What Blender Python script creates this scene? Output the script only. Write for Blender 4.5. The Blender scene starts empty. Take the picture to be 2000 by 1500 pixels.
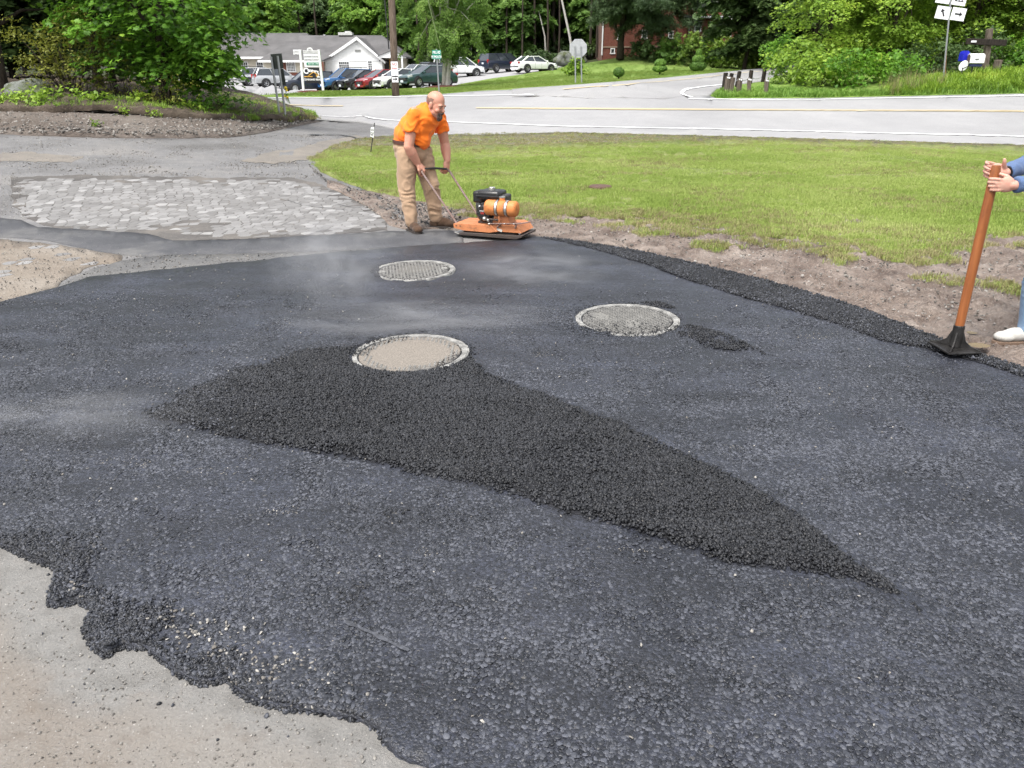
import bpy, bmesh, math, random
import numpy as np
from mathutils import Vector, Matrix, noise, Euler
from mathutils.geometry import delaunay_2d_cdt
R = math.radians
rng = np.random.default_rng(7)
random.seed(7)
scn = bpy.context.scene
COL = scn.collection

# ------------------------------------------------------------------ camera, sky, sun, exposure
CAM_H, PITCH, FPX = 1.68, R(21.77), 1502.0
cam_d = bpy.data.cameras.new('camera')
cam_d.sensor_width = 36.0
cam_d.lens = FPX / 2000 * 36
cam_d.clip_start = 0.05
cam_d.clip_end = 2000
cam = bpy.data.objects.new('camera', cam_d)
cam.location = (0, 0, CAM_H)
cam.rotation_euler = (math.pi / 2 - PITCH, 0, 0)
COL.objects.link(cam)
scn.camera = cam

SUN_EL, SUN_AZ = R(62), R(215)          # sun high, a little behind and to the left, behind thin cloud
world = bpy.data.worlds.new('World')
scn.world = world
world.use_nodes = True
wn = world.node_tree
wn.nodes.clear()
w_out = wn.nodes.new('ShaderNodeOutputWorld')
w_bg = wn.nodes.new('ShaderNodeBackground')
w_sky = wn.nodes.new('ShaderNodeTexSky')
w_sky.sky_type = 'NISHITA'
w_sky.sun_disc = False
w_sky.sun_elevation = SUN_EL
w_sky.sun_rotation = SUN_AZ
w_sky.dust_density = 4.0
w_sky.air_density = 1.2
w_hsv = wn.nodes.new('ShaderNodeHueSaturation')   # thin overcast: the blue is mostly veiled
w_hsv.inputs['Saturation'].default_value = 0.30
w_hsv.inputs['Value'].default_value = 1.0
wn.links.new(w_sky.outputs[0], w_hsv.inputs['Color'])
wn.links.new(w_hsv.outputs[0], w_bg.inputs['Color'])
w_bg.inputs['Strength'].default_value = 0.15
wn.links.new(w_bg.outputs[0], w_out.inputs['Surface'])

sun_d = bpy.data.lights.new('sun', 'SUN')
sun_d.energy = 1.5
sun_d.angle = R(14)
sun_d.color = (1.0, 0.965, 0.91)
sun = bpy.data.objects.new('sun', sun_d)
_sd = Vector((math.sin(SUN_AZ) * math.cos(SUN_EL), math.cos(SUN_AZ) * math.cos(SUN_EL), math.sin(SUN_EL)))
sun.rotation_euler = _sd.to_track_quat('Z', 'Y').to_euler()
COL.objects.link(sun)

scn.view_settings.view_transform = 'Standard'
scn.view_settings.look = 'None'
scn.view_settings.gamma = 1.0
scn.view_settings.use_curve_mapping = False
scn.view_settings.exposure = 1.05
scn.render.engine = 'CYCLES'
scn.cycles.max_bounces = 6
scn.cycles.transparent_max_bounces = 8
scn.cycles.volume_bounces = 0
scn.cycles.use_denoising = True
scn.cycles.denoising_prefilter = 'FAST'

# ------------------------------------------------------------------ pixels of the photograph -> rays -> places on the terrain
CP, SP = math.cos(PITCH), math.sin(PITCH)
def ray(px, py):
    u = (np.asarray(px, float) - 1000) / FPX
    v = -(np.asarray(py, float) - 750) / FPX
    return u, CP + SP * v, CP * v - SP
def at(px, py, Y):
    dx, dy, dz = ray(px, py)
    t = Y / dy
    return Vector((float(dx * t), float(Y), float(CAM_H + dz * t)))
def project(x, y, z):
    x = np.asarray(x, float); y = np.asarray(y, float); z = np.asarray(z, float) - CAM_H
    dep = y * CP - z * SP
    up = y * SP + z * CP
    dep = np.where(dep < 0.05, 0.05, dep)
    return 1000 + FPX * x / dep, 750 - FPX * up / dep, dep

CTRL = [(0,262,16.5),(320,268,17.5),(544,253,21),(640,236,26),(0,350,11.8),(300,350,12.2),(612,315,15.6),(500,400,10.7),(700,300,18),
 (768,237,27),(1100,249.5,26),(1600,260,25.5),(2000,270,25.5),(588,229,29),
 (600,209,33),(930,214,31),(1300,217,30),(1600,218,29.5),(2000,221,29.5),
 (517,193,37),(800,189,35.5),(1050,187,35),(1600,196,33.5),(2000,191,34),
 (600,185.5,54),(637,180.5,59.5),(772,175.5,58),(873,172,53),(600,184,62),(675,179,62),(783,176,60.5),(835,170,58.5),(540,171,74),(880,149,79),(1000,144,77),(700,168,80),
 (1124,165,34.5),(1250,157,45),(1208,156,48),(1288,148,54),(1362,140,59),(1500,133,75),(1200,108,85),(1350,118,80),(1090,128,84),
 (1600,192,35),(1842,165,37),(1930,158,37),(1420,191,35),(1498,189,35),(1500,165,39.5),(2000,158,37.5),
 (1400,166,40),(1450,150,52),
 (0,222,18.3),(300,224,19.3),(450,238,21),(560,248,22.3),(0,190,21.5),(200,185,22.5),(420,198,26),(480,200,29),
 (200,150,40),(-400,250,17),(-400,170,30),(2400,285,25),(2400,200,34),(2400,150,38),(1700,360,None),(2400,400,None),(1200,330,None),(1700,300,18)]
def _ctrl():
    P, Z = [], []
    for px, py, Y in CTRL:
        if Y is None:
            dx, dy, dz = ray(px, py); t = -CAM_H / dz
            P.append((dx * t, dy * t)); Z.append(0)
        else:
            p = at(px, py, Y); P.append((p.x, p.y)); Z.append(p.z)
    for x in (-9, -5, -2.5, 0, 2.5, 5, 9):
        for y in (-5, -1, 2, 4, 6, 8):
            P.append((x, y)); Z.append(0)
    for x, y, z in ((-90,120,3),(0,130,4.5),(90,120,6),(150,60,5),(-120,40,3),(-60,0,1),(60,0,0.5),(60,30,1.5),(0,-40,0),(40,90,5.5),(-40,90,1.6)):
        P.append((x, y)); Z.append(z)
    return np.array(P), np.array(Z)
def _tps():
    P, Z = _ctrl()
    n = len(P)
    d = np.linalg.norm(P[:, None] - P[None], axis=2)
    K = np.where(d > 0, d * d * np.log(np.maximum(d, 1e-9)), 0) + np.eye(n) * 0.6
    A = np.zeros((n + 3, n + 3)); A[:n, :n] = K
    A[:n, n] = 1; A[:n, n + 1:] = P; A[n, :n] = 1; A[n + 1:, :n] = P.T
    w = np.linalg.solve(A, np.concatenate([Z, np.zeros(3)]))
    return P, w
_P, _w = _tps()
GX0, GX1, GY0, GY1, GS = -150.0, 150.0, -30.0, 170.0, 0.5
_gx = np.arange(GX0, GX1 + GS, GS); _gy = np.arange(GY0, GY1 + GS, GS)
_X, _Y = np.meshgrid(_gx, _gy, indexing='ij')
_Z = _w[-3] + _w[-2] * _X + _w[-1] * _Y
for (px_, py_), wi in zip(_P, _w):
    r2 = (_X - px_) ** 2 + (_Y - py_) ** 2
    _Z += wi * 0.5 * r2 * np.log(np.maximum(r2, 1e-9))
_D = np.hypot(_X, np.maximum(_Y, 0))
_s = np.clip((_D - 9.0) / 4.0, 0, 1)
_Z *= _s * _s * (3 - 2 * _s)
def terr(x, y):
    x = np.asarray(x, float); y = np.asarray(y, float)
    fx = np.clip((x - GX0) / GS, 0, len(_gx) - 1.001); fy = np.clip((y - GY0) / GS, 0, len(_gy) - 1.001)
    i = fx.astype(int); j = fy.astype(int); a = fx - i; b = fy - j
    return (_Z[i, j] * (1 - a) * (1 - b) + _Z[i + 1, j] * a * (1 - b) + _Z[i, j + 1] * (1 - a) * b + _Z[i + 1, j + 1] * a * b)
def ground_px(px, py):
    """where the view ray through photo pixels meets the terrain"""
    px = np.atleast_1d(np.asarray(px, float)); py = np.atleast_1d(np.asarray(py, float))
    dx, dy, dz = ray(px, py)
    ts = np.geomspace(0.8, 260, 420)
    hit = np.full(px.shape, -1.0)
    prev = None; tp = ts[0]
    for t in ts:
        h = CAM_H + dz * t - terr(dx * t, dy * t)
        if prev is not None:
            m = (hit < 0) & (h <= 0) & (prev > 0)
            hit[m] = (tp + (t - tp) * prev[m] / (prev[m] - h[m] + 1e-12))
        prev = h; tp = t
    hit[hit < 0] = 150.0
    x = dx * hit; y = dy * hit
    return x, y, terr(x, y)
def G(px, py):
    x, y, z = ground_px(px, py)
    return Vector((float(x[0]), float(y[0]), float(z[0])))

# ------------------------------------------------------------------ object helpers
def tag(o, label=None, cat=None, group=None, kind=None):
    if label: o['label'] = label
    if cat: o['category'] = cat
    if group: o['group'] = group
    if kind: o['kind'] = kind
    return o
def empty(name, loc, rot=(0, 0, 0), label=None, cat=None, group=None):
    o = bpy.data.objects.new(name, None)
    o.empty_display_size = 0.1
    o.location = loc; o.rotation_euler = rot
    COL.objects.link(o)
    return tag(o, label, cat, group)
def link(name, me, mat=None, parent=None, smooth=False):
    o = bpy.data.objects.new(name, me)
    COL.objects.link(o)
    if mat is not None:
        me.materials.clear()
        for m in (mat if isinstance(mat, (list, tuple)) else [mat]): me.materials.append(m)
    if parent is not None: o.parent = parent
    if smooth: me.polygons.foreach_set('use_smooth', [True] * len(me.polygons))
    return o
def np_mesh(name, V, Fc, k=3, smooth=False):
    V = np.asarray(V, np.float32).reshape(-1, 3); Fc = np.asarray(Fc, np.int32).reshape(-1, k)
    me = bpy.data.meshes.new(name)
    me.vertices.add(len(V)); me.vertices.foreach_set('co', V.ravel())
    me.loops.add(Fc.size); me.loops.foreach_set('vertex_index', Fc.ravel())
    me.polygons.add(len(Fc)); me.polygons.foreach_set('loop_start', np.arange(0, Fc.size, k, dtype=np.int32))
    if smooth: me.polygons.foreach_set('use_smooth', np.ones(len(Fc), bool))
    me.update(calc_edges=True)
    return me
def copy_tree(o, parent=None):
    c = o.copy(); COL.objects.link(c)
    if parent is not None: c.parent = parent
    for ch in o.children: copy_tree(ch, c)
    return c

def frame_to(d):
    """rotation matrix whose Z axis is d"""
    return Vector(d).normalized().to_track_quat('Z', 'Y').to_matrix()
class MB:
    def __init__(s): s.v = []; s.f = []
    def add(s, vs, fs):
        n = len(s.v); s.v += [tuple(p) for p in vs]; s.f += [tuple(i + n for i in f) for f in fs]; return s
    def box(s, c, d, rot=None, taper=1.0):
        hx, hy, hz = d[0] / 2, d[1] / 2, d[2] / 2
        vs = []
        for z, k in ((-hz, 1), (hz, taper)):
            for x, y in ((-hx, -hy), (hx, -hy), (hx, hy), (-hx, hy)): vs.append(Vector((x * k, y * k, z)))
        if rot is not None:
            m = Euler(rot).to_matrix() if not isinstance(rot, Matrix) else rot
            vs = [m @ v for v in vs]
        c = Vector(c)
        return s.add([v + c for v in vs], [(3, 2, 1, 0), (4, 5, 6, 7), (0, 1, 5, 4), (1, 2, 6, 5), (2, 3, 7, 6), (3, 0, 4, 7)])
    def tube(s, pts, r, n=10, cap=True, flat=1.0):
        pts = [Vector(p) for p in pts]
        rs = r if isinstance(r, (list, tuple)) else [r] * len(pts)
        vs = []; fs = []
        ref = None
        for i, p in enumerate(pts):
            d = (pts[min(i + 1, len(pts) - 1)] - pts[max(i - 1, 0)]).normalized()
            if ref is None:
                ref = Vector((0, 0, 1)) if abs(d.z) < 0.9 else Vector((1, 0, 0))
            a = (ref - d * ref.dot(d)).normalized(); b = d.cross(a); ref = a
            for k in range(n):
                t = 2 * math.pi * k / n
                vs.append(p + (a * math.cos(t) + b * math.sin(t) * flat) * rs[i])
        for i in range(len(pts) - 1):
            for k in range(n):
                k2 = (k + 1) % n
                fs.append((i * n + k, i * n + k2, (i + 1) * n + k2, (i + 1) * n + k))
        if cap:
            fs.append(tuple(reversed(range(n)))); fs.append(tuple((len(pts) - 1) * n + k for k in range(n)))
        return s.add(vs, fs)
    def lathe(s, prof, n=24, c=(0, 0, 0), m=None, cap=True):
        """prof = [(radius, z)] turned round z"""
        vs = []; fs = []
        m = m or Matrix.Identity(3)
        for r, z in prof:
            for k in range(n):
                t = 2 * math.pi * k / n
                vs.append(m @ Vector((r * math.cos(t), r * math.sin(t), z)) + Vector(c))
        for i in range(len(prof) - 1):
            for k in range(n):
                k2 = (k + 1) % n
                fs.append((i * n + k, i * n + k2, (i + 1) * n + k2, (i + 1) * n + k))
        if cap and prof[0][0] > 1e-6: fs.append(tuple(reversed(range(n))))
        if cap and prof[-1][0] > 1e-6: fs.append(tuple((len(prof) - 1) * n + k for k in range(n)))
        return s.add(vs, fs)
    def prism(s, poly, h0, h1, m=None, c=(0, 0, 0)):
        """2D polygon (x,y) extruded along local z from h0 to h1"""
        n = len(poly); m = m or Matrix.Identity(3); c = Vector(c)
        vs = [m @ Vector((x, y, h0)) + c for x, y in poly] + [m @ Vector((x, y, h1)) + c for x, y in poly]
        fs = [tuple(reversed(range(n))), tuple(range(n, 2 * n))] + [(i, (i + 1) % n, n + (i + 1) % n, n + i) for i in range(n)]
        return s.add(vs, fs)
    def ball(s, c, r, n=12, rings=8, m=None):
        rx, ry, rz = (r, r, r) if not isinstance(r, (tuple, list)) else r
        m = m or Matrix.Identity(3); c = Vector(c)
        vs = [m @ Vector((0, 0, -rz)) + c]; fs = []
        for i in range(1, rings):
            ph = -math.pi / 2 + math.pi * i / rings
            for k in range(n):
                t = 2 * math.pi * k / n
                vs.append(m @ Vector((rx * math.cos(ph) * math.cos(t), ry * math.cos(ph) * math.sin(t), rz * math.sin(ph))) + c)
        vs.append(m @ Vector((0, 0, rz)) + c)
        for k in range(n): fs.append((0, 1 + (k + 1) % n, 1 + k))
        for i in range(rings - 2):
            for k in range(n):
                a = 1 + i * n; b = a + n; k2 = (k + 1) % n
                fs.append((a + k, a + k2, b + k2, b + k))
        a = 1 + (rings - 2) * n
        for k in range(n): fs.append((a + k, a + (k + 1) % n, len(vs) - 1))
        return s.add(vs, fs)
    def mesh(s, name='mesh'):
        me = bpy.data.meshes.new(name); me.from_pydata([tuple(v) for v in s.v], [], s.f)
        me.update(); return me
    def build(s, name, mat, parent=None, smooth=False, bevel=0.0, auto=True):
        me = s.mesh(name)
        bm = bmesh.new(); bm.from_mesh(me); bmesh.ops.recalc_face_normals(bm, faces=bm.faces); bm.to_mesh(me); bm.free()
        if smooth:
            me.polygons.foreach_set('use_smooth', [True] * len(me.polygons))
            if auto: me.set_sharp_from_angle(angle=R(38))
        o = link(name, me, mat, parent)
        if bevel:
            b = o.modifiers.new('bevel', 'BEVEL'); b.width = bevel; b.segments = 2; b.limit_method = 'ANGLE'
        return o
def text(name, body, size, mat, parent, loc, rot=(R(90), 0, 0), depth=0.002, align='CENTER', sx=1.0, bold=0.0):
    cu = bpy.data.curves.new(name, 'FONT'); cu.body = body; cu.size = size; cu.extrude = depth
    cu.align_x = align; cu.align_y = 'CENTER'; cu.offset = bold; cu.resolution_u = 3
    cu.materials.append(mat)
    o = bpy.data.objects.new(name, cu); o.location = loc; o.rotation_euler = rot; o.scale = (sx, 1, 1)
    COL.objects.link(o); o.parent = parent
    return o

# ------------------------------------------------------------------ material helper
class NT:
    def __init__(s, name, coord='Object'):
        s.m = bpy.data.materials.new(name); s.m.use_nodes = True
        s.t = s.m.node_tree; s.t.nodes.clear()
        s.out = s.n('ShaderNodeOutputMaterial'); s.p = s.n('ShaderNodeBsdfPrincipled')
        s.l(s.p.outputs[0], s.out.inputs['Surface'])
        s.tc = s.n('ShaderNodeTexCoord'); s.co = s.tc.outputs[coord]
    def n(s, t): return s.t.nodes.new(t)
    def l(s, a, b): s.t.links.new(a, b)
    def set(s, sock, v):
        if hasattr(v, 'is_linked') or isinstance(v, bpy.types.NodeSocket): s.l(v, sock)
        elif isinstance(v, (tuple, list)) and len(v) == 3 and sock.type == 'RGBA': sock.default_value = (*v, 1)
        else: sock.default_value = v
    def noise(s, scale, detail=4, rough=0.55, co=None, dist=0.0, out=0):
        x = s.n('ShaderNodeTexNoise'); s.l(co or s.co, x.inputs['Vector'])
        x.inputs['Scale'].default_value = scale; x.inputs['Detail'].default_value = detail
        x.inputs['Roughness'].default_value = rough; x.inputs['Distortion'].default_value = dist
        return x.outputs[out]
    def vor(s, scale, feature='F1', co=None, rnd=1.0):
        x = s.n('ShaderNodeTexVoronoi'); x.feature = feature; s.l(co or s.co, x.inputs['Vector'])
        x.inputs['Scale'].default_value = scale; x.inputs['Randomness'].default_value = rnd
        return x.outputs
    def map(s, scale=(1, 1, 1), rot=(0, 0, 0), co=None):
        x = s.n('ShaderNodeMapping'); s.l(co or s.co, x.inputs[0]); x.inputs['Scale'].default_value = scale; x.inputs['Rotation'].default_value = rot
        return x.outputs[0]
    def ramp(s, v, stops, interp='LINEAR'):
        x = s.n('ShaderNodeValToRGB'); s.l(v, x.inputs[0]); cr = x.color_ramp; cr.interpolation = interp
        while len(cr.elements) > 1: cr.elements.remove(cr.elements[-1])
        for i, (p, c) in enumerate(stops):
            e = cr.elements[0] if i == 0 else cr.elements.new(p)
            e.position = p
            e.color = (c, c, c, 1) if not isinstance(c, (tuple, list)) else (*c, 1)
        return x.outputs[0]
    def rng(s, v, a, b, c=0.0, d=1.0, smooth=False):
        x = s.n('ShaderNodeMapRange'); s.l(v, x.inputs[0])
        if smooth: x.interpolation_type = 'SMOOTHSTEP'
        for i, k in enumerate((a, b, c, d)): x.inputs[i + 1].default_value = k
        return x.outputs[0]
    def mix(s, f, a, b, mode='MIX'):
        x = s.n('ShaderNodeMix'); x.data_type = 'RGBA'; x.blend_type = mode
        s.set(x.inputs[0], f); s.set(x.inputs[6], a); s.set(x.inputs[7], b)
        return x.outputs[2]
    def math(s, op, a, b=0.0, c=None):
        x = s.n('ShaderNodeMath'); x.operation = op; s.set(x.inputs[0], a); s.set(x.inputs[1], b)
        if c is not None: s.set(x.inputs[2], c)
        return x.outputs[0]
    def attr(s, name, out='Fac'):
        x = s.n('ShaderNodeAttribute'); x.attribute_name = name; return x.outputs[out]
    def sep(s, v, i):
        x = s.n('ShaderNodeSeparateColor'); s.l(v, x.inputs[0]); return x.outputs[i]
    def isl(s):
        return s.n('ShaderNodeNewGeometry').outputs['Random Per Island']
    def objrand(s):
        return s.n('ShaderNodeObjectInfo').outputs['Random']
    def bump(s, h, strength=0.5, dist=0.01, prev=None):
        x = s.n('ShaderNodeBump'); s.l(h, x.inputs['Height']); x.inputs['Strength'].default_value = strength
        x.inputs['Distance'].default_value = dist
        if prev is not None: s.l(prev, x.inputs['Normal'])
        s.l(x.outputs[0], s.p.inputs['Normal'])
        return x.outputs[0]
    def done(s, color=None, rough=None, metal=None, spec=None, **kw):
        if color is not None: s.set(s.p.inputs['Base Color'], color)
        if rough is not None: s.set(s.p.inputs['Roughness'], rough)
        if metal is not None: s.set(s.p.inputs['Metallic'], metal)
        if spec is not None: s.set(s.p.inputs['Specular IOR Level'], spec)
        for k, v in kw.items(): s.set(s.p.inputs[k.replace('_', ' ')], v)
        return s.m
def simple(name, c, rough=0.5, metal=0.0, var=0.12, scale=8.0, bump=0.0, spec=0.5, **kw):
    """plain material with a little tonal variation and wear"""
    m = NT(name)
    nz = m.noise(scale, 5, 0.6)
    dark = tuple(x * (1 - var) for x in c); lite = tuple(min(1, x * (1 + var)) for x in c)
    col = m.ramp(nz, [(0.3, dark), (0.7, lite)])
    if bump: m.bump(m.noise(scale * 6, 4), bump, 0.01)
    r = m.rng(m.noise(scale * 2.3, 4), 0.3, 0.7, max(0, rough - 0.08), min(1, rough + 0.08))
    return m.done(col, r, metal, spec, **kw)

# ------------------------------------------------------------------ ground sheets
def in_poly(px, py, poly):
    px = np.asarray(px, float); py = np.asarray(py, float)
    c = np.zeros(px.shape, bool); n = len(poly)
    for i in range(n):
        x1, y1 = poly[i]; x2, y2 = poly[(i + 1) % n]
        if y1 == y2: continue
        m = ((y1 > py) != (y2 > py)) & (px < (x2 - x1) * (py - y1) / (y2 - y1) + x1)
        c ^= m
    return c
def edge_dist(px, py, poly, closed=True):
    px = np.asarray(px, float); py = np.asarray(py, float)
    d = np.full(px.shape, 1e9); n = len(poly)
    for i in range(n if closed else n - 1):
        x1, y1 = poly[i]; x2, y2 = poly[(i + 1) % n]
        L = (x2 - x1) ** 2 + (y2 - y1) ** 2 + 1e-9
        t = np.clip(((px - x1) * (x2 - x1) + (py - y1) * (y2 - y1)) / L, 0, 1)
        d = np.minimum(d, np.hypot(px - x1 - t * (x2 - x1), py - y1 - t * (y2 - y1)))
    return d
def rough_poly(poly, step, amp, seed=0, closed=True, ay=None):
    """outline resampled every `step` px with noise: an edge laid by hand"""
    out = []; n = len(poly); s = 0
    for i in range(n if closed else n - 1):
        a = Vector(poly[i]); b = Vector(poly[(i + 1) % n]); L = (b - a).length
        k = max(1, int(L / step))
        for j in range(k):
            p = a + (b - a) * (j / k)
            q = Vector((p.x * 0.05, p.y * 0.09, seed * 7.3))
            nx = noise.noise(q) + 0.5 * noise.noise(q * 2.7); ny = noise.noise(q + Vector((31, 17, 5))) + 0.5 * noise.noise(q * 2.7 + Vector((9, 3, 1)))
            out.append((p.x + nx * amp, p.y + ny * (amp * 0.6 if ay is None else ay)))
    if not closed: out.append(poly[-1])
    return out
_pg = np.random.default_rng(99)
_perm = _pg.permutation(256); _perm = np.concatenate([_perm, _perm, _perm])
_grad = _pg.normal(size=(256, 2)); _grad /= np.linalg.norm(_grad, axis=1)[:, None]
def _pn(x, y, seed):
    xi = np.floor(x).astype(int); yi = np.floor(y).astype(int); fx = x - xi; fy = y - yi
    u = fx * fx * fx * (fx * (fx * 6 - 15) + 10); v = fy * fy * fy * (fy * (fy * 6 - 15) + 10)
    def g(a, b):
        h = _perm[(_perm[(xi + a + seed * 31) & 255] + yi + b) & 255]
        return _grad[h, 0] * (fx - a) + _grad[h, 1] * (fy - b)
    return ((g(0, 0) * (1 - u) + g(1, 0) * u) * (1 - v) + (g(0, 1) * (1 - u) + g(1, 1) * u) * v) * 1.5
def vnoise(x, y, s, seed=0, oct=3):
    x = np.asarray(x, float) * s; y = np.asarray(y, float) * s; o = 0; a = 1.0
    for i in range(oct):
        o = o + a * _pn(x, y, int(seed) + i); x = x * 2.1 + 3.7; y = y * 2.1 + 1.3; a *= 0.5
    return o
def sheet(name, poly, mat, lift, step=(26, 12), parent=None, hfun=None, label=None, kind='structure', drop=True, smooth=True):
    """a sheet of ground: outline in photo pixels laid on the terrain, `lift` metres above it"""
    xs = [p[0] for p in poly]; ys = [p[1] for p in poly]
    gx = np.arange(min(xs), max(xs), step[0]); gy = []
    y = min(ys)
    while y < max(ys):
        y += step[1] * (0.35 if y < 200 else 0.6 if y < 300 else 1.0); gy.append(y)
    X, Y = np.meshgrid(gx, np.array(gy)); X = X.ravel() + rng.uniform(-.3, .3, X.size) * step[0]; Y = Y.ravel() + rng.uniform(-.2, .2, X.size) * step[1]
    k = in_poly(X, Y, poly) & (edge_dist(X, Y, poly) > min(step) * 0.4)
    X = X[k]; Y = Y[k]
    pts = [Vector(p) for p in poly] + [Vector((a, b)) for a, b in zip(X, Y)]
    n = len(poly)
    r = delaunay_2d_cdt(pts, [(i, (i + 1) % n) for i in range(n)], [], 1, 1e-4)
    vs = np.array([(v.x, v.y) for v in r[0]])
    x, y, z = ground_px(vs[:, 0], vs[:, 1])
    D = np.hypot(x, y)
    z = z + lift * (1 + np.clip(D - 12, 0, 200) * 0.12)
    if hfun is not None: z = z + hfun(vs[:, 0], vs[:, 1], x, y)
    me = np_mesh(name, np.stack([x, y, z], 1), [list(f) for f in r[2]], 3)
    bm = bmesh.new(); bm.from_mesh(me); bmesh.ops.recalc_face_normals(bm, faces=bm.faces)
    if drop:       # the sheet's edge goes down into what lies below
        be = [e for e in bm.edges if e.is_boundary]
        rr = bmesh.ops.extrude_edge_only(bm, edges=be)
        for v in rr['geom']:
            if isinstance(v, bmesh.types.BMVert): v.co.z -= max(0.02, lift * 1.5) + 0.0015 * v.co.y
    up = sum(f.normal.z for f in bm.faces[:50])
    if up < 0: bmesh.ops.reverse_faces(bm, faces=bm.faces)
    bm.to_mesh(me); bm.free()
    o = link(name, me, mat, parent, smooth)
    if parent is None: tag(o, label, None, None, kind)
    elif label: o['label'] = label
    return o
def strip(name, line, width, mat, lift, parent=None, w2=None, seed=0, wobble=0.0, on=None):
    """a painted line `width` metres wide along a polyline given in photo pixels"""
    P = rough_poly(line, 12, 0, closed=False)
    w = [G(*p) for p in P]
    vs = []; fs = []
    for i, p in enumerate(w):
        d = (w[min(i + 1, len(w) - 1)] - w[max(i - 1, 0)]); d.z = 0; d.normalize()
        nrm = Vector((-d.y, d.x, 0)); hw = width / 2 * (1 + wobble * noise.noise(Vector((i * .7, seed, 0))))
        for sgn in (-1, 0, 1):
            q = p + nrm * hw * sgn
            D = math.hypot(q.x, q.y)
            zz = float(terr(q.x, q.y)) + lift * (1 + max(0, D - 12) * 0.12)
            if on:
                hs = [t.ray_cast(Vector((q.x, q.y, 20)), Vector((0, 0, -1)))[0] for t in on]; hs = [h.z for h in hs if h is not None]
                if hs: zz = max(hs) + 0.004 + 0.0005 * D
            vs.append((q.x, q.y, zz))
    if on and len(w) > 4:
        Zs = np.array([v[2] for v in vs]).reshape(-1, 3); Zp = np.pad(Zs, ((2, 2), (0, 0)), 'edge'); Zm = np.mean([Zp[i:i + len(Zs)] for i in range(5)], 0); Zs = np.maximum(Zs, Zm).ravel()
        vs = [(v[0], v[1], float(z_)) for v, z_ in zip(vs, Zs)]
    for i in range(len(w) - 1):
        for k in (0, 1):
            a = i * 3 + k; fs.append((a, a + 1, a + 4, a + 3))
    me = bpy.data.meshes.new(name); me.from_pydata(vs, [], fs)
    bm = bmesh.new(); bm.from_mesh(me); bmesh.ops.recalc_face_normals(bm, faces=bm.faces)
    if sum(f.normal.z for f in bm.faces) < 0: bmesh.ops.reverse_faces(bm, faces=bm.faces)
    bm.to_mesh(me); bm.free()
    return link(name, me, mat, parent)

# ------------------------------------------------------------------ scattering (instances on points)
def proto(me, mat):
    me.materials.clear(); me.materials.append(mat)
    return bpy.data.objects.new('source_' + me.name, me)
def scatter(name, P, rot, scl, protos, parent=None, label=None, kind='stuff', cat=None):
    n = len(P)
    me = bpy.data.meshes.new(name); me.vertices.add(n); me.vertices.foreach_set('co', np.asarray(P, np.float32).ravel())
    for an, arr in (('rot', rot), ('scl', scl)):
        a = me.attributes.new(an, 'FLOAT_VECTOR', 'POINT'); a.data.foreach_set('vector', np.asarray(arr, np.float32).ravel())
    a = me.attributes.new('pick', 'INT', 'POINT'); a.data.foreach_set('value', rng.integers(0, len(protos), n).astype(np.int32))
    o = link(name, me, None, parent)
    ng = bpy.data.node_groups.new(name, 'GeometryNodeTree')
    ng.interface.new_socket('Geometry', in_out='INPUT', socket_type='NodeSocketGeometry')
    ng.interface.new_socket('Geometry', in_out='OUTPUT', socket_type='NodeSocketGeometry')
    gi = ng.nodes.new('NodeGroupInput'); go = ng.nodes.new('NodeGroupOutput')
    iop = ng.nodes.new('GeometryNodeInstanceOnPoints'); jn = ng.nodes.new('GeometryNodeJoinGeometry')
    for p in protos:
        oi = ng.nodes.new('GeometryNodeObjectInfo'); oi.inputs['Object'].default_value = p
        oi.inputs['As Instance'].default_value = True
        ng.links.new(oi.outputs['Geometry'], jn.inputs[0])
    def na(nm, ty):
        x = ng.nodes.new('GeometryNodeInputNamedAttribute'); x.data_type = ty; x.inputs['Name'].default_value = nm
        return x.outputs['Attribute']
    ng.links.new(gi.outputs[0], iop.inputs['Points']); ng.links.new(jn.outputs[0], iop.inputs['Instance'])
    iop.inputs['Pick Instance'].default_value = True
    ng.links.new(na('pick', 'INT'), iop.inputs['Instance Index'])
    e2r = ng.nodes.new('FunctionNodeEulerToRotation')
    ng.links.new(na('rot', 'FLOAT_VECTOR'), e2r.inputs[0]); ng.links.new(e2r.outputs[0], iop.inputs['Rotation'])
    ng.links.new(na('scl', 'FLOAT_VECTOR'), iop.inputs['Scale'])
    ng.links.new(iop.outputs[0], go.inputs[0])
    md = o.modifiers.new('scatter', 'NODES'); md.node_group = ng
    tag(o, label, cat, None, kind)
    return o
def rand_in(polys, n, dens=None, world=None):
    """n random places, even over the ground, inside pixel polygons"""
    xs = []; ys = []
    allp = [p for q in polys for p in q]
    wx, wy, _ = ground_px([p[0] for p in allp], [p[1] for p in allp])
    x0, x1, y0, y1 = world or (wx.min(), wx.max(), wy.min(), wy.max())
    got = 0; tries = 0
    while got < n and tries < 60:
        x = rng.uniform(x0, x1, n * 2); y = rng.uniform(y0, y1, n * 2)
        px, py, dep = project(x, y, terr(x, y))
        k = np.zeros(len(x), bool)
        for q in polys: k |= in_poly(px, py, q)
        k &= dep > 0.3
        x, y, px, py = x[k], y[k], px[k], py[k]
        if dens is not None:
            k = rng.random(len(x)) < dens(px, py, x, y); x, y = x[k], y[k]
        xs.append(x); ys.append(y); got += len(x); tries += 1
    x = np.concatenate(xs)[:n]; y = np.concatenate(ys)[:n]
    return x, y, terr(x, y)
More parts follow.
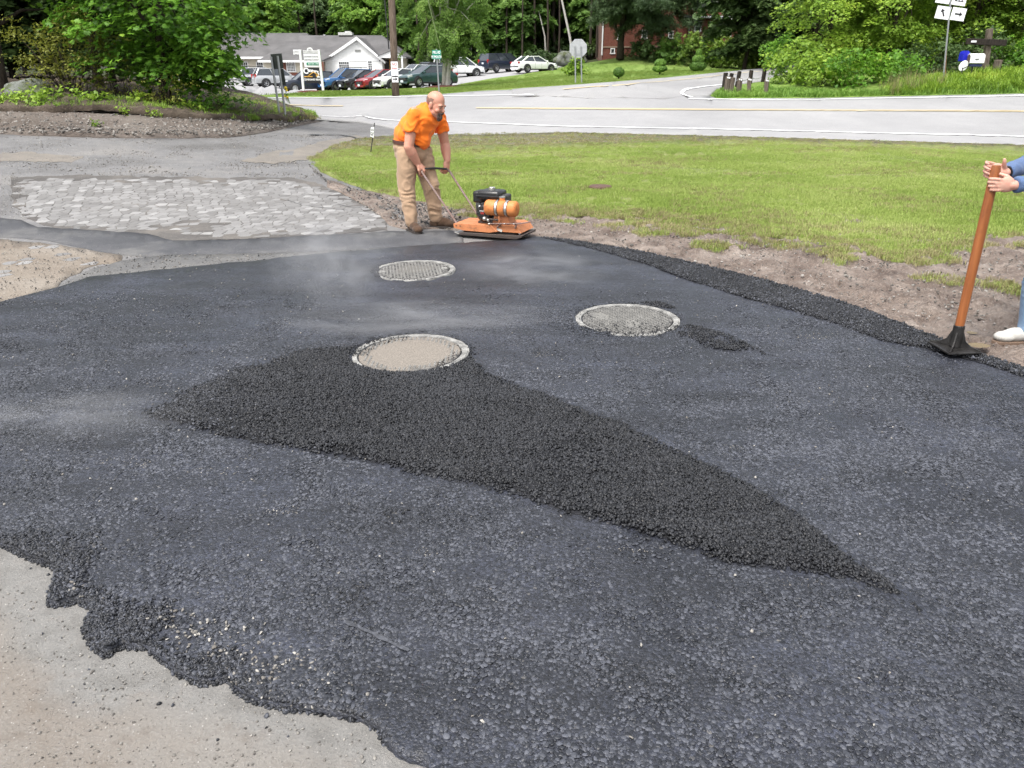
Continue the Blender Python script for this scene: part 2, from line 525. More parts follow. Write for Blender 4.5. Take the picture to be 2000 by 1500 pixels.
# ------------------------------------------------------------------ ground materials
def mat_asphalt(name, base, var, coarse, rough, pale=0.02, sheen=0.25, dusty=0.0, bmp=1.0):
    m = NT(name)
    v1 = m.vor(95 * coarse); v2 = m.vor(210 * coarse)
    warp = m.noise(1.3, 5, 0.6)
    grain = m.sep(v1['Color'], 0); grain2 = m.sep(v2['Color'], 1)
    col = m.ramp(m.math('MULTIPLY_ADD', grain, 0.6, m.math('MULTIPLY', grain2, 0.4)),
                 [(0.15, tuple(c * (1 - var) for c in base)), (0.55, base), (0.9, tuple(c * (1 + var * 1.6) for c in base))])
    st = m.noise(1.6, 5, 0.6, m.map((0.55, 2.2, 1), (0, 0, R(-28))))
    big = m.math('MULTIPLY', m.rng(warp, 0.35, 0.68, 0.70, 1.35, True), m.rng(st, 0.32, 0.70, 0.68, 1.42, True))
    col = m.mix(1.0, col, m.ramp(m.math('MULTIPLY', big, 0.5), [(0, 0.0), (1, 2.0)]), 'MULTIPLY')
    pl = m.rng(m.sep(v1['Color'], 2), 1 - pale, 1 - pale + 0.01)
    pn = m.math('MULTIPLY', pl, m.rng(m.noise(2.1, 4), 0.45, 0.65))
    col = m.mix(pn, col, (0.17, 0.16, 0.145))
    if dusty:
        dn = m.rng(m.noise(0.9, 6, 0.65, m.map((1, 1.6, 1), (0, 0, 0.5))), 0.50, 0.74, 0, dusty, True)
        col = m.mix(dn, col, (0.16, 0.155, 0.15))
    h = m.math('ADD', m.math('MULTIPLY', v1['Distance'], -1.0), m.math('MULTIPLY', v2['Distance'], -0.45))
    h = m.math('ADD', h, m.math('MULTIPLY', grain, 0.35))
    lvl = m.rng(m.noise(2.4, 4), 0.35, 0.65, 0.35 * bmp, 1.0 * bmp)
    b = m.bump(h, 1.0, 0.006)
    for l in list(m.t.links):
        pass
    bn = [n for n in m.t.nodes if n.bl_idname == 'ShaderNodeBump'][0]
    m.l(lvl, bn.inputs['Strength'])
    rr = m.rng(m.noise(3.1, 5), 0.3, 0.7, rough - 0.09, rough + 0.09)
    return m.done(col, rr, 0.0, sheen * 2)
M_FRESH = mat_asphalt('fresh_asphalt', (0.0185, 0.0205, 0.0285), 0.6, 1.0, 0.50, 0.014, 0.30, dusty=0.05, bmp=0.8)
M_LOOSE = mat_asphalt('loose_asphalt', (0.012, 0.0125, 0.015), 0.5, 0.8, 0.62, 0.01, 0.14)

def mat_stone(name, lo, hi, rough, spec=0.5):
    m = NT(name)
    r = m.objrand()
    pos = m.n('ShaderNodeNewGeometry').outputs['Position']
    k1 = m.rng(m.noise(0.9, 5, .6, pos), .35, .66, -.13, .16); k2 = m.rng(m.noise(1.6, 5, .6, m.map((0.55, 2.2, 1), (0, 0, R(-28)), pos)), .33, .68, -.15, .18)
    r = m.math('ADD', r, m.math('ADD', k1, k2))
    return m.done(m.ramp(r, [(0.0, lo), (0.7, tuple((a + b) / 2 for a, b in zip(lo, hi))), (1.0, hi)]),
                  m.rng(r, 0, 1, rough - 0.1, rough + 0.12), 0, spec)
M_TAR = mat_stone('tarred_stone', (0.004, 0.0043, 0.0052), (0.034, 0.0358, 0.041), 0.48, 0.4)
M_TARG = mat_stone('rolled_stone', (0.006, 0.007, 0.0095), (0.078, 0.083, 0.100), 0.46, 0.5)
M_PALE = mat_stone('bare_stone', (0.11, 0.10, 0.088), (0.38, 0.36, 0.325), 0.75, 0.3)

def mat_soil(name, c1, c2, c3, scale=1.2, rough=0.95, bmp=0.7, specks=0.0, wet=0.0, fine=60, bd=0.02):
    m = NT(name)
    n1 = m.noise(scale, 7, 0.62); n2 = m.noise(scale * 7, 6, 0.6); n3 = m.noise(fine, 5, 0.65)
    col = m.ramp(n1, [(0.32, c1), (0.5, c2), (0.68, c3)])
    col = m.mix(m.rng(n2, 0.4, 0.75, 0, 0.45), col, c1)
    col = m.mix(m.rng(n3, 0.52, 0.75, 0, 0.5), col, tuple(min(1, x * 1.5) for x in c3))
    if specks:
        v = m.vor(fine * 1.1)
        s = m.rng(m.sep(v['Color'], 0), 1 - specks, 1 - specks + 0.02)
        d = m.rng(v['Distance'], 0.2, 0.4, 1, 0)
        col = m.mix(m.math('MULTIPLY', s, d), col, m.ramp(m.sep(v['Color'], 1), [(0, (0.10, 0.09, 0.08)), (0.5, (0.35, 0.33, 0.30)), (1, (0.62, 0.60, 0.56))]))
    h = m.math('ADD', m.math('MULTIPLY', n2, 1.0), m.math('MULTIPLY', n3, 0.45))
    m.bump(h, bmp, bd)
    r = rough
    if wet: r = m.rng(m.noise(scale * 2.2, 5), 0.42, 0.66, rough, rough - wet)
    return m.done(col, r, 0, 0.3)
M_DRIVE = mat_soil('old_driveway_asphalt', (0.105, 0.102, 0.100), (0.165, 0.163, 0.164), (0.215, 0.205, 0.195), 0.55, 0.9, 0.8, 0.14, fine=55, bd=0.012)
M_PATCHT = mat_soil('thin_asphalt_patch', (0.050, 0.052, 0.058), (0.075, 0.076, 0.082), (0.13, 0.128, 0.126), 1.1, 0.8, 0.5, 0.03, fine=90, bd=0.006)
M_DUST = mat_soil('dusty_asphalt', (0.09, 0.09, 0.092), (0.13, 0.128, 0.125), (0.185, 0.175, 0.16), 1.3, 0.9, 0.5, 0.03, fine=80, bd=0.006)
M_SAND = mat_soil('sandy_dirt', (0.165, 0.135, 0.108), (0.215, 0.185, 0.152), (0.25, 0.222, 0.19), 1.0, 0.95, 0.5, 0.05, fine=70, bd=0.008)
M_PAD = mat_soil('sandy_concrete', (0.145, 0.118, 0.094), (0.190, 0.168, 0.146), (0.205, 0.192, 0.175), 1.5, 0.95, 0.6, 0.035, fine=120, bd=0.005)
_m = NT('sandy_pad'); _e = _m.attr('edge')
_n1 = _m.noise(1.6, 7, .62); _n2 = _m.noise(9, 6, .65); _n3 = _m.noise(130, 4, .6); _v = _m.vor(150)
_tan = _m.ramp(_n1, [(.34, (.158, .132, .108)), (.5, (.195, .176, .156)), (.66, (.208, .196, .180))])
_gr = _m.ramp(_n2, [(.35, (.150, .145, .136)), (.65, (.215, .210, .200))])
_k = _m.rng(_m.math('ADD', _e, _m.rng(_n1, .3, .7, -70, 70)), 50, 150, 1, 0, True)
_c = _m.mix(_k, _tan, _gr)
_c = _m.mix(_m.rng(_n2, .55, .75, 0, .55), _c, (.105, .082, .064))
_c = _m.mix(_m.rng(_n3, .52, .72, 0, .4), _c, (.30, .285, .265))
_s = _m.math('MULTIPLY', _m.rng(_m.sep(_v['Color'], 0), .93, .94), _m.rng(_v['Distance'], .2, .4, 1, 0))
_c = _m.mix(_s, _c, _m.ramp(_m.sep(_v['Color'], 1), [(0, (.06, .055, .05)), (1, (.45, .43, .40))]))
_m.bump(_m.math('ADD', _n3, _m.math('MULTIPLY', _n2, 2.0)), .8, .006)
M_STREAK = mat_soil('washed_dirt', (0.150, 0.138, 0.125), (0.185, 0.168, 0.148), (0.225, 0.200, 0.170), 1.6, 0.95, 0.6, 0.08, fine=60, bd=0.01)
M_PAD = _m.done(_c, .95, 0, .25)
M_MUD = mat_soil('churned_mud', (0.100, 0.072, 0.058), (0.215, 0.170, 0.142), (0.32, 0.270, 0.232), 2.4, 0.85, 1.0, 0.05, 0.35, fine=38, bd=0.05)
M_LSOIL = mat_soil('lawn_soil', (0.13, 0.16, 0.05), (0.18, 0.205, 0.065), (0.23, 0.235, 0.095), 0.5, 0.95, 0.8, 0, fine=35, bd=0.03)
M_VERGE = mat_soil('mossy_verge', (0.085, 0.075, 0.05), (0.13, 0.125, 0.07), (0.19, 0.175, 0.11), 1.0, 0.95, 0.9, 0.02, fine=30, bd=0.03)
M_FARLAWN = mat_soil('far_lawn', (0.105, 0.175, 0.030), (0.145, 0.225, 0.042), (0.20, 0.26, 0.07), 0.16, 0.95, 0.8, 0, fine=9, bd=0.05)
M_GRAVEL = mat_soil('bank_gravel', (0.085, 0.068, 0.056), (0.12, 0.10, 0.086), (0.16, 0.14, 0.122), 0.8, 0.95, 0.9, 0.10, fine=26, bd=0.03)
M_HUMUS = mat_soil('leaf_litter', (0.032, 0.024, 0.017), (0.070, 0.054, 0.040), (0.12, 0.095, 0.072), 1.5, 0.98, 0.9, 0.0, fine=22, bd=0.04)
M_ROAD = mat_soil('road_asphalt', (0.245, 0.243, 0.245), (0.285, 0.283, 0.284), (0.32, 0.317, 0.315), 0.25, 0.85, 0.35, 0.04, fine=40, bd=0.01)
M_SIDE = mat_soil('side_road_asphalt', (0.235, 0.232, 0.232), (0.285, 0.282, 0.280), (0.325, 0.32, 0.315), 0.2, 0.85, 0.35, 0.0, fine=30, bd=0.01)
M_LOT = mat_soil('parking_lot_asphalt', (0.27, 0.268, 0.27), (0.32, 0.318, 0.318), (0.36, 0.355, 0.35), 0.15, 0.85, 0.3, 0.0, fine=20, bd=0.01)
M_MULCH = mat_soil('red_mulch', (0.055, 0.02, 0.014), (0.10, 0.038, 0.026), (0.15, 0.065, 0.045), 3, 0.98, 0.9, 0, fine=30)
M_FOREST = mat_soil('forest_floor', (0.018, 0.022, 0.010), (0.035, 0.045, 0.016), (0.06, 0.07, 0.03), 0.3, 0.98, 0.9, 0, fine=8)
def mat_paint(name, c, wear=0.35):
    m = NT(name)
    n = m.noise(9, 6, 0.65); n2 = m.noise(70, 3)
    f = m.math('MULTIPLY', m.rng(n, 0.52, 0.70, 0, wear), m.rng(n2, 0.4, 0.6))
    m.bump(n2, 0.3, 0.004)
    return m.done(m.mix(f, c, (0.3, 0.3, 0.3)), 0.7, 0, 0.4)
M_WLINE = mat_paint('white_road_paint', (0.80, 0.80, 0.79))
M_YLINE = mat_paint('yellow_road_paint', (0.52, 0.42, 0.24), 0.8)

# ------------------------------------------------------------------ outlines (photo pixels)
ASPH_TOP = [(-420,668),(-200,625),(0,597),(56,582),(116,566),(176,546),(280,536),(380,526),(480,516),(640,500),(800,486),(890,479),(1000,473),(1045,467)]
ASPH_RIGHT = [(1045,467),(1105,473),(1165,481),(1270,500),(1400,530),(1500,555),(1600,583),(1690,612),(1775,645),(1840,672),(1925,703),(2000,727),(2130,770),(2400,860)]
ASPH_FRONT = [(858,1540),(832,1500),(783,1486),(747,1450),(738,1428),(702,1410),(653,1400),(608,1391),(562,1387),(504,1373),(468,1355),(446,1328),(392,1335),(342,1315),
              (315,1292),(288,1270),(243,1261),(202,1279),(180,1256),(166,1230),(184,1205),(182,1188),(150,1176),(112,1184),(96,1180),(104,1154),(116,1122),(104,1104),(67,1094),(27,1076),(0,1067),(-120,1030),(-420,980)]
_rt = rough_poly(ASPH_RIGHT, 9, 3.5, 3, closed=False)
_tp = rough_poly(ASPH_TOP, 16, 1.6, 4, closed=False)
_fr = rough_poly(ASPH_FRONT, 9, 5.5, 5, closed=False)
ASPH = _tp + _rt[1:] + [(2500, 1250), (2500, 2300), (1000, 2300), (900, 1800)] + _fr
LOOSE = [(262,820),(300,800),(400,755),(500,715),(600,690),(690,684),(800,690),(912,692),(950,735),(1100,792),(1230,842),(1325,890),(1400,925),(1500,980),(1575,1030),(1625,1070),(1700,1125),(1775,1185),(1818,1232),
         (1750,1183),(1650,1146),(1600,1138),(1500,1125),(1400,1110),(1350,1090),(1250,1060),(1180,1030),(1125,1027),(1025,990),(900,957),(800,935),(700,912),(600,893),(500,880),(400,855),(300,836)]
LOOSE_R = rough_poly(LOOSE, 14, 5, 8)
BAND = [(1050,468),(1105,473),(1165,481),(1270,500),(1400,530),(1500,555),(1600,583),(1690,612),(1775,645),(1840,672),(1925,703),(2000,727),(2130,770),(2130,800),(2000,748),(1900,712),(1810,690),(1725,675),(1650,648),(1550,616),(1440,585),(1350,556),(1270,526),(1150,491)]
LAWN = rough_poly([(612,315),(640,298),(700,290),(780,286),(900,288),(1000,287),(1150,282),(1300,279),(1450,277),(1600,280),(2000,291),(2500,304),(2500,480),(2200,470),(2000,463),(1890,470),(1850,498),(1725,497),(1650,482),(1580,472),(1500,461),(1450,450),(1375,427),(1280,425),(1185,430),(1100,411),(1000,400),(900,404),(800,392),(720,372),(660,352),(625,335)], 12, 5, 11, ay=4)
VERGE = [(600,312),(650,286),(700,272),(780,266),(880,264),(1100,260),(1350,266),(1600,273),(2000,285),(2500,300),(2500,312),(2000,300),(1600,292),(1300,290),(1000,300),(800,300),(700,305),(640,320)]
MUD = [(640,352),(700,372),(800,385),(1000,395),(1300,400),(2000,440),(2600,470),(2700,1000),(2300,860),(2000,760),(1840,700),(1690,640),(1500,580),(1270,520),(1105,490),(1045,470),(1000,466),(930,458),(890,450),(860,448),(790,448),(760,440),(740,420),(690,390),(640,365)]
DRIVE = [(-900,262),(-300,262),(0,262),(320,270),(448,269),(544,254),(624,238),(660,230),(760,233),(880,246),(905,262),(760,276),(690,298),(672,325),(705,362),(770,400),(800,430),(900,442),(1060,458),(1060,500),(700,560),(-100,660),(-900,900)]

# ------------------------------------------------------------------ base ground to the horizon
def base_ground():
    vs = []; fs = []
    rad = [0.0] + list(np.geomspace(2, 900, 44)); na = 96
    xs = []; ys = []
    for r in rad:
        for k in range(na):
            t = 2 * math.pi * k / na; xs.append(r * math.cos(t)); ys.append(r * math.sin(t))
    xs = np.array(xs); ys = np.array(ys)
    z = terr(np.clip(xs, -145, 145), np.clip(ys, -28, 165)) - 0.10 - 0.004 * np.hypot(xs, ys).clip(0, 100)
    for i in range(len(rad) - 1):
        for k in range(na):
            k2 = (k + 1) % na
            fs.append((i * na + k, (i + 1) * na + k, (i + 1) * na + k2, i * na + k2))
    o = link('ground', np_mesh('ground', np.stack([xs, ys, z], 1), fs, 4, True), M_FOREST)
    tag(o, 'dark forest floor running back under the trees', kind='structure')
base_ground()

DRV = sheet('driveway', DRIVE, M_DRIVE, 0.0, (40, 10), label='old worn grey driveway left of the lawn')
def pad_h(px, py, x, y):
    return 0.002 * vnoise(x, y, 4.0, 3)
PAD = [(-900,900),(-420,640),(-420,2300),(1100,2300),(1000,1540),(700,1300),(400,1150),(100,950),(0,600),(-100,600)]
BG = sheet('bare_ground', [(-700,800),(-300,640),(0,620),(400,1000),(900,1350),(1100,1700),(1000,2300),(-500,2300)], M_PAD, 0.002, (26, 18), hfun=pad_h, label='bare sandy ground in the near left corner')

_c = np.array([v.co for v in BG.data.vertices]); _px, _py, _ = project(_c[:, 0], _c[:, 1], _c[:, 2])
_a = BG.data.attributes.new('edge', 'FLOAT', 'POINT'); _a.data.foreach_set('value', edge_dist(_px, _py, ASPH_FRONT, closed=False).astype(np.float32))
SAND = rough_poly([(-500,470),(0,468),(90,476),(180,490),(240,500),(236,512),(180,520),(140,540),(112,560),(50,585),(0,600),(-420,670)], 8, 9, 21, ay=3)
sheet('sandy_patch', SAND, M_SAND, 0.006, (24, 8), label='pale sandy patch beside the fresh asphalt')
DUST = rough_poly([(110,566),(140,548),(180,528),(240,512),(330,500),(520,498),(700,490),(890,478),(900,486),(640,505),(380,530),(200,548)], 14, 3, 23, ay=1.5)
THIN = rough_poly([(-500,418),(0,427),(40,431),(75,445),(200,452),(290,458),(340,472),(480,469),(640,460),(790,452),(882,451),(905,462),(905,480),(700,492),(520,500),(330,503),(240,500),(180,490),(90,470),(0,464),(-500,470)], 14, 3, 22, ay=1.5)
sheet('old_asphalt_strip', THIN, M_PATCHT, 0.010, (24, 8), label='dark thin strip of older asphalt between the cracked paving and the new patch')
sheet('dusty_strip', DUST, M_DUST, 0.016, (24, 8), label='pale dusty strip along the far edge of the new asphalt')
for nm, pl in (('dirt_streak', [(-200,300),(60,298),(160,308),(140,316),(0,316),(-200,320)]), ('dirt_streak', [(470,315),(520,300),(600,285),(650,270),(720,266),(660,292),(600,312),(560,318),(520,318)])):
    sheet(nm, rough_poly(pl, 7, 12, 31, ay=4), M_STREAK, 0.004, (20, 6), drop=False, label='tan dirt washed over the old driveway ' + ('at its left edge' if pl[0][0] < 0 else 'near the lawn tip'))

def mud_h(px, py, x, y):
    n = vnoise(x * 1.2, y, 3.2, 5, 4)
    n2 = vnoise(x, y, 11.0, 9, 2)
    r = 1 - np.abs(vnoise(x * 1.1 + y * .4, y * 2.2, 2.4, 61, 2)) * 2
    e = np.clip(edge_dist(px, py, MUD) / 25, .15, 1)
    return (0.040 * n + 0.018 * n2 - 0.025 * np.clip(r, 0, 1)) * e + 0.016
sheet('mud_strip', rough_poly(MUD, 20, 4, 41), M_MUD, 0.0, (9, 4), hfun=mud_h, label='churned brown mud between lawn and new asphalt')
sheet('lawn', LAWN, M_LSOIL, 0.022, (22, 8), hfun=lambda px, py, x, y: 0.02 * vnoise(x, y, 0.8, 2, 2), label='green lawn between the mud and the road')
sheet('road_verge', rough_poly(VERGE, 16, 3, 43, ay=2), M_VERGE, 0.012, (26, 6), label='brown mossy verge where the lawn meets the road')

# main road and side road
MR = sheet('main_road', [(-300,226),(300,221),(470,225),(560,226),(620,233),(700,238),(760,250),(820,262),(905,265),(1100,260),(1350,266),(1600,274),(2000,286),(2700,306),(2700,180),(2400,184),(2000,185),(1850,188),(1600,193.5),(1400,194.5),(1385,189),(1300,176),(1090,171.5),(1000,176),(925,180.5),(860,186),(800,188),(640,191.5),(500,192),(300,196),(-300,205)], M_ROAD, 0.012, (34, 6), label='wide pale grey main road crossing behind the lawn')
SR = sheet('side_road', [(1000,176),(1090,170.5),(1200,162.5),(1300,154.5),(1400,145),(1500,134.5),(1560,130),(1580,136),(1520,150),(1500,160),(1440,168),(1400,176),(1385,190),(1300,196),(1150,195),(1000,192)], M_SIDE, 0.016, (24, 4), label='side road climbing away to the right past the topiary')
from mathutils.bvhtree import BVHTree
def bvh(o): return BVHTree.FromPolygons([v.co[:] for v in o.data.vertices], [p.vertices[:] for p in o.data.polygons])
ROADS = [bvh(MR), bvh(SR), bvh(DRV)]
mk = empty('road_markings', G(1100, 215)); tag(mk, kind='structure', label='painted lines on the roads'); _o = mk.location.copy()
def mstrip(name, line, w, mat, **k):
    o = strip(name, line, w, mat, 0.036, on=ROADS, **k); o.data.transform(Matrix.Translation(-_o)); o.parent = mk
mstrip('white_edge_line', [(300,222),(588,229),(700,233),(768,237),(870,240.5),(1100,249.5),(1350,254),(1600,260),(2000,270),(2500,283)], 0.16, M_WLINE)
mstrip('yellow_line', [(380,205),(528,208),(600,209),(670,210)], 0.22, M_YLINE)
mstrip('yellow_line', [(930,214),(1100,215.5),(1300,217),(1600,218.5),(2000,221),(2500,224)], 0.12, M_YLINE)
mstrip('yellow_line', [(930,213),(1100,214.3),(1300,215.6),(1600,217),(2000,219.2),(2500,222)], 0.10, M_YLINE)
mstrip('white_edge_line', [(300,197.5),(517,195.2),(700,192.8),(800,190.6),(900,189.6),(1040,188.6)], 0.16, M_WLINE)
mstrip('white_edge_line', [(1345,195),(1450,197.5),(1600,197),(1850,193),(2000,190),(2500,188)], 0.18, M_WLINE)
mstrip('white_edge_line', [(1352,195),(1338,190),(1331,185),(1334,181),(1345,177),(1375,172.5),(1410,169),(1450,165)], 0.14, M_WLINE)
mstrip('white_edge_line', [(1345,194),(1333,188),(1330,184),(1336,179),(1345,176)], 0.12, M_WLINE)
mstrip('yellow_line', [(1100,178),(1160,172.5),(1250,166),(1300,162),(1450,147),(1500,142),(1540,138)], 0.13, M_YLINE)

# parking lot, lawn strip, far lawn, right verge
sheet('parking_lot', [(300,186),(470,187),(508,188.5),(590,184.5),(637,180),(772,175),(873,173),(904,166),(960,156),(1020,147.5),(1085,136),(1100,132),(1080,126),(900,132),(700,146),(470,152),(300,156)], M_LOT, 0.004, (30, 4), label='pale asphalt parking lot in front of the white building')
STRIPL = [(430,190),(508,187.5),(590,184),(637,179),(772,174),(873,172),(904,165),(960,155),(1020,147),(1085,135),(1110,131),(1150,124),(1220,112),(1330,112),(1420,120),(1560,124),(1560,129),(1500,134),(1400,145),(1300,154),(1200,162),(1090,170),(925,180),(860,186),(800,187.5),(640,191),(500,191.5)]
sheet('far_lawn', STRIPL, M_FARLAWN, 0.010, (26, 4), label='bright green grass strip between road and parking lot, rising to the brick house')
RV = [(1385,188),(1400,176),(1440,167),(1520,150),(1600,138),(1800,140),(2400,140),(2400,183),(2000,185),(1850,188),(1600,193.5),(1400,194.5)]
sheet('grassy_verge', rough_poly(RV, 20, 1.5, 51, ay=0.8), M_FARLAWN, 0.012, (26, 4), label='grass verge under the trees at the right')

# left bank: gravel foot, leaf litter above
def bank_h(px, py, x, y):
    return 0.05 * vnoise(x, y, 1.1, 12, 3) + 0.03 * vnoise(x, y, 4, 14, 2)
BANKG = rough_poly([(-500,258),(0,262),(160,266),(320,270),(448,269),(544,254),(624,238),(610,232),(560,236),(400,232),(200,222),(0,212),(-500,205)], 12, 3, 61, ay=2)
sheet('gravel_bank', BANKG, M_GRAVEL, 0.003, (12, 3.5), hfun=lambda px, py, x, y: (0.07 + bank_h(px, py, x, y) * 0.7) * np.clip(edge_dist(px, py, BANKG) / 9, 0, 1), label='stony gravel foot of the bank at the left')
BANKL = [(-500,215),(0,222),(200,226),(400,238),(560,243),(616,236),(590,224),(548,212),(500,197),(470,188),(430,184),(300,170),(100,160),(-500,150)]
sheet('bank_soil', rough_poly(BANKL, 14, 3, 62, ay=2), M_HUMUS, 0.06, (16, 4), hfun=lambda px, py, x, y: 0.05 + bank_h(px, py, x, y) * 1.5, label='dark leaf litter under the trees on the left bank')

# ------------------------------------------------------------------ the new asphalt
MANH = [((808, 533.5), 0.385), ((1224, 631), 0.385), ((801, 698), 0.385)]
MANW = [G(*c) for c, r in MANH]
def asph_h(px, py, x, y):
    h = 0.006 * vnoise(x, y, 1.0, 17, 3) + 0.003 * vnoise(x, y, 5, 19, 2)
    for c in MANW:
        d = np.hypot(x - c.x, y - c.y)
        h = h * np.clip((d - 0.36) / 0.4, 0, 1) - np.where(d < 0.36, 0.02, 0)
    return h
sheet('new_asphalt', ASPH, M_FRESH, 0.030, (22, 10), hfun=asph_h, label='fresh black asphalt patch filling the foreground')
def loose_h(px, py, x, y):
    d = np.clip(edge_dist(px, py, LOOSE) / 40.0, 0, 1)
    h = -0.012 + np.clip(d * 1.6, 0, 1) * 0.026 + 0.005 * vnoise(x, y, 9, 23, 2) - 0.008 * (vnoise(x, y, 2.5, 27, 2) > .1) * (1 - d)
    for c in MANW: h = np.where(np.hypot(x - c.x, y - c.y) < 0.45, -0.03, h)
    return h
LS = sheet('loose_asphalt', LOOSE_R, M_LOOSE, 0.034, (12, 7), hfun=loose_h, drop=False, label='darker tongue of loose unrolled asphalt in the middle of the patch')
def band_h(px, py, x, y):
    return -0.008 + 0.014 * np.clip(edge_dist(px, py, BAND) / 9, 0, 1) + 0.006 * vnoise(x, y, 6, 25, 2)
sheet('loose_asphalt_edge', rough_poly(BAND, 10, 2.5, 9), M_LOOSE, 0.034, (12, 6), hfun=band_h, drop=False, label='loose asphalt band along the mud edge')

# stones
def stone_mesh(i, sub=2, flat=0.6):
    bm = bmesh.new(); bmesh.ops.create_icosphere(bm, subdivisions=sub, radius=1.0)
    for v in bm.verts:
        n = noise.noise(v.co * 1.1 + Vector((i * 9.1, 0, 0))) * 0.55 + noise.noise(v.co * 2.3 + Vector((0, i * 5.7, 0))) * 0.25
        v.co *= 1 + n
        v.co.z *= flat; v.co.x *= 1.18
    for f in bm.faces: f.smooth = True
    me = bpy.data.meshes.new('stone%d' % i); bm.to_mesh(me); bm.free(); return me
PT = [proto(stone_mesh(i), M_TAR) for i in range(6)]
PG = [proto(stone_mesh(i + 10, flat=0.5), M_TARG) for i in range(6)]
PP = [proto(stone_mesh(i + 20), M_PALE) for i in range(5)]
M_GREYST = mat_stone('grey_stone', (0.075, 0.068, 0.062), (0.30, 0.28, 0.255), 0.85, 0.2)
PG2 = [proto(stone_mesh(i + 30), M_GREYST) for i in range(5)]
def away(x, y, r=0.40):
    k = np.ones(len(x), bool)
    for c in MANW: k &= np.hypot(x - c.x, y - c.y) > r
    return k
def stones(name, x, y, z, r0, r1, protos, label, tilt=0.5, flat=(0.7, 1.1), pw=1.0):
    n = len(x)
    rot = np.stack([rng.normal(0, tilt, n), rng.normal(0, tilt, n), rng.uniform(0, 6.28, n)], 1)
    s = r0 + (r1 - r0) * rng.random(n) ** (1.6 * pw)
    scl = np.stack([s * rng.uniform(.8, 1.2, n), s * rng.uniform(.8, 1.2, n), s * rng.uniform(*flat, n)], 1)
    return scatter(name, np.stack([x, y, z], 1), rot, scl, protos, label=label)
ZA = 0.030
# rolled surface stones: coarse patches and smooth patches
VISA = [(-60, 560), (400, 525), (1045, 470), (1300, 520), (1700, 640), (2060, 790), (2060, 1540), (820, 1540), (560, 1400), (150, 1180), (-60, 1060)]
def d_roll(px, py, x, y):
    n = vnoise(x, y, 1.2, 33, 3)
    return np.clip(0.72 + n * 0.9, 0.22, 1) * np.clip((py - 560) / 200, 0.0, 1)
x, y, z = rand_in([VISA], 200000, d_roll)
px, py, _ = project(x, y, z); k = away(x, y) & in_poly(px, py, ASPH) & ~in_poly(px, py, LOOSE)
x, y, z = x[k], y[k], z[k]
stones('asphalt_stones', x, y, z + ZA + 0.006 * vnoise(x, y, 1.0, 17, 3) - 0.0005, 0.0034, 0.0088, PG, 'tarred stones pressed into the new asphalt', 0.16, (0.5, 0.9))
# loose tongue: two layers, unsettled
x, y, z = rand_in([LOOSE_R], 66000, lambda px, py, x, y: np.clip(0.9 + .5 * vnoise(x, y, 1.5, 41, 2), 0.45, 1) * np.clip(0.12 + edge_dist(px, py, LOOSE) / 26 + .5 * vnoise(x, y, 3.5, 42, 2), 0.06, 1))
px, py, _ = project(x, y, z); k = away(x, y, 0.39); x, y, z, px, py = x[k], y[k], z[k], px[k], py[k]
d = np.clip(edge_dist(px, py, LOOSE) / 40.0, 0, 1)
k = rng.random(len(x)) > np.clip((640 - px) / 300, 0, .8)
stones('settled_stones', x[~k], y[~k], z[~k] + 0.031 + np.clip(d[~k] * 1.6, 0, 1) * 0.014, 0.0035, 0.0085, PG + PT, 'half settled stones at the left end of the loose tongue', 0.5)
x, y, z, d = x[k], y[k], z[k], d[k]
stones('loose_asphalt_stones', x, y, z + 0.031 + np.clip(d * 1.6, 0, 1) * 0.014 + rng.uniform(0, 0.006, len(x)) * (0.3 + d), 0.0035, 0.0092, PT, 'loose black stones of the unrolled tongue of asphalt', 0.8, (0.8, 1.3))
SM = [(1310,652),(1345,640),(1420,660),(1510,704),(1430,692),(1350,684)]
x, y, z = rand_in([SM, [(1190,600),(1290,596),(1330,612),(1260,604),(1200,608)], [(720,1030),(760,1005),(800,1010),(780,1040)], [(640,1170),(720,1150),(760,1180),(700,1215)]], 1500, lambda px, py, x, y: np.clip(.35 + .9 * vnoise(x, y, 4, 44, 2), .02, 1))
k = away(x, y, .385); x, y, z = x[k], y[k], z[k]
stones('raked_stones', x, y, z + ZA + 0.003, 0.0035, 0.008, PT, 'loose black stones raked out beside the ribbed cover', 0.7)
GR = []
for cx, cy, w_, h_ in ((1590,666,40,7),(1705,736,26,5),(830,1092,45,12),(1560,1152,60,12),(1060,702,30,6),(940,620,40,5),(1420,885,30,7),(1240,1090,35,9),(420,935,60,12),(250,915,60,14),(1880,960,30,9),(560,1010,40,10)):
    GR.append([(cx + w_ * math.cos(a), cy + h_ * math.sin(a)) for a in (0, 1, 2, 3, 4, 5)])
x, y, z = rand_in(GR, 420); px, py, _ = project(x, y, z); k = ~in_poly(px, py, LOOSE) | (edge_dist(px, py, LOOSE) < 9); x, y, z = x[k], y[k], z[k]
stones('tan_grit', x, y, z + ZA + 0.003, 0.0010, 0.0030, PP, 'smears of tan grit rubbed into the new asphalt', 0.5)
x, y, z = rand_in([BAND], 34000, lambda px, py, x, y: np.clip(.25 + edge_dist(px, py, BAND) / 9 + .3 * vnoise(x, y, 3, 43, 2), .1, 1))
stones('loose_edge_stones', x, y, z + 0.028 + rng.uniform(0, 0.014, len(x)), 0.0035, 0.0095, PT + PT + PG, 'loose black stones along the mud edge of the new asphalt', 0.8, (0.8, 1.3))
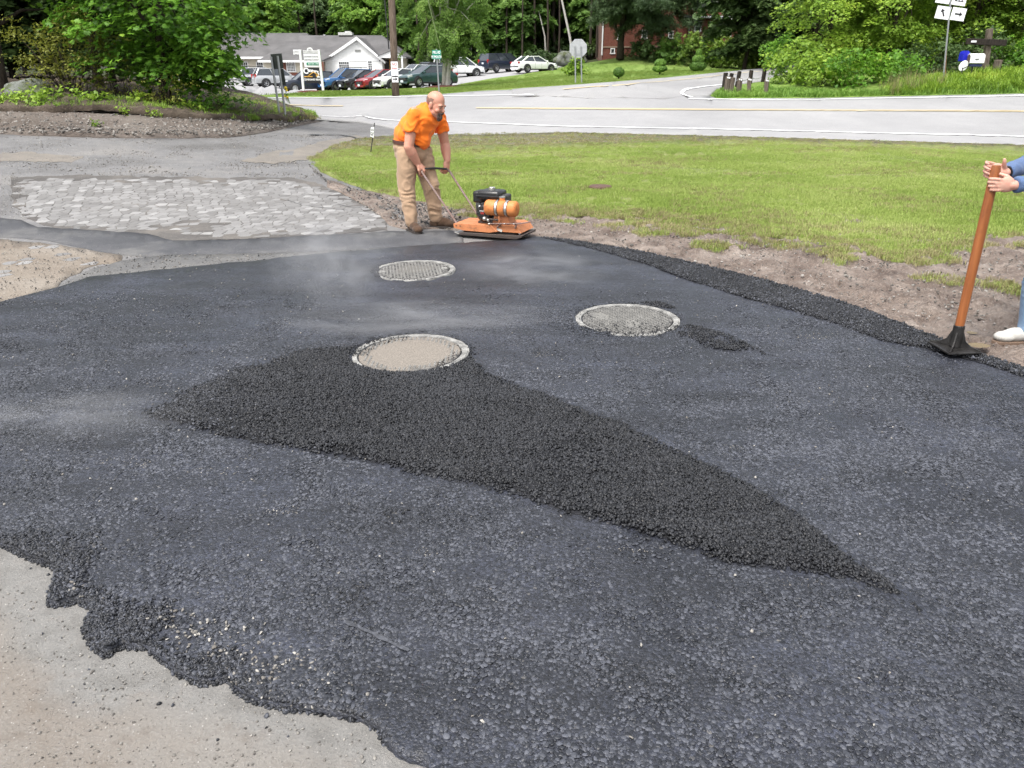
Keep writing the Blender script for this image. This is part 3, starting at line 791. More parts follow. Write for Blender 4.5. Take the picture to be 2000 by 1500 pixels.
# crumbly near edge and spill
FE = ASPH_FRONT[1:-1]
def near_edge(px, py, x, y):
    d = edge_dist(px, py, FE, closed=False); ins = in_poly(px, py, ASPH)
    n = vnoise(x, y, 2.2, 88, 2)
    return np.where(ins, np.clip(0.85 + n * .8 - d / 85, 0.0, 1) ** 2.2 * .8, np.clip(0.55 + n * 0.5 - d / 14, 0, 0.6) + 0.0004 * (d < 160))
x, y, z = rand_in([[(-60, 900), (200, 980), (500, 1100), (900, 1290), (1040, 1540), (600, 1540), (150, 1400), (-60, 1200)]], 9500, near_edge)
px, py, _ = project(x, y, z); ins = in_poly(px, py, ASPH)
zz = z + np.where(ins, ZA, 0.004) + rng.uniform(-0.003, 0.004, len(x)) * ins
stones('crumbled_edge_stones', x, y, zz, 0.003, 0.0082, PT + PG + PG, 'crumbled black stones along the near left edge of the asphalt', 0.8, (0.8, 1.2))
PALE = [[(580,1205),(700,1215),(820,1260),(780,1290),(650,1250)], [(100,1200),(180,1225),(350,1320),(620,1400),(560,1300),(350,1190),(270,1195)], [(560,1270),(760,1380),(720,1420),(560,1380)], [(450,1290),(560,1350),(520,1390),(400,1330)], [(1340,1100),(1700,1150),(1750,1200),(1560,1170)]]
PALE = [[(p[0], p[1]) for p in q] for q in PALE]
x, y, z = rand_in([[(270,1205),(350,1225),(450,1300),(600,1400),(560,1400),(430,1340),(330,1270)], [(110,1140),(190,1165),(230,1200),(160,1190)], [(560,1375),(660,1395),(700,1412),(600,1400)], [(300,1180),(620,1290),(760,1400),(500,1380)]], 230)
stones('bare_pale_stones', x, y, z + ZA + 0.004, 0.003, 0.0065, PP, 'bare pale stones showing here and there in the asphalt', 0.6)
x, y, z = rand_in([VISA], 420)
px, py, _ = project(x, y, z); k = in_poly(px, py, ASPH) & away(x, y)
stones('scattered_pale_stones', x[k], y[k], z[k] + ZA + 0.004, 0.003, 0.006, PP, 'single pale stones scattered over the new asphalt', 0.6)
# small stones on bare ground, mud, gravel bank, driveway
x, y, z = rand_in([[(-40,1080),(100,1200),(300,1320),(700,1440),(800,1540),(-40,1540)]], 900)
stones('ground_pebbles', x, y, z + 0.004, 0.0012, 0.0045, PP + PG2, 'small pebbles on the bare ground', 0.5, pw=2.0)
x, y, z = rand_in([[(900,440),(1100,430),(1400,450),(2100,500),(2100,760),(1700,600),(1300,500),(1050,465)], [(690,395),(760,400),(900,440),(880,452),(790,450),(740,425)]], 3400)
stones('mud_pebbles', x, y, z + 0.02, 0.003, 0.013, PG2 + PP[:1], 'pebbles and crumbs in the mud', 0.6, pw=2.0)
x, y, z = rand_in([[(-60,262),(0,262),(320,270),(448,269),(544,254),(624,238),(560,238),(400,234),(200,224),(0,214),(-60,212)]], 3000, lambda px, py, x, y: np.clip((py - 222) / 34, 0.25, 1))
stones('bank_stones', x, y, z + 0.07 + 0.6 * bank_h(0, 0, x, y), 0.008, 0.034, PG2, 'grey stones on the foot of the left bank', 0.6, pw=1.6)
x, y, z = rand_in([[(640,352),(700,372),(780,392),(900,410),(900,445),(800,448),(745,425),(690,392),(620,345),(600,318)]], 2600)
stones('driveway_edge_stones', x, y, z + 0.012, 0.003, 0.016, PG2 + PT[:2], 'crumbs of asphalt and stone along the driveway edge', 0.6, pw=2.0)

# ------------------------------------------------------------------ cracked old paving: each piece its own slab
CRACK = [(35,352),(160,348),(300,350),(430,353),(540,350),(600,360),(680,385),(745,420),(750,446),(640,457),(500,463),(350,469),(300,458),(200,450),(130,447),(60,428),(35,400)]
CR2 = [(-10,482),(80,480),(170,492),(230,506),(150,528),(110,555),(40,580),(-10,588)]
def mat_slab(name):
    m = NT(name)
    r = m.objrand(); i = m.isl()
    rr = m.math('FRACT', m.math('ADD', m.math('MULTIPLY', r, 7.3), i))
    c = m.ramp(rr, [(0, (0.155, 0.151, 0.147)), (0.5, (0.20, 0.196, 0.192)), (0.85, (0.24, 0.236, 0.232)), (1, (0.30, 0.296, 0.29))])
    n = m.noise(60, 5)
    c = m.mix(m.rng(n, 0.5, 0.7, 0, 0.35), c, (0.17, 0.15, 0.13))
    m.bump(n, 0.5, 0.006)
    return m.done(c, 0.9, 0, 0.3)
M_SLAB = mat_slab('cracked_paving')
def cracked(polys, spacing, seed):
    lr = np.random.default_rng(seed)
    allp = [p for q in polys for p in q]
    wx, wy, _ = ground_px([p[0] for p in allp], [p[1] for p in allp])
    xs = np.arange(wx.min() - .5, wx.max() + .5, spacing); ys = np.arange(wy.min() - .5, wy.max() + .5, spacing * 1.15)
    X, Y = np.meshgrid(xs, ys); X = X + (np.arange(len(ys)) % 2)[:, None] * spacing / 2
    X = (X + lr.uniform(-.33, .33, X.shape) * spacing).ravel(); Y = (Y + lr.uniform(-.33, .33, Y.shape) * spacing).ravel()
    r = delaunay_2d_cdt([Vector((a, b)) for a, b in zip(X, Y)], [], [], 0, 1e-6)
    V = [Vector((v.x, v.y)) for v in r[0]]; T = r[2]
    cen = []; at_v = {}
    for ti, t in enumerate(T):
        a, b, c = (V[i] for i in t)
        d = 2 * (a.x * (b.y - c.y) + b.x * (c.y - a.y) + c.x * (a.y - b.y))
        if abs(d) < 1e-9: cen.append((a + b + c) / 3)
        else:
            ux = (a.length_squared * (b.y - c.y) + b.length_squared * (c.y - a.y) + c.length_squared * (a.y - b.y)) / d
            uy = (a.length_squared * (c.x - b.x) + b.length_squared * (a.x - c.x) + c.length_squared * (b.x - a.x)) / d
            cen.append(Vector((ux, uy)))
        for i in t: at_v.setdefault(i, []).append(ti)
    out = []
    for i, ts in at_v.items():
        if len(ts) < 4: continue
        c = V[i]; ps = sorted((cen[t] for t in ts), key=lambda p: math.atan2(p.y - c.y, p.x - c.x))
        if max((p - c).length for p in ps) > spacing * 1.6: continue
        px, py, _ = project(c.x, c.y, float(terr(c.x, c.y)))
        if not any(in_poly([px], [py], q)[0] for q in polys): continue
        out.append((c, ps, float(py), float(px)))
    return out
def slab(c, ps, h, gap, base):
    """slab polygon with a chamfered top, verts relative to base"""
    g = Vector((sum(p.x for p in ps), sum(p.y for p in ps))) / len(ps)
    n = len(ps); vs = []
    for k, dz in ((1 - gap, -0.02), (1 - gap, h - 0.004), (1 - gap * 1.9, h)):
        for p in ps:
            q = g + (p - g) * k
            vs.append((q.x - base.x, q.y - base.y, float(terr(q.x, q.y)) - base.z + dz))
    fs = [tuple(range(2 * n, 3 * n))]
    for L in (0, 1):
        for i in range(n):
            j = (i + 1) % n; fs.append((L * n + i, L * n + j, (L + 1) * n + j, (L + 1) * n + i))
    return vs, fs
cells = cracked([CRACK], 0.125, 5)
cells.sort(key=lambda c: -c[2])
base_c = G(400, 420)
op = empty('cracked_paving', base_c, label='old grey paving broken into crazed pieces, left of the man in orange'); op['kind'] = 'structure'
rest = MB()
for i, (c, ps, py, px) in enumerate(cells):
    nz = noise.noise(Vector((c.x * 0.8, c.y * 0.8, 4.4))) + 0.5 * noise.noise(Vector((c.x * 3, c.y * 3, 1.4)))
    ed = float(edge_dist([px], [py], CRACK)[0])
    if ed < 16 and random.random() > .5 + ed / 20: continue
    h = 0.0085 + 0.003 * nz + 0.0015 * random.random()
    if py > 415 and nz < -0.34 and random.random() < 0.7: continue       # buried under dirt
    gap = 0.045 + 0.045 * random.random()
    vs, fs = slab(c, ps, h, gap, base_c)
    if i < 300:
        me = bpy.data.meshes.new('paving_piece'); me.from_pydata(vs, [], fs); me.update()
        link('paving_piece', me, M_SLAB, op)
    else: rest.add(vs, fs)
o = link('small_paving_pieces', rest.mesh(), M_SLAB, op); o['kind'] = 'stuff'
DARKB = rough_poly([(25,346),(160,343),(300,345),(440,349),(560,346),(620,358),(700,388),(755,420),(760,450),(640,460),(500,466),(350,472),(300,461),(200,454),(120,450),(55,431),(25,402)], 9, 11, 71, ay=3.5)
M_JOINT = mat_soil('dirt_in_cracks', (0.070, 0.066, 0.063), (0.105, 0.098, 0.092), (0.165, 0.150, 0.134), 1.4, 0.95, 0.5, 0.02, fine=60, bd=0.006)
sheet('dirt_bed', DARKB, M_JOINT, 0.005, (26, 8), drop=False, label='dirt bed showing in the cracks of the old paving')
cs2 = cracked([CR2], 0.16, 9)
b2 = MB(); base2 = G(80, 520)
for c, ps, py, px in cs2:
    if random.random() < 0.76: continue
    b2.add(*slab(c, ps, 0.012, 0.22, base2))
o = b2.build('old_paving_remnants', M_SLAB); o.location = base2; tag(o, 'worn pale paving pieces left in the sandy patch', kind='stuff')

DS = strip('scrape_mark', [(675,1232),(700,1244),(730,1256),(760,1272),(800,1290)], 0.012, simple('pale_scrape', (.055, .058, .068), .7, var=.6, scale=60), 0.040, wobble=1.6); tag(DS, 'pale scrape mark across the near asphalt', kind='structure')
# the long crack in the driveway apron
M_TARB = simple('black_tar', (0.02, 0.02, 0.02), 0.6)
def crack(line, w, label):
    o = strip('crack', line, w, M_TARB, 0.012, wobble=1.2); tag(o, label, kind='structure')
crack([(604,265),(630,264),(660,264),(690,269),(704,275)], 0.09, 'long dark crack across the driveway apron near the road')
x, y, z = rand_in([[(0,266),(320,272),(600,262),(700,262),(620,300),(596,318),(640,352),(540,345),(300,345),(30,345),(-60,400),(-60,270)]], 5200, lambda px, py, x, y: np.clip(.4 + vnoise(x, y, .8, 91, 2), .05, 1))
stones('driveway_grit', x, y, z + 0.004, 0.003, 0.013, PG2, 'loose grit strewn over the old driveway', 0.5, pw=2.0)
x, y, z = rand_in([[(0,470),(240,500),(480,500),(700,490),(880,480),(640,502),(280,538),(0,598)], [(0,345),(35,345),(60,430),(0,425)]], 2200)
stones('patch_grit', x, y, z + 0.02, 0.002, 0.008, PG2 + PT[:1], 'loose grit between the old paving and the new asphalt', 0.5, pw=2.0)
crack([(660,400),(680,405),(700,407),(726,404)], 0.012, 'short dark crack in the old driveway beside the lawn')
crack([(560,392),(590,402),(640,408),(680,412)], 0.010, 'thin dark crack in the old driveway left of the boots')

# ------------------------------------------------------------------ grass
def mat_leaf(name, ramp, rough=0.55, trans=0.35, rnd='isl', big=0.0, spec=0.35, tint=None):
    g_ = 1.0 if 'grass' in name else 1.45
    ramp = [(p, tuple(min(.55, c * g_) for c in col)) for p, col in ramp]
    m = NT(name, 'Object')
    r = m.isl() if rnd == 'isl' else m.objrand()
    if rnd == 'both': r = m.math('FRACT', m.math('ADD', m.isl(), m.objrand()))
    if big:
        g = m.n('ShaderNodeNewGeometry').outputs['Position']
        nb = m.noise(big, 3, 0.5, g)
        r = m.math('MULTIPLY_ADD', r, 0.45, m.rng(nb, 0.3, 0.7, 0.0, 0.55))
    c = m.ramp(r, ramp)
    tr = m.n('ShaderNodeBsdfTranslucent'); m.l(c, tr.inputs[0])
    mx = m.n('ShaderNodeMixShader'); mx.inputs[0].default_value = trans
    m.done(c, rough, 0, spec)
    m.l(m.p.outputs[0], mx.inputs[1]); m.l(tr.outputs[0], mx.inputs[2]); m.l(mx.outputs[0], m.out.inputs['Surface'])
    return m.m
M_GRASS = mat_leaf('lawn_grass', [(0.0, (0.185, 0.270, 0.050)), (0.4, (0.285, 0.380, 0.082)), (0.75, (0.39, 0.46, 0.14)), (1.0, (0.55, 0.54, 0.26))], 0.6, 0.4, 'isl', 0.35)
M_DRYG = mat_leaf('dry_grass', [(0.0, (0.17, 0.16, 0.06)), (0.5, (0.27, 0.25, 0.11)), (1.0, (0.42, 0.37, 0.20))], 0.7, 0.3, 'isl', 0.6)
M_WEED = mat_leaf('weeds', [(0.0, (0.06, 0.12, 0.02)), (0.5, (0.12, 0.22, 0.035)), (1.0, (0.24, 0.34, 0.07))], 0.55, 0.35, 'isl', 0.5)
def tuft(seed, n, h, spread, w, lean=0.45):
    lr = np.random.default_rng(seed); V = []; Fc = []
    for i in range(n):
        a = lr.uniform(0, 6.28); r = spread * math.sqrt(lr.random()); bx, by = r * math.cos(a), r * math.sin(a)
        L = h * lr.uniform(0.55, 1.15); th = lr.uniform(0, 6.28); ln = lean * lr.uniform(0.2, 1.3)
        dx, dy = math.cos(th), math.sin(th); sx, sy = -dy, dx; ww = w * lr.uniform(.7, 1.2)
        b = len(V)
        for t, k in ((0, 1), (0.55, 0.85)):
            ox = dx * ln * L * t * t; oy = dy * ln * L * t * t
            for s in (-1, 1): V.append((bx + ox + sx * ww * k * s / 2, by + oy + sy * ww * k * s / 2, L * t * 0.96))
        V.append((bx + dx * ln * L, by + dy * ln * L, L * (1 - 0.25 * ln)))
        Fc += [(b, b + 1, b + 3), (b, b + 3, b + 2), (b + 2, b + 3, b + 4)]
    return np_mesh('tuft%d' % seed, V, Fc, 3)
TG = [proto(tuft(i, 34, 0.050, 0.095, 0.0055), M_GRASS) for i in range(5)]
TD = [proto(tuft(i + 20, 22, 0.060, 0.075, 0.006, 0.8), M_DRYG) for i in range(4)]
TL = [proto(tuft(i + 40, 16, 0.20, 0.10, 0.012, 0.7), M_WEED) for i in range(4)]
def plant(name, x, y, z, protos, s0, s1, label, parent=None):
    n = len(x)
    rot = np.stack([np.zeros(n), np.zeros(n), rng.uniform(0, 6.28, n)], 1); s = rng.uniform(s0, s1, n)
    return scatter(name, np.stack([x, y, z], 1), rot, np.stack([s, s, s * rng.uniform(.7, 1.3, n)], 1), protos, label=label)
LV = [p for p in LAWN if p[0] < 2100] + []
LAWNV = [(min(p[0], 2120), p[1]) for p in LAWN]
def d_lawn(px, py, x, y):
    return np.clip(0.25 + edge_dist(px, py, LAWN) / 14, 0.2, 1) * np.clip(.95 + .8 * vnoise(x, y, 0.45, 78, 3), .3, 1)
x, y, z = rand_in([LAWNV], 34000, d_lawn)
hl = 0.02 * vnoise(x, y, 0.8, 2, 2)
plant('grass', x, y, z + 0.015 + hl, TG, 0.8, 1.25, 'short bright green lawn grass')
x, y, z = rand_in([LAWNV], 9000, lambda px, py, x, y: np.clip(0.14 + 1.5 * vnoise(x, y, 0.5, 77, 3) + np.clip(0.9 - edge_dist(px, py, LAWN) / 16, 0, 0.9), 0, 1))
plant('dry_grass', x, y, z + 0.012 + 0.02 * vnoise(x, y, 0.8, 2, 2), TD, 0.7, 1.2, 'pale dry patches in the lawn and ragged turf along its edge')
x, y, z = rand_in([[(min(a, 2120), b) for a, b in VERGE]], 5200)
plant('verge_grass', x, y, z + 0.02, TD + TG[:1], 0.6, 1.0, 'sparse brown grass on the road verge')
def d_mud(px, py, x, y):
    d = edge_dist(px, py, LAWN)
    return np.clip(1.0 - d / 26, 0, 1) * (vnoise(x, y, 1.6, 56, 2) > -.15) + 0.5 * (vnoise(x, y, 1.3, 55, 2) > 0.42)
x, y, z = rand_in([[(880,405),(1000,400),(1300,415),(1600,465),(1900,475),(2120,470),(2120,640),(1900,600),(1500,520),(1200,470),(1050,440),(900,425)]], 3600, d_mud)
plant('mud_tufts', x, y, z + 0.01, TD + TG[:2], 0.5, 1.1, 'ragged tufts of grass torn up in the mud')
x, y, z = rand_in([[(508,188),(637,181),(772,176),(873,174),(904,167),(1020,149),(1085,137),(1110,132),(1150,126),(1330,116),(1560,126),(1500,133),(1300,153),(1090,169),(860,185),(640,190)]], 24000)
TF = [proto(tuft(i + 60, 16, 0.11, 0.30, 0.022, 0.6), mat_leaf('far_grass', [(0.0, (0.12, 0.19, 0.030)), (0.5, (0.17, 0.26, 0.045)), (1.0, (0.26, 0.32, 0.08))], 0.6, 0.4, 'isl', 0.12)) for i in range(3)]
plant('far_grass', x, y, z + 0.01, TF, 0.7, 1.2, 'short grass on the strip beyond the road')
# ------------------------------------------------------------------ foliage
def T_maple():
    pts = [(0, -0.05), (0.22, -0.30), (0.30, -0.08), (0.52, 0.02), (0.34, 0.20), (0.30, 0.42), (0.12, 0.34), (0, 0.62), (-0.12, 0.34), (-0.30, 0.42), (-0.34, 0.20), (-0.52, 0.02), (-0.30, -0.08), (-0.22, -0.30)]
    V = [(0, 0.08, 0.05)] + [(x, y, -0.22 * (x * x + (y - .1) ** 2)) for x, y in pts]
    return np.array(V), np.array([(0, i + 1, (i + 1) % len(pts) + 1) for i in range(len(pts))])
def T_star():
    pts = [(0, -0.15), (0.28, -0.22), (0.46, 0.10), (0.20, 0.24), (0, 0.58), (-0.20, 0.24), (-0.46, 0.10), (-0.28, -0.22)]
    V = [(0, 0.05, 0.06)] + [(x, y, -0.2 * x * x) for x, y in pts]
    return np.array(V), np.array([(0, i + 1, (i + 1) % len(pts) + 1) for i in range(len(pts))])
def T_oval():
    V = np.array([(0, -0.5, 0), (0.24, -0.08, 0.05), (0, 0.5, -0.04), (-0.24, -0.08, 0.05)])
    return V, np.array([(0, 1, 2), (0, 2, 3)])
def T_clump():
    V = []; F_ = []
    lr = np.random.default_rng(3)
    for i in range(4):
        a = lr.uniform(0, 6.28); o = lr.normal(0, 0.28, 3) * (1, 1, .5)
        for k in range(3):
            t = a + k * 2.1 + lr.uniform(-.3, .3); r = lr.uniform(.3, .55)
            V.append((o[0] + r * math.cos(t), o[1] + r * math.sin(t), o[2] + lr.uniform(-.18, .12)))
        F_.append((3 * i, 3 * i + 1, 3 * i + 2))
    return np.array(V), np.array(F_)
def T_needle():
    V = []; F_ = []
    lr = np.random.default_rng(5)
    for i in range(7):
        d = lr.normal(0, 1, 3) * (1, 1, .45); d /= np.linalg.norm(d); s = np.cross(d, (0, 0, 1)); s /= np.linalg.norm(s) + 1e-6
        b = len(V); V += [tuple(s * .035), tuple(-s * .035), tuple(d * .6)]; F_.append((b, b + 1, b + 2))
    return np.array(V), np.array(F_)
def leaf_mesh(name, C, N, size, tmpl, seed, sv=0.35):
    """C leaf centres, N leaf normals"""
    lr = np.random.default_rng(seed); V, F_ = tmpl
    n = len(C); N = N / (np.linalg.norm(N, axis=1)[:, None] + 1e-9)
    a = lr.normal(size=(n, 3)); X = np.cross(a, N); X /= np.linalg.norm(X, axis=1)[:, None] + 1e-9; Yv = np.cross(N, X)
    s = size * (1 + sv * lr.uniform(-1, 1, n))
    W = (V[None, :, 0, None] * X[:, None] + V[None, :, 1, None] * Yv[:, None] + V[None, :, 2, None] * N[:, None]) * s[:, None, None] + C[:, None]
    FF = (F_[None] + (np.arange(n) * len(V))[:, None, None])
    return np_mesh(name, W.reshape(-1, 3), FF.reshape(-1, 3), 3)
def sprays(lr, S, per, jitter=0.35, flat=0.13):
    """S rows: x y z radius outx outy droop"""
    C = []; N = []
    for x, y, z, r, ox, oy, dr in S:
        m = max(3, int(per * r * r * lr.uniform(.7, 1.3)))
        a = lr.uniform(0, 6.28, m); q = r * np.sqrt(lr.random(m))
        u = q * np.cos(a); v = q * np.sin(a) * 0.75; w = lr.normal(0, flat * r, m)
        nv = np.array([ox * dr, oy * dr, 1.0]); nv /= np.linalg.norm(nv)
        o = np.array([ox, oy, 0.0]); o = o - nv * o.dot(nv); o /= np.linalg.norm(o) + 1e-9; t = np.cross(nv, o)
        P = np.array([x, y, z]) + u[:, None] * o + v[:, None] * t + (w - 0.25 * (q / r) ** 2 * r)[:, None] * nv
        C.append(P); N.append(nv + lr.normal(0, jitter, (m, 3)))
    return np.concatenate(C), np.concatenate(N)
def crown_sprays(lr, n, c, ax, r0, r1, shell=0.45, droop=0.35, zmin=None):
    S = []
    while len(S) < n:
        d = lr.normal(size=3); d /= np.linalg.norm(d); k = shell + (1 - shell) * lr.random() ** 0.6
        wob = 1 + 0.28 * noise.noise(Vector(d) * 1.7 + Vector((n * .1, ax[0], c[2])))
        p = np.array(c) + d * np.array(ax) * k * wob
        if zmin is not None and p[2] < zmin: continue
        h = math.hypot(d[0], d[1]) + 1e-6
        S.append((p[0], p[1], p[2], lr.uniform(r0, r1), d[0] / h, d[1] / h, droop * lr.uniform(.4, 1.6)))
    return S
M_MAPLE = mat_leaf('maple_leaves', [(0.0, (0.030, 0.075, 0.011)), (0.4, (0.070, 0.165, 0.016)), (0.8, (0.145, 0.28, 0.028)), (1.0, (0.30, 0.45, 0.055))], 0.5, 0.42, 'isl', 0.7)
M_YELLOWISH = mat_leaf('azalea_leaves', [(0.0, (0.07, 0.085, 0.015)), (0.5, (0.13, 0.145, 0.022)), (1.0, (0.23, 0.235, 0.04))], 0.55, 0.35, 'isl', 0.9)
M_RIGHT = mat_leaf('beech_leaves', [(0.0, (0.045, 0.095, 0.014)), (0.4, (0.12, 0.205, 0.022)), (0.8, (0.23, 0.33, 0.04)), (1.0, (0.34, 0.42, 0.07))], 0.5, 0.4, 'isl', 0.45)
M_FOR = [mat_leaf('forest_leaves', [(0.0, (0.030, 0.065, 0.016)), (0.5, (0.075, 0.145, 0.026)), (1.0, (0.15, 0.24, 0.045))], 0.6, 0.35, 'isl', 0.25),
         mat_leaf('dark_forest_leaves', [(0.0, (0.022, 0.045, 0.016)), (0.5, (0.052, 0.090, 0.026)), (1.0, (0.10, 0.145, 0.045))], 0.6, 0.3, 'isl', 0.25),
         mat_leaf('bright_forest_leaves', [(0.0, (0.055, 0.115, 0.020)), (0.5, (0.12, 0.225, 0.032)), (1.0, (0.22, 0.33, 0.06))], 0.6, 0.4, 'isl', 0.25)]
M_BIRCHL = mat_leaf('birch_leaves', [(0.0, (0.055, 0.105, 0.022)), (0.5, (0.11, 0.19, 0.035)), (1.0, (0.21, 0.30, 0.07))], 0.55, 0.4, 'isl', 0.4)
M_PINE = mat_leaf('pine_needles', [(0.0, (0.020, 0.036, 0.016)), (0.6, (0.040, 0.070, 0.026)), (1.0, (0.075, 0.11, 0.040))], 0.6, 0.15, 'isl', 0.3)
M_BUSH = mat_leaf('bush_leaves', [(0.0, (0.035, 0.070, 0.014)), (0.5, (0.10, 0.16, 0.025)), (1.0, (0.20, 0.27, 0.05))], 0.55, 0.35, 'isl', 0.5)
M_TOPI = mat_leaf('yew_foliage', [(0.0, (0.025, 0.055, 0.012)), (0.6, (0.07, 0.14, 0.02)), (1.0, (0.15, 0.26, 0.035))], 0.6, 0.2, 'isl', 1.5)
def mat_bark(name, c1, c2, birch=False):
    m = NT(name)
    co = m.map((6, 6, 1.2))
    n = m.noise(3, 6, 0.65, co)
    col = m.ramp(n, [(0.35, c1), (0.65, c2)])
    if birch:
        b = m.noise(5, 4, 0.7, m.map((2, 2, 9)))
        col = m.mix(m.rng(b, 0.60, 0.66), col, (0.03, 0.028, 0.025))
    m.bump(n, 0.8, 0.02)
    return m.done(col, 0.95, 0, 0.2)
M_BARK = mat_bark('dark_bark', (0.022, 0.017, 0.013), (0.065, 0.052, 0.04))
M_BIRCH = mat_bark('birch_bark', (0.36, 0.34, 0.31), (0.52, 0.50, 0.46), True)
def limbs(mb, base, top, r, lr, ends, n=9):
    base = Vector(base); top = Vector(top)
    pts = []; rs = []
    for i in range(n):
        t = i / (n - 1); p = base.lerp(top, t) + Vector((noise.noise(Vector((t * 3, r * 9, 1))), noise.noise(Vector((t * 3, r * 9, 5))), 0)) * 0.12 * (top - base).length * 0.3
        pts.append(p); rs.append(r * (1.25 - 0.25 * min(1, t * 8)) * (1 - 0.72 * t))
    mb.tube(pts, rs, 9)
    for e in ends:
        e = Vector(e); k = int(lr.uniform(0.25, 0.8) * (n - 1)); s = pts[k]
        mid = s.lerp(e, 0.5) + Vector((0, 0, 0.12 * (e - s).length))
        mb.tube([s, s.lerp(mid, .5) + Vector(lr.normal(0, .03, 3)), mid, mid.lerp(e, .6), e], [rs[k] * .5, rs[k] * .4, rs[k] * .3, rs[k] * .16, rs[k] * .05], 6)
    return pts
def make_tree(name, loc, label, cat, height, trunk_r, crown, leafm, barkm, size, tmpl, per, seed, group=None, nl=10, lean=(0, 0)):
    """crown: list of (n, centre, axes, r0, r1, shell, droop, zmin) in tree space"""
    lr = np.random.default_rng(seed)
    S = []
    for c in crown: S += crown_sprays(lr, *c)
    C, N = sprays(lr, S, per)
    t = empty(name, loc, label=label, cat=cat, group=group)
    ends = [S[i][:3] for i in lr.choice(len(S), min(nl, len(S)), replace=False)]
    mb = MB(); limbs(mb, (0, 0, -0.3), (lean[0], lean[1], height), trunk_r, lr, ends)
    mb.build('trunk', barkm, t, smooth=True, auto=False)
    link('crown', leaf_mesh('crown', C, N, size, tmpl, seed), leafm, t)
    return t
def place(t, loc, rz=0, s=1.0, label=None, sz=None):
    c = copy_tree(t); c.location = loc; c.rotation_euler = (0, 0, rz); c.scale = (s, s, sz or s)
    if label: c['label'] = label
    return c
def gz(x, y): return float(terr(x, y))
def atg(px, Y):
    """point on the terrain at photo column px and distance Y"""
    x = (px - 1000) / FPX * (Y * CP + 1.0 * SP)
    return Vector((x, Y, gz(x, Y)))
MAPLE, STAR, OVAL, CLUMP, NEEDLE = T_maple(), T_star(), T_oval(), T_clump(), T_needle()

# --- left bank trees
p = atg(330, 21.5)
make_tree('maple_tree', p, 'big leafy maple whose branches hang over the bank nearest the white building', 'tree', 6.5, 0.16,
          [(150, (0.25, -0.2, 2.9), (2.55, 1.9, 2.6), 0.35, 0.75, 0.35, 0.4, 0.30), (70, (1.45, -0.3, 1.5), (1.25, 1.0, 1.15), 0.3, 0.55, 0.2, 0.5, 0.15), (40, (0.3, 0.4, 1.0), (1.8, .8, .8), .3, .6, .2, .4, .1)], M_MAPLE, M_BARK, 0.150, MAPLE, 150, 101, nl=16)
p = atg(205, 22.3)
make_tree('maple_tree', p, 'shaded maple left of the big one, bright leaves only at the top of the picture', 'tree', 6.5, 0.13,
          [(70, (0.1, 0, 4.2), (2.1, 1.8, 2.2), 0.4, 0.8, 0.35, 0.4, 1.75)], M_MAPLE, M_BARK, 0.150, MAPLE, 130, 102, nl=12)
p = atg(18, 21.5)
make_tree('maple_tree', p, 'dark trunked tree at the far left corner above the boulder', 'tree', 7.5, 0.15,
          [(70, (0.3, 0.3, 4.6), (2.5, 2.0, 2.4), 0.4, 0.8, 0.35, 0.4, 1.8)], M_MAPLE, M_BARK, 0.150, MAPLE, 120, 103, nl=12)
# undergrowth shrubs in front of them
def shrub(name, loc, label, S, leafm, size, tmpl, per, seed, stems=9, group=None, cat='shrub', jitter=0.5):
    lr = np.random.default_rng(seed)
    C, N = sprays(lr, S, per, jitter, 0.25)
    t = empty(name, loc, label=label, cat=cat, group=group)
    mb = MB()
    for i in lr.choice(len(S), min(stems, len(S)), replace=False):
        e = Vector(S[i][:3]); b = Vector((lr.normal(0, .1), lr.normal(0, .1), -0.1)); m_ = b.lerp(e, .5) + Vector(lr.normal(0, .08, 3))
        mb.tube([b, m_, e], [0.016, 0.010, 0.004], 5)
    mb.build('stem', M_BARK, t, smooth=True, auto=False)
    link('foliage', leaf_mesh('foliage', C, N, size, tmpl, seed), leafm, t)
    return t
lr0 = np.random.default_rng(50)
shrub('azalea_shrub', atg(150, 20.6), 'tall loose yellow green shrub above the mossy boulder', crown_sprays(lr0, 300, (0, 0, 1.15), (1.65, 0.8, 1.05), 0.10, 0.24, 0.2, 0.3, 0.1), M_YELLOWISH, 0.085, OVAL, 360, 201, 30)
shrub('azalea_shrub', atg(330, 20.3), 'small loose yellowish shrub in the middle of the left bank', crown_sprays(lr0, 90, (0, 0, 0.50), (0.95, 0.4, 0.50), 0.08, 0.16, 0.2, 0.3, 0.05), M_YELLOWISH, 0.07, OVAL, 420, 202, 16)
shrub('azalea_shrub', atg(240, 20.9), 'sparse twiggy shrub right of the tall yellow green one', crown_sprays(lr0, 90, (0, 0, 0.6), (0.85, 0.4, 0.65), 0.08, 0.16, 0.2, 0.3, 0.1), M_YELLOWISH, 0.075, OVAL, 250, 203, 24)
seedl = [(118, 19.6, 'bright maple sapling just in front of the mossy boulder', 0.55, 0.40), (45, 19.2, 'low bright sapling clump at the left edge of the bank', 0.45, 0.30), (75, 19.0, 'low maple seedlings in front of the tall yellow green shrub', 0.50, 0.25), (170, 19.7, 'spreading green seedlings right of the boulder', 0.50, 0.30),
         (8, 18.9, 'leafy seedling under the pale rock at the picture edge', 0.3, 0.22), (205, 19.6, 'thin leafy sapling over the gravel edge', 0.35, 0.28), (285, 20.2, 'small broad leaved sapling under the big maple', 0.32, 0.32), (345, 20.5, 'yellow green bush at the foot of the big maple', 0.55, 0.32), (395, 21.0, 'dark low bush under the hanging maple branches', 0.7, 0.45), (440, 22.5, 'dark leafy bush at the right end of the bank trees', 0.75, 0.55)]
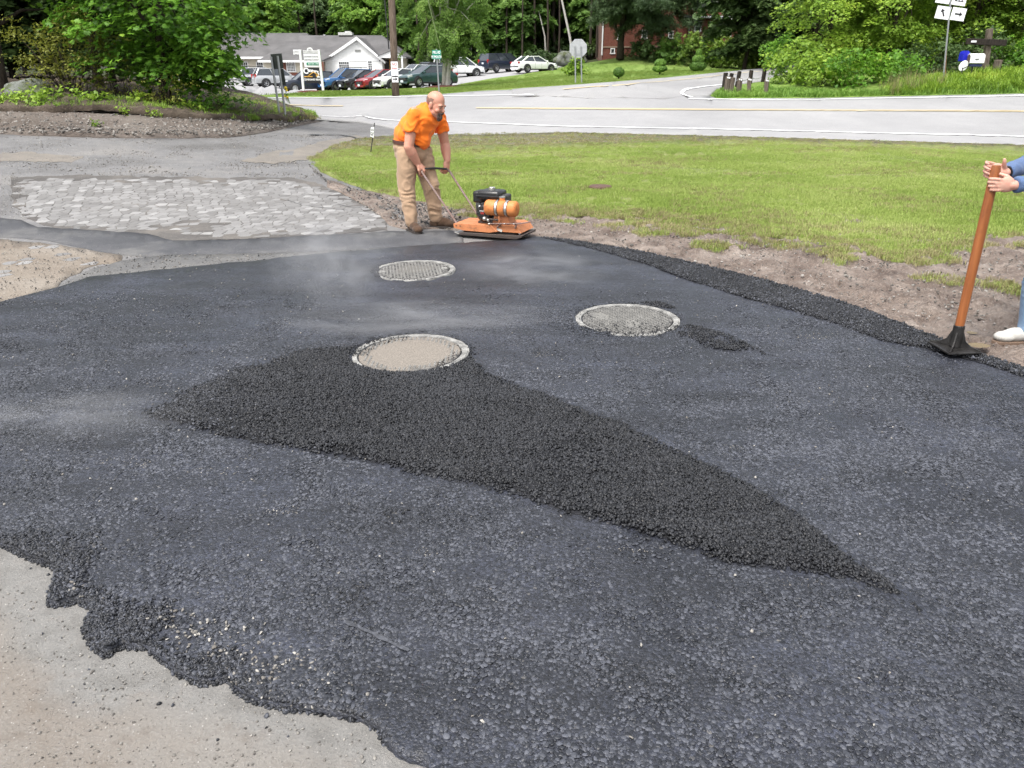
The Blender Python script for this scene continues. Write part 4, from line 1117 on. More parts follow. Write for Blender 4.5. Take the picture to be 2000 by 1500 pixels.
for i, (px, Y, lb, w, h) in enumerate(seedl):
    shrub('leafy_sapling', atg(px, Y), lb, crown_sprays(np.random.default_rng(60 + i), 34, (0, 0, h * .62), (w * 1.15, w * .7, h * .6), 0.12, 0.26, 0.2, 0.25, 0.04), M_MAPLE if i in (8, 9) else M_RIGHT, 0.105, STAR, 150, 210 + i, 8, 'saplings along the left bank')
for i, (px, py, lb) in enumerate([(240, 228, 'bright green leafy weed on the gravel left of its twin'), (305, 232, 'bright green leafy weed on the gravel right of its twin'), (188, 250, 'small thin weed growing low in the gravel')]):
    s = (0.24, 0.27, 0.16)[i]; g = G(px, py + 3)
    shrub('weed_clump', g + Vector((0, 0, 0.04)), lb, crown_sprays(np.random.default_rng(80 + i), 16, (0, 0, s * .45), (s, s * .7, s * .6), 0.06, 0.12, 0.1, 0.25, 0.0), M_RIGHT, 0.06, STAR, 500, 240 + i, 6, 'weeds on the gravel bank', 'weed')
# ground cover on the bank's right shoulder
TWd = [proto(tuft(i + 80, 22, 0.17, 0.16, 0.02, 0.9), mat_leaf('groundcover', [(0.0, (0.07, 0.13, 0.02)), (0.5, (0.15, 0.24, 0.035)), (1.0, (0.27, 0.36, 0.08))], 0.6, 0.4, 'isl', 0.6)) for i in range(3)]
x, y, z = rand_in([[(330,222),(400,218),(470,222),(540,226),(585,232),(580,240),(500,242),(400,236),(330,230)], [(478,200),(500,204),(560,218),(600,232),(560,232),(520,222),(480,212)], [(60,205),(200,212),(260,222),(120,220),(40,214)], [(-40,204),(120,206),(300,212),(400,218),(420,234),(300,226),(120,221),(-40,217)], [(-40,206),(120,208),(300,214),(400,220),(300,223),(120,219),(-40,214)], [(440,190),(500,196),(560,214),(620,234),(560,242),(430,234),(380,220)]], 4200, lambda px, py, x, y: np.clip(.60 + vnoise(x, y, 1.2, 93, 2) + (px > 380) * .3, .03, 1))
plant('bank_groundcover', x, y, z + 0.08 + 1.2 * bank_h(0, 0, x, y).clip(-.05, .1), TWd, 0.5, 1.0, 'bright low weeds over the right shoulder of the left bank')
TDRY = [proto(tuft(i + 90, 18, 0.22, 0.14, 0.012, 1.0), mat_leaf('dry_stalks', [(0.0, (0.07, 0.06, 0.03)), (0.5, (0.13, 0.12, 0.05)), (1.0, (0.21, 0.20, 0.08))], 0.7, 0.3, 'isl', 0.8)) for i in range(2)]
x, y, z = rand_in([[(380,195),(480,196),(560,214),(600,232),(625,238),(560,244),(420,232),(360,222),(300,200)]], 900)
plant('bank_dry_grass', x, y, z + 0.08, TDRY, 0.5, 1.0, 'dry brownish grass around the shoulder of the left bank')
# boulders
M_ROCK = NT('mossy_rock'); _n = M_ROCK.noise(2.2, 7, 0.6); _n2 = M_ROCK.noise(14, 5)
M_ROCK.bump(_n2, 0.9, 0.05)
M_ROCK = M_ROCK.done(M_ROCK.mix(M_ROCK.rng(_n, 0.42, 0.6), (0.17, 0.18, 0.165), (0.075, 0.088, 0.045)), 0.95, 0, 0.2)
def rock(name, loc, sx, sy, sz, label, seed, mat=None):
    bm = bmesh.new(); bmesh.ops.create_icosphere(bm, subdivisions=4, radius=1)
    for v in bm.verts:
        n = 0.3 * noise.noise(v.co * 1.2 + Vector((seed, 0, 0))) + 0.12 * noise.noise(v.co * 3.4 + Vector((0, seed, 0))) + 0.04 * noise.noise(v.co * 9)
        v.co *= 1 + n; v.co = Vector((v.co.x * sx, v.co.y * sy, v.co.z * sz))
    for f in bm.faces: f.smooth = True
    me = bpy.data.meshes.new(name); bm.to_mesh(me); bm.free()
    o = link(name, me, mat or M_ROCK); o.location = loc; tag(o, label, 'rock'); return o
rock('boulder', atg(72, 20.4) + Vector((0, 0, 0.12)), 0.62, 0.5, 0.40, 'mossy grey boulder half hidden among shrubs on the left bank', 3)
rock('boulder', atg(-6, 19.6) + Vector((0, 0, 0.05)), 0.34, 0.35, 0.28, 'pale boulder cut by the left edge of the picture', 8)
rock('boulder', atg(1112, 86) + Vector((0, 0, 0.2)), 1.6, 1.0, 0.85, 'flat grey rock on the grass behind the stop sign', 5)

# --- tree variants shared by the forest
def variant(kind, seed):
    if kind == 'broad': return dict(height=11, trunk_r=0.22, crown=[(90, (0, 0, 7.5), (3.6, 3.3, 5.2), 0.8, 1.5, 0.4, 0.4, 1.3)], size=0.42, tmpl=CLUMP, per=70)
    if kind == 'low': return dict(height=8, trunk_r=0.16, crown=[(80, (0, 0, 4.6), (3.4, 3.0, 4.2), 0.7, 1.3, 0.35, 0.35, 0.2)], size=0.38, tmpl=CLUMP, per=85)
    return dict(height=13, trunk_r=0.18, crown=[(60, (0, 0, 9.5), (2.8, 2.6, 4.2), 0.7, 1.3, 0.35, 0.4, 4.0)], size=0.40, tmpl=CLUMP, per=60)
FV = {}
FLOC = []
def forest_tree(kind, mi, px, Y, rz, s, label, grp='trees of the wood behind the buildings'):
    label = WK[kind] + ' ' + WC[mi] + ' ' + label
    k = (kind, mi); loc = atg(px, Y) - Vector((0, 0, 0.1))
    if k not in FV:
        v = variant(kind, 0)
        t = make_tree('forest_tree', loc, label, 'tree', leafm=M_FOR[mi], barkm=M_BARK, seed=300 + len(FV), group=grp, **v)
        t.rotation_euler = (0, 0, rz); t.scale = (s, s, s); FV[k] = t
    else: place(FV[k], loc, rz, s, label)['group'] = grp
W1 = ['tree behind the roofs of the white building', 'tree behind the parked cars and the birch', 'tree between the white saloon and the pine', 'tree behind the brick house', 'tree far back above the right hand trees']
WK = {'broad': 'broad crowned', 'low': 'low bushy', 'tall': 'tall slim'}; WC = ('mid green', 'dark green', 'light green')
def wl(px): return W1[0 if px < 790 else 1 if px < 1040 else 2 if px < 1190 else 3 if px < 1450 else 4]
frng = np.random.default_rng(12)
KIND = ['broad', 'low', 'tall']
row = [(430,104,'broad',2),(505,112,'low',2),(540,106,'low',2),(480,125,'broad',1),(600,122,'tall',1),(628,112,'low',1),(660,128,'broad',1),(700,108,'low',0),(735,104,'broad',2),(770,102,'low',2),
       (800,96,'low',0),(835,104,'broad',0),(870,98,'low',0),(905,108,'broad',0),(940,92,'low',0),(975,96,'broad',2),(1005,92,'low',0),(1040,98,'broad',2),(1075,96,'tall',0),(1105,102,'broad',2),(1140,96,'low',0),(1170,104,'broad',0),
       (1010,112,'tall',2),(1085,116,'broad',0),(1160,118,'broad',1),(890,120,'broad',1),(960,122,'tall',1),(790,118,'tall',1),(720,124,'tall',0),(560,134,'tall',1),
       (1240,108,'broad',1),(1300,112,'tall',1),(1370,104,'broad',0),(1430,100,'broad',0),(1490,98,'low',0),(1540,92,'broad',2),(1600,90,'broad',1),(1680,92,'broad',0),(1760,92,'broad',1),(1850,92,'broad',0),(1950,92,'broad',1),(2060,90,'broad',1),
       (380,96,'broad',1),(320,92,'broad',0),(250,88,'broad',1),(170,88,'broad',1),(60,84,'broad',0),(-60,80,'broad',1)]
for px, Y, k, mi in row:
    forest_tree(k, mi, px + float(frng.uniform(-8, 8)), Y, float(frng.uniform(0, 6.28)), float(frng.uniform(.85, 1.15)), wl(px))
# dark wood behind the left bank
for i, (px, Y, k, mi) in enumerate([(-80,27,'low',1),(40,28,'low',1),(130,30,'low',1),(230,29,'low',1),(-30,36,'broad',1),(110,38,'broad',1),(250,39,'broad',1),(330,34,'low',1),(-220,30,'broad',1),(-350,26,'broad',1)]):
    forest_tree(k, mi, px, Y, i * 1.3, 0.62 if k == 'low' else 0.7, 'tree in the wood behind the left bank', 'trees of the wood behind the left bank')
for i, px in enumerate(range(-500, 2700, 62)):
    if 545 < px < 590: continue
    forest_tree(('low', 'broad')[i % 2], (1, 0, 1, 2)[i % 4], px, 138 + (i * 7) % 11, i * 1.7, 1.5 if i % 2 == 0 else 1.15, wl(px))
for px, Y in ((1057, 104), (1030, 110), (1085, 108), (1050, 116)): forest_tree('low', 0, px, Y, px * 1.0, 1.1, 'tree behind the white saloon')
for i, px in enumerate(range(1450, 2700, 70)):
    forest_tree('low', (1, 0)[i % 2], px, 66 + (i * 5) % 7, i * 1.1, 1.05, 'tree behind the right hand roadside trees', 'trees of the wood behind the roadside trees')
# dark slender trunks inside the wood
tr = empty('bare_trunk', atg(1068, 88), label='slender dark trunk standing at the edge of the wood', cat='tree', group='bare trunks along the edge of the wood')
mb = MB(); mb.tube([(0, 0, -.3), (0.05, 0, 3), (-.05, 0, 6), (0.1, 0, 10)], [0.13, 0.11, 0.09, 0.05], 8); mb.build('trunk', M_BARK, tr, True)
for i, (px, Y, s) in enumerate([(820, 90, .9), (838, 92, 1.1), (990, 89, 0.9), (1003, 91, 1.2), (1020, 88, .8), (1043, 90, 1.1), (1090, 89, .9), (1150, 92, 1.2), (1163, 90, .9), (1033, 95, 1.4), (595, 106, 1.3), (627, 104, 1.2), (690, 108, 1.4)]):
    place(tr, atg(px, Y), i * 1.1, s, 'slender dark trunk at the wood edge, ' + ('behind the white building' if px < 700 else 'right of the utility pole' if px < 860 else 'behind the navy and white cars' if px < 1060 else 'between the stop sign and the brick house'), 1.05)

# --- the birch in front of the parking lot
p = atg(869, 50); p.z = G(869, 168).z
BL = make_tree('birch_tree', p, 'drooping birch with mulch at its foot in front of the parking lot', 'tree', 9, 0.15,
          [(300, (0.1, 0, 5.4), (3.1, 2.6, 4.5), 0.30, 0.65, 0.25, 1.6, 1.35)], M_BIRCHL, M_BIRCH, 0.13, OVAL, 620, 401, nl=22, lean=(0.1, 0))
mb = MB(); mb.tube([(0.15, -.1, -.2), (0.32, 0, 1.4), (0.2, 0, 3.2)], [0.15, 0.12, 0.07], 8); mb.build('trunk', M_BIRCH, BL, True)
mb = MB(); mb.lathe([(0.01, 0.10), (0.5, 0.09), (0.95, 0.05), (1.25, -0.06)], 28)
o = mb.build('mulch_bed', M_MULCH, None, True); o.location = p + Vector((0.1, 0, 0.03)); tag(o, 'red mulch ring around the foot of the birch', 'mulch')
# leaning white trunk
p = atg(1121, 84)
t = empty('leaning_birch', p, label='thin white birch trunk leaning left behind the stop sign', cat='tree')
mb = MB(); e = at(1085, -60, 84) - p; mb.tube([(0, 0, -.2), tuple(e * .3 + Vector((0.05, 0, 0))), tuple(e * .7), tuple(e)], [0.13, .12, .09, .06], 8); mb.build('trunk', M_BIRCH, t, True)
p = atg(1066, 90)
t = empty('leaning_birch', p, label='thin pale birch trunk curving among the dark trunks behind the white saloon', cat='tree')
mb = MB(); e = at(1052, 20, 90) - p; mb.tube([(0, 0, -.2), tuple(e * .5 + Vector((0.25, 0, 0))), tuple(e)], [0.10, .08, .05], 8); mb.build('trunk', M_BIRCH, t, True)

# --- pine and shrubs in front of the brick house
p = atg(1208, 80); p.z = G(1208, 111).z
lr = np.random.default_rng(9)
S = crown_sprays(lr, 250, (2.4, -.8, 5.9), (6.2, 4.4, 4.5), 0.6, 1.3, 0.3, 0.5, 1.9)
PN = empty('pine_tree', p, label='dark pine with a forked trunk in front of the brick house', cat='tree')
mb = MB(); limbs(mb, (0, 0, -.3), (0.5, 0, 12), 0.33, lr, [s[:3] for s in S[:18]])
mb.tube([(0, 0, 1.9), (-.55, 0, 2.4), (-.95, 0, 3.6), (-1.0, 0, 5)], [0.18, .17, .13, .07], 8)
mb.build('trunk', M_BARK, PN, True, auto=False)
C, N = sprays(lr, S, 170, 0.6, 0.2); link('crown', leaf_mesh('crown', C, N, 0.46, NEEDLE, 5), M_PINE, PN)
def bush(px, Y, w, h, mat, label, seed, size=0.24, tm=CLUMP, per=60, grp='bushes in front of the brick house', z=None):
    p = atg(px, Y)
    if z is not None: p.z = z
    return shrub('bush', p, label, crown_sprays(np.random.default_rng(seed), int(18 + 10 * w * h), (0, 0, h * .5), (w, w * .7, h * .52), 0.3, 0.6, 0.3, 0.4, 0.1), mat, size, tm, per, seed, 8, grp, 'bush')
bush(1285, 78, 2.0, 2.9, M_FOR[1], 'dark green bush right of the pine trunk', 501)
bush(1318, 76, 1.9, 2.6, M_FOR[0], 'dense green bush in the middle of the brick house front', 502)
bush(1358, 74, 2.0, 3.0, M_BUSH, 'olive green bush under the corner of the brick house', 503)
bush(1402, 73, 2.1, 2.9, M_RIGHT, 'bright yellow green bush right of the house corner', 504)
bush(1440, 72, 2.2, 2.8, M_BUSH, 'brownish green bush with a dark base near the side road', 505)
bush(1482, 71, 2.3, 3.2, M_BUSH, 'last bush of the row, next to the trees over the side road', 506)
bush(1245, 80, 1.3, 1.9, M_FOR[1], 'small dark bush just right of the pine trunk', 507)
bush(1385, 79, 0.65, 2.6, M_TOPI, 'dark clipped cone shrub by the small window of the brick house', 508, z=G(1385, 112).z + 1.2)
bush(1142, 92, 2.2, 1.2, M_FOR[1], 'low dark undergrowth behind the flat grey rock', 509, grp='undergrowth at the edge of the wood')
bush(1128, 60, 0.9, 1.1, M_RIGHT, 'young leafy sapling behind the stop sign posts', 510, 0.2, grp='undergrowth at the edge of the wood')
bush(1060, 88, 2.4, 1.3, M_FOR[1], 'low dark undergrowth behind the white saloon', 511, grp='undergrowth at the edge of the wood')
bush(945, 86, 1.0, 2.0, M_FOR[0], 'bush between the white and the navy car', 512, grp='undergrowth at the edge of the wood')
bush(800, 92, 2.4, 2.2, M_FOR[1], 'dark undergrowth right of the white building', 513, grp='undergrowth at the edge of the wood')
bush(850, 92, 2.6, 2.4, M_FOR[1], 'dark undergrowth behind the white off-roader', 514, grp='undergrowth at the edge of the wood')
bush(900, 93, 2.6, 2.6, M_FOR[1], 'dark undergrowth behind the birch', 515, grp='undergrowth at the edge of the wood')
bush(1005, 92, 2.8, 2.4, M_FOR[1], 'dark undergrowth behind the navy car', 516, grp='undergrowth at the edge of the wood')
bush(1100, 96, 3.0, 2.0, M_FOR[1], 'dark undergrowth left of the brick house', 517, grp='undergrowth at the edge of the wood')
bush(1165, 94, 1.6, 3.2, M_FOR[0], 'green bush at the left corner of the brick house', 518, grp='undergrowth at the edge of the wood')
# topiary
def topiary(px, py, Y, kind, label):
    p = G(px, py); t = empty('topiary', p, label=label, cat='topiary', group='clipped topiary bushes on the far lawn')
    k = p.y / 50.0
    lr = np.random.default_rng(px)
    def cloud(c, ax, n):
        d = lr.normal(size=(n, 3)); d /= np.linalg.norm(d, axis=1)[:, None]
        q = 1 - 0.18 * lr.random(n) ** 2
        return np.array(c) + d * np.array(ax) * q[:, None], d + lr.normal(0, .35, (n, 3))
    if kind == 0: parts = [((0, 0, .46), (.34, .34, .28), 1500)]
    elif kind == 1: parts = [((0, 0, .40), (.44, .42, .20), 1500), ((0, 0, .70), (.36, .34, .26), 1400)]
    else: parts = [((0, 0, .34), (.50, .48, .30), 1800), ((0, 0, .70), (.38, .36, .30), 1400), ((0, 0, 1.06), (.18, .18, .24), 600)]
    C = []; N = []
    for c, a, n in parts:
        x_, y_ = cloud(np.array(c) * k, np.array(a) * k, n); C.append(x_); N.append(y_)
    link('foliage', leaf_mesh('foliage', np.concatenate(C), np.concatenate(N), 0.085, STAR, px), M_TOPI, t)
    mb = MB(); mb.tube([(0, 0, -.1), (0.02, 0, .25 * k), (0, 0, .5 * k)], [.05, .04, .03], 7)
    for a in range(5): mb.tube([(0, 0, .12 * k), (.12 * k * math.cos(a * 1.25), .12 * k * math.sin(a * 1.25), .34 * k)], [.025, .015], 5)
    mb.build('stem', M_BARK, t, True)
    mb = MB(); mb.lathe([(0.01, 0.03), (.3 * k, 0.02), (.42 * k, -.03)], 18); mb.build('mulch', M_MULCH, t, True)
topiary(1208, 157, 48, 0, 'smallest round topiary bush, nearest to the stop sign')
topiary(1288, 148, 54, 1, 'mushroom shaped topiary bush in the middle of the three')
topiary(1362, 141, 59, 2, 'cone shaped topiary bush nearest to the wooden posts')

# --- right hand trees over the verge
RT = []
def right_tree(px, Y, label, seed, cr, h=8, size=0.165, per=190, mat=None, lean=(0, 0)):
    return make_tree('roadside_tree', atg(px, Y), label, 'tree', h, 0.15, cr, mat or M_RIGHT, M_BARK, size, STAR, per, seed, 'roadside trees at the right', 14, lean)
A = right_tree(1600, 44, 'leafy tree over the side road, left end of the right hand trees', 601, [(120, (0.2, 0, 3.6), (3.0, 2.6, 3.6), 0.45, 0.95, 0.35, 0.45, 0.05)])
B = right_tree(1720, 43, 'dense tree left of the route signs with branches in layers', 602, [(130, (0, 0, 3.8), (3.2, 2.6, 3.9), 0.45, 1.0, 0.35, 0.5, 0.05)])
C_ = right_tree(1870, 45, 'bright leaved tree behind the route signs', 603, [(130, (0, 0, 4.4), (3.6, 2.6, 3.6), 0.5, 1.05, 0.3, 0.5, 0.9)])
place(A, atg(1990, 44), 2.0, 1.1, 'leafy tree behind the wooden cross post')
place(B, atg(2110, 43), 3.0, 1.1, 'leafy tree at the right edge of the picture')
place(B, atg(1665, 50), 2.4, 1.15, 'tree in the second row behind the left end of the right hand trees')
place(A, atg(1800, 51), 4.2, 1.2, 'tree in the second row behind the route signs')
place(C_, atg(1950, 52), 1.2, 1.2, 'tree in the second row behind the mailboxes')
place(C_, atg(2250, 46), 1.9, 1.2, 'tree beyond the right edge of the picture')
place(A, atg(2350, 42), 0.7, 1.2, 'last tree of the row beyond the right edge of the picture')
D_ = right_tree(1575, 58, 'tall tree whose light green branch reaches left above the brick house', 604, [(90, (-2.2, 0, 7.2), (5.6, 2.6, 2.6), 0.5, 1.0, 0.2, 0.4, 4.2), (80, (1.0, 0, 4.5), (3.0, 2.6, 4.0), 0.5, 1.0, 0.3, 0.4, 0.2)], 9)
for i, (px, Y, w, h, m, lb) in enumerate([(1548, 39.5, 1.5, 2.0, M_RIGHT, 'bushy undergrowth behind the wooden posts'), (1600, 38.0, 1.7, 1.8, M_RIGHT, 'dark undergrowth right of the wooden posts'), (1665, 37.6, 1.9, 1.7, M_MAPLE, 'undergrowth under the layered tree'), (1740, 38.2, 1.9, 1.5, M_MAPLE, 'shaded undergrowth left of the route sign post'),
                                        (1810, 40.5, 1.5, 1.6, M_FOR[1], 'dark undergrowth right behind the route sign post'), (1900, 42, 2.0, 1.9, M_FOR[1], 'dark undergrowth behind the mailboxes'), (1990, 41, 1.8, 1.8, M_MAPLE, 'undergrowth behind the short wooden post'), (2090, 41, 2.0, 2.0, M_MAPLE, 'undergrowth at the right edge'), (1520, 50, 1.5, 2.4, M_MAPLE, 'undergrowth beside the bend of the side road')]):
    bush(px, Y, w, h, m, lb, 520 + i, 0.17, STAR, 120, 'undergrowth under the right hand trees')
# tall verge weeds
x, y, z = rand_in([[(1395,191),(1410,184),(1500,178),(1560,182),(1700,186),(1760,176),(1850,160),(1930,152),(2100,148),(2100,182),(2000,184),(1850,187),(1600,192.5),(1400,193.5)]], 1500)
TV = [proto(tuft(i + 95, 24, 0.34, 0.22, 0.030, 0.8), M_WEED) for i in range(3)]
plant('verge_weeds', x, y, z + 0.02, TV, 0.5, 1.0, 'tall weeds and grass along the right hand verge')
x, y, z = rand_in([[(1720,185),(1760,172),(1850,156),(1930,150),(2100,146),(2100,178),(1850,186),(1740,188)]], 900)
TV2 = [proto(tuft(i + 105, 22, 0.5, 0.25, 0.040, 0.7), M_RIGHT) for i in range(3)]
plant('leafy_weeds', x, y, z + 0.04, TV2, 0.6, 1.1, 'bright leafy weeds around the mailboxes and sign post')
x, y, z = rand_in([[(1710,186),(1760,160),(1850,160),(1840,178),(1740,190)]], 120)
plant('seed_heads', x, y, z + 0.05, [proto(tuft(120, 10, 0.75, 0.15, 0.012, 0.3), M_DRYG)], 0.7, 1.1, 'pale dry seed heads left of the sign post')
# ------------------------------------------------------------------ plain materials
P = {}
def pm(key, c, rough=0.5, metal=0.0, **k):
    if key not in P: P[key] = simple(key, c, rough, metal, **k)
    return P[key]
WHITE = pm('white_painted_siding', (0.72, 0.72, 0.70), 0.6, var=0.04, scale=2)
TRIM = pm('white_trim', (0.80, 0.80, 0.79), 0.5, var=0.03)
CREAM = pm('cream_siding', (0.60, 0.55, 0.44), 0.7, var=0.06, scale=2)
SHINGLE = NT('grey_shingles'); _a = SHINGLE.noise(0.6, 5); _b = SHINGLE.noise(18, 4); SHINGLE.bump(_b, .6, .02)
SHINGLE = SHINGLE.done(SHINGLE.mix(SHINGLE.rng(_b, .4, .7, 0, .5), SHINGLE.ramp(_a, [(.35, (.105, .102, .102)), (.65, (.155, .15, .15))]), (.085, .083, .083)), 0.9, 0, .2)
GLASS = pm('window_glass', (0.03, 0.035, 0.04), 0.06, var=0.1, spec=0.9)
DARKF = pm('black_frame', (0.02, 0.02, 0.02), 0.5)
ORANGEW = pm('orange_stained_wood', (0.55, 0.30, 0.08), 0.5)
def mat_brick(name, a, b):
    m = NT(name); x = m.n('ShaderNodeTexBrick'); m.l(m.co, x.inputs[0]); x.inputs['Scale'].default_value = 5
    mp = m.map((1, 1, 1), (R(90), 0, 0)); m.l(mp, x.inputs[0])
    x.inputs['Color1'].default_value = (*a, 1); x.inputs['Color2'].default_value = (*b, 1); x.inputs['Mortar'].default_value = (.26, .22, .19, 1); x.inputs['Mortar Size'].default_value = .012
    return m.done(m.mix(m.rng(m.noise(1.2, 4), .35, .7, 0, .35), x.outputs[0], tuple(c * .6 for c in a)), 0.9, 0, .2)
BRICK = mat_brick('red_brick', (.15, .045, .030), (.20, .065, .040))
GALV = pm('galvanised_steel', (0.36, 0.37, 0.38), 0.45, 0.6)
DGREY = pm('dark_sign_back', (0.020, 0.026, 0.022), 0.6)
SIGNW = pm('white_sign_sheet', (0.82, 0.82, 0.82), 0.4, var=.02)
SIGNG = pm('green_sign_sheet', (0.02, 0.26, 0.17), 0.4, var=.05)
INK = pm('black_ink', (0.012, 0.012, 0.014), 0.5)
GINK = pm('green_ink', (0.03, 0.22, 0.12), 0.5)
WINK = pm('white_ink', (0.85, 0.85, 0.85), 0.5, var=.02)
RINK = pm('red_ink', (0.55, 0.05, 0.04), 0.5)
GREYINK = pm('grey_ink', (0.20, 0.20, 0.19), 0.5)
OWOOD = mat_bark('weathered_pole_wood', (0.095, 0.070, 0.052), (0.20, 0.155, 0.12))
GWOOD = mat_bark('grey_weathered_wood', (0.075, 0.058, 0.045), (0.17, 0.14, 0.115))
DWOOD = mat_bark('dark_tarred_wood', (0.016, 0.014, 0.012), (0.045, 0.036, 0.030))

def quadslab(mb, pts, th=0.12):
    """slab with top corners pts (any polygon), thickened downwards"""
    pts = [Vector(p) for p in pts]; n = len(pts)
    return mb.add(pts + [p - Vector((0, 0, th)) for p in pts], [tuple(range(n)), tuple(reversed(range(n, 2 * n)))] + [(i, n + i, n + (i + 1) % n, (i + 1) % n) for i in range(n)])

def window(parent, name, c, w, h, nx, ny, frame=TRIM, glass=GLASS, th=0.05, muntin=TRIM, mt=0.035):
    """window facing -y, centred at c (local to parent)"""
    c = Vector(c)
    fr = MB(); b = 0.09
    fr.box(c + Vector((0, 0, h / 2 + b / 2)), (w + 2 * b, th, b)); fr.box(c - Vector((0, 0, h / 2 + b / 2)), (w + 2 * b + .08, th + .05, b))
    fr.box(c - Vector((w / 2 + b / 2, 0, 0)), (b, th, h)); fr.box(c + Vector((w / 2 + b / 2, 0, 0)), (b, th, h))
    f = fr.build(name, frame, parent)
    g = MB()
    pw, ph = w / nx, h / ny
    for i in range(nx):
        for j in range(ny):
            g = MB(); g.box(c + Vector((-w / 2 + pw * (i + .5), 0.01, -h / 2 + ph * (j + .5))), (pw - mt * .6, 0.02, ph - mt * .6)); g.build('pane', glass, f)
    if nx * ny > 1:
        m = MB()
        for i in range(1, nx): m.box(c + Vector((-w / 2 + pw * i, -0.005, 0)), (mt, 0.03, h - .01))
        for j in range(1, ny): m.box(c + Vector((0, -0.008, -h / 2 + ph * j)), (w - .01, 0.03, mt))
        m.build('muntin', muntin, f)
    return f

# ------------------------------------------------------------------ white building
def white_building():
    Y0 = 84.0
    base = atg(690, Y0); base.z = 0.85
    t = empty('white_building', base, label='long white single storey building with grey shingle roofs and a front gable', cat='building')
    L = lambda px, py, Y: at(px, py, Y) - base
    zf = 0 - 0.4
    def wall(name, x0, x1, y0, y1, z0, z1, mat):
        mb = MB(); mb.box(((x0 + x1) / 2, (y0 + y1) / 2, (z0 + z1) / 2), (x1 - x0, y1 - y0, z1 - z0)); return mb.build(name, mat, t)
    # gable block
    gl, gr, ga = L(634, 118, Y0), L(746, 113, Y0), L(697.5, 73.5, Y0)
    ze = gl.z; zr = ga.z
    mb = MB(); mb.add([(gl.x, 0, zf), (gr.x, 0, zf), (gr.x, 0, ze), (ga.x, 0, zr - .1), (gl.x, 0, ze), (gl.x, .2, zf), (gr.x, .2, zf), (gr.x, .2, ze), (ga.x, .2, zr - .1), (gl.x, .2, ze)],
                      [(0, 1, 2, 3, 4), (9, 8, 7, 6, 5), (0, 5, 6, 1), (1, 6, 7, 2), (2, 7, 8, 3), (3, 8, 9, 4), (4, 9, 5, 0)])
    mb.build('gable_wall', WHITE, t)
    # clapboard lines, one proud board line every 0.22 m
    for k in range(12):
        z = zf + 0.2 + k * 0.24
        if z > ze - .1: break
        m2 = MB(); m2.box(((gl.x + gr.x) / 2, -0.012, z), (gr.x - gl.x - .02, 0.02, 0.225)); m2.build('siding_board', WHITE, t)
    m2 = MB(); m2.box(((gl.x + gr.x) / 2, -0.05, ze + 0.02), (gr.x - gl.x, 0.06, 0.09)); m2.build('trim_board', TRIM, t)
    wall('side_wall', gr.x - .2, gr.x, .2, 5.0, zf, ze, WHITE)
    # gable roof with white rake boards
    mb = MB(); dp = 5.5
    quadslab(mb, [(gl.x - .35, -.3, ze - .12), (ga.x, -.3, zr + .08), (ga.x, dp, zr + .08), (gl.x - .35, dp, ze - .12)], .13)
    quadslab(mb, [(ga.x, -.3, zr + .08), (gr.x + .35, -.3, ze - .12), (gr.x + .35, dp, ze - .12), (ga.x, dp, zr + .08)], .13)
    rf = mb.build('gable_roof', SHINGLE, t)
    mb = MB()
    for a, b in (((gl.x - .35), ze - .12), ((gr.x + .35), ze - .12)):
        p0 = Vector((a, -.34, b)); p1 = Vector((ga.x, -.34, zr + .08))
        d = p1 - p0
        mb.add([p0 + Vector((0, 0, .0)), p1, p1 - Vector((0, 0, .3)), p0 - Vector((0, 0, .22)), p0 + Vector((0, .05, 0)), p1 + Vector((0, .05, 0)), p1 + Vector((0, .05, -.3)), p0 + Vector((0, .05, -.22))],
               [(0, 1, 2, 3), (7, 6, 5, 4), (0, 4, 5, 1), (1, 5, 6, 2), (2, 6, 7, 3), (3, 7, 4, 0)])
    mb.build('rake_board', TRIM, t)
    # lamp and number under the gable
    mb = MB(); mb.box((0, 0, 0), (.42, .06, .42)); v = mb.build('gable_vent', TRIM, t); v.location = (L(697, 84, Y0).x, -.04, L(697, 84, Y0).z)
    for k in range(3):
        mb = MB(); mb.box((0, 0, 0), (.34, .05, .03)); s = mb.build('vent_slat', GREYINK, v); s.location = (0, -.03, -.11 + .11 * k)
    mb = MB(); mb.box((0, 0, 0), (.55, .05, .16)); v = mb.build('name_plate', GREYINK, t); v.location = (L(699, 99, Y0).x, -.04, L(699, 99, Y0).z)
    # windows of the gable wall
    a, b = L(662, 121, Y0), L(682.5, 141, Y0)
    window(t, 'window', ((a.x + b.x) / 2, -.04, (a.z + b.z) / 2), b.x - a.x, a.z - b.z, 5, 4, muntin=TRIM, frame=TRIM)
    a, b = L(719, 119.5, Y0), L(727, 137, Y0)
    window(t, 'window', ((a.x + b.x) / 2, -.04, (a.z + b.z) / 2), b.x - a.x, a.z - b.z, 2, 4)
    # main block behind: ridge and hipped right end
    zm = L(745, 69, 90).z; xr0 = L(640, 69, 90).x; xr1 = L(746, 69, 90).x; xe = L(795, 110, 87).x; ze2 = L(795, 110, 85.5).z
    mb = MB()
    quadslab(mb, [(xr0 - 3, .9, ze2 + .1), (xe, .9, ze2), (xr1, 6, zm), (xr0 - 3, 6, zm)], .14)
    quadslab(mb, [(xe, .9, ze2), (xe, 11, ze2), (xr1, 6, zm)], .14)
    quadslab(mb, [(xe, 11, ze2), (xr0 - 3, 11, ze2), (xr0 - 3, 6, zm), (xr1, 6, zm)], .14)
    mb.build('main_roof', SHINGLE, t)
    wall('main_wall', gr.x, xe - .5, 1.6, 10.8, zf, ze2 - .1, CREAM)
    m2 = MB(); m2.box(((gr.x + xe) / 2, .93, ze2 - .1), (xe - gr.x, .05, .2)); m2.build('fascia', TRIM, t)
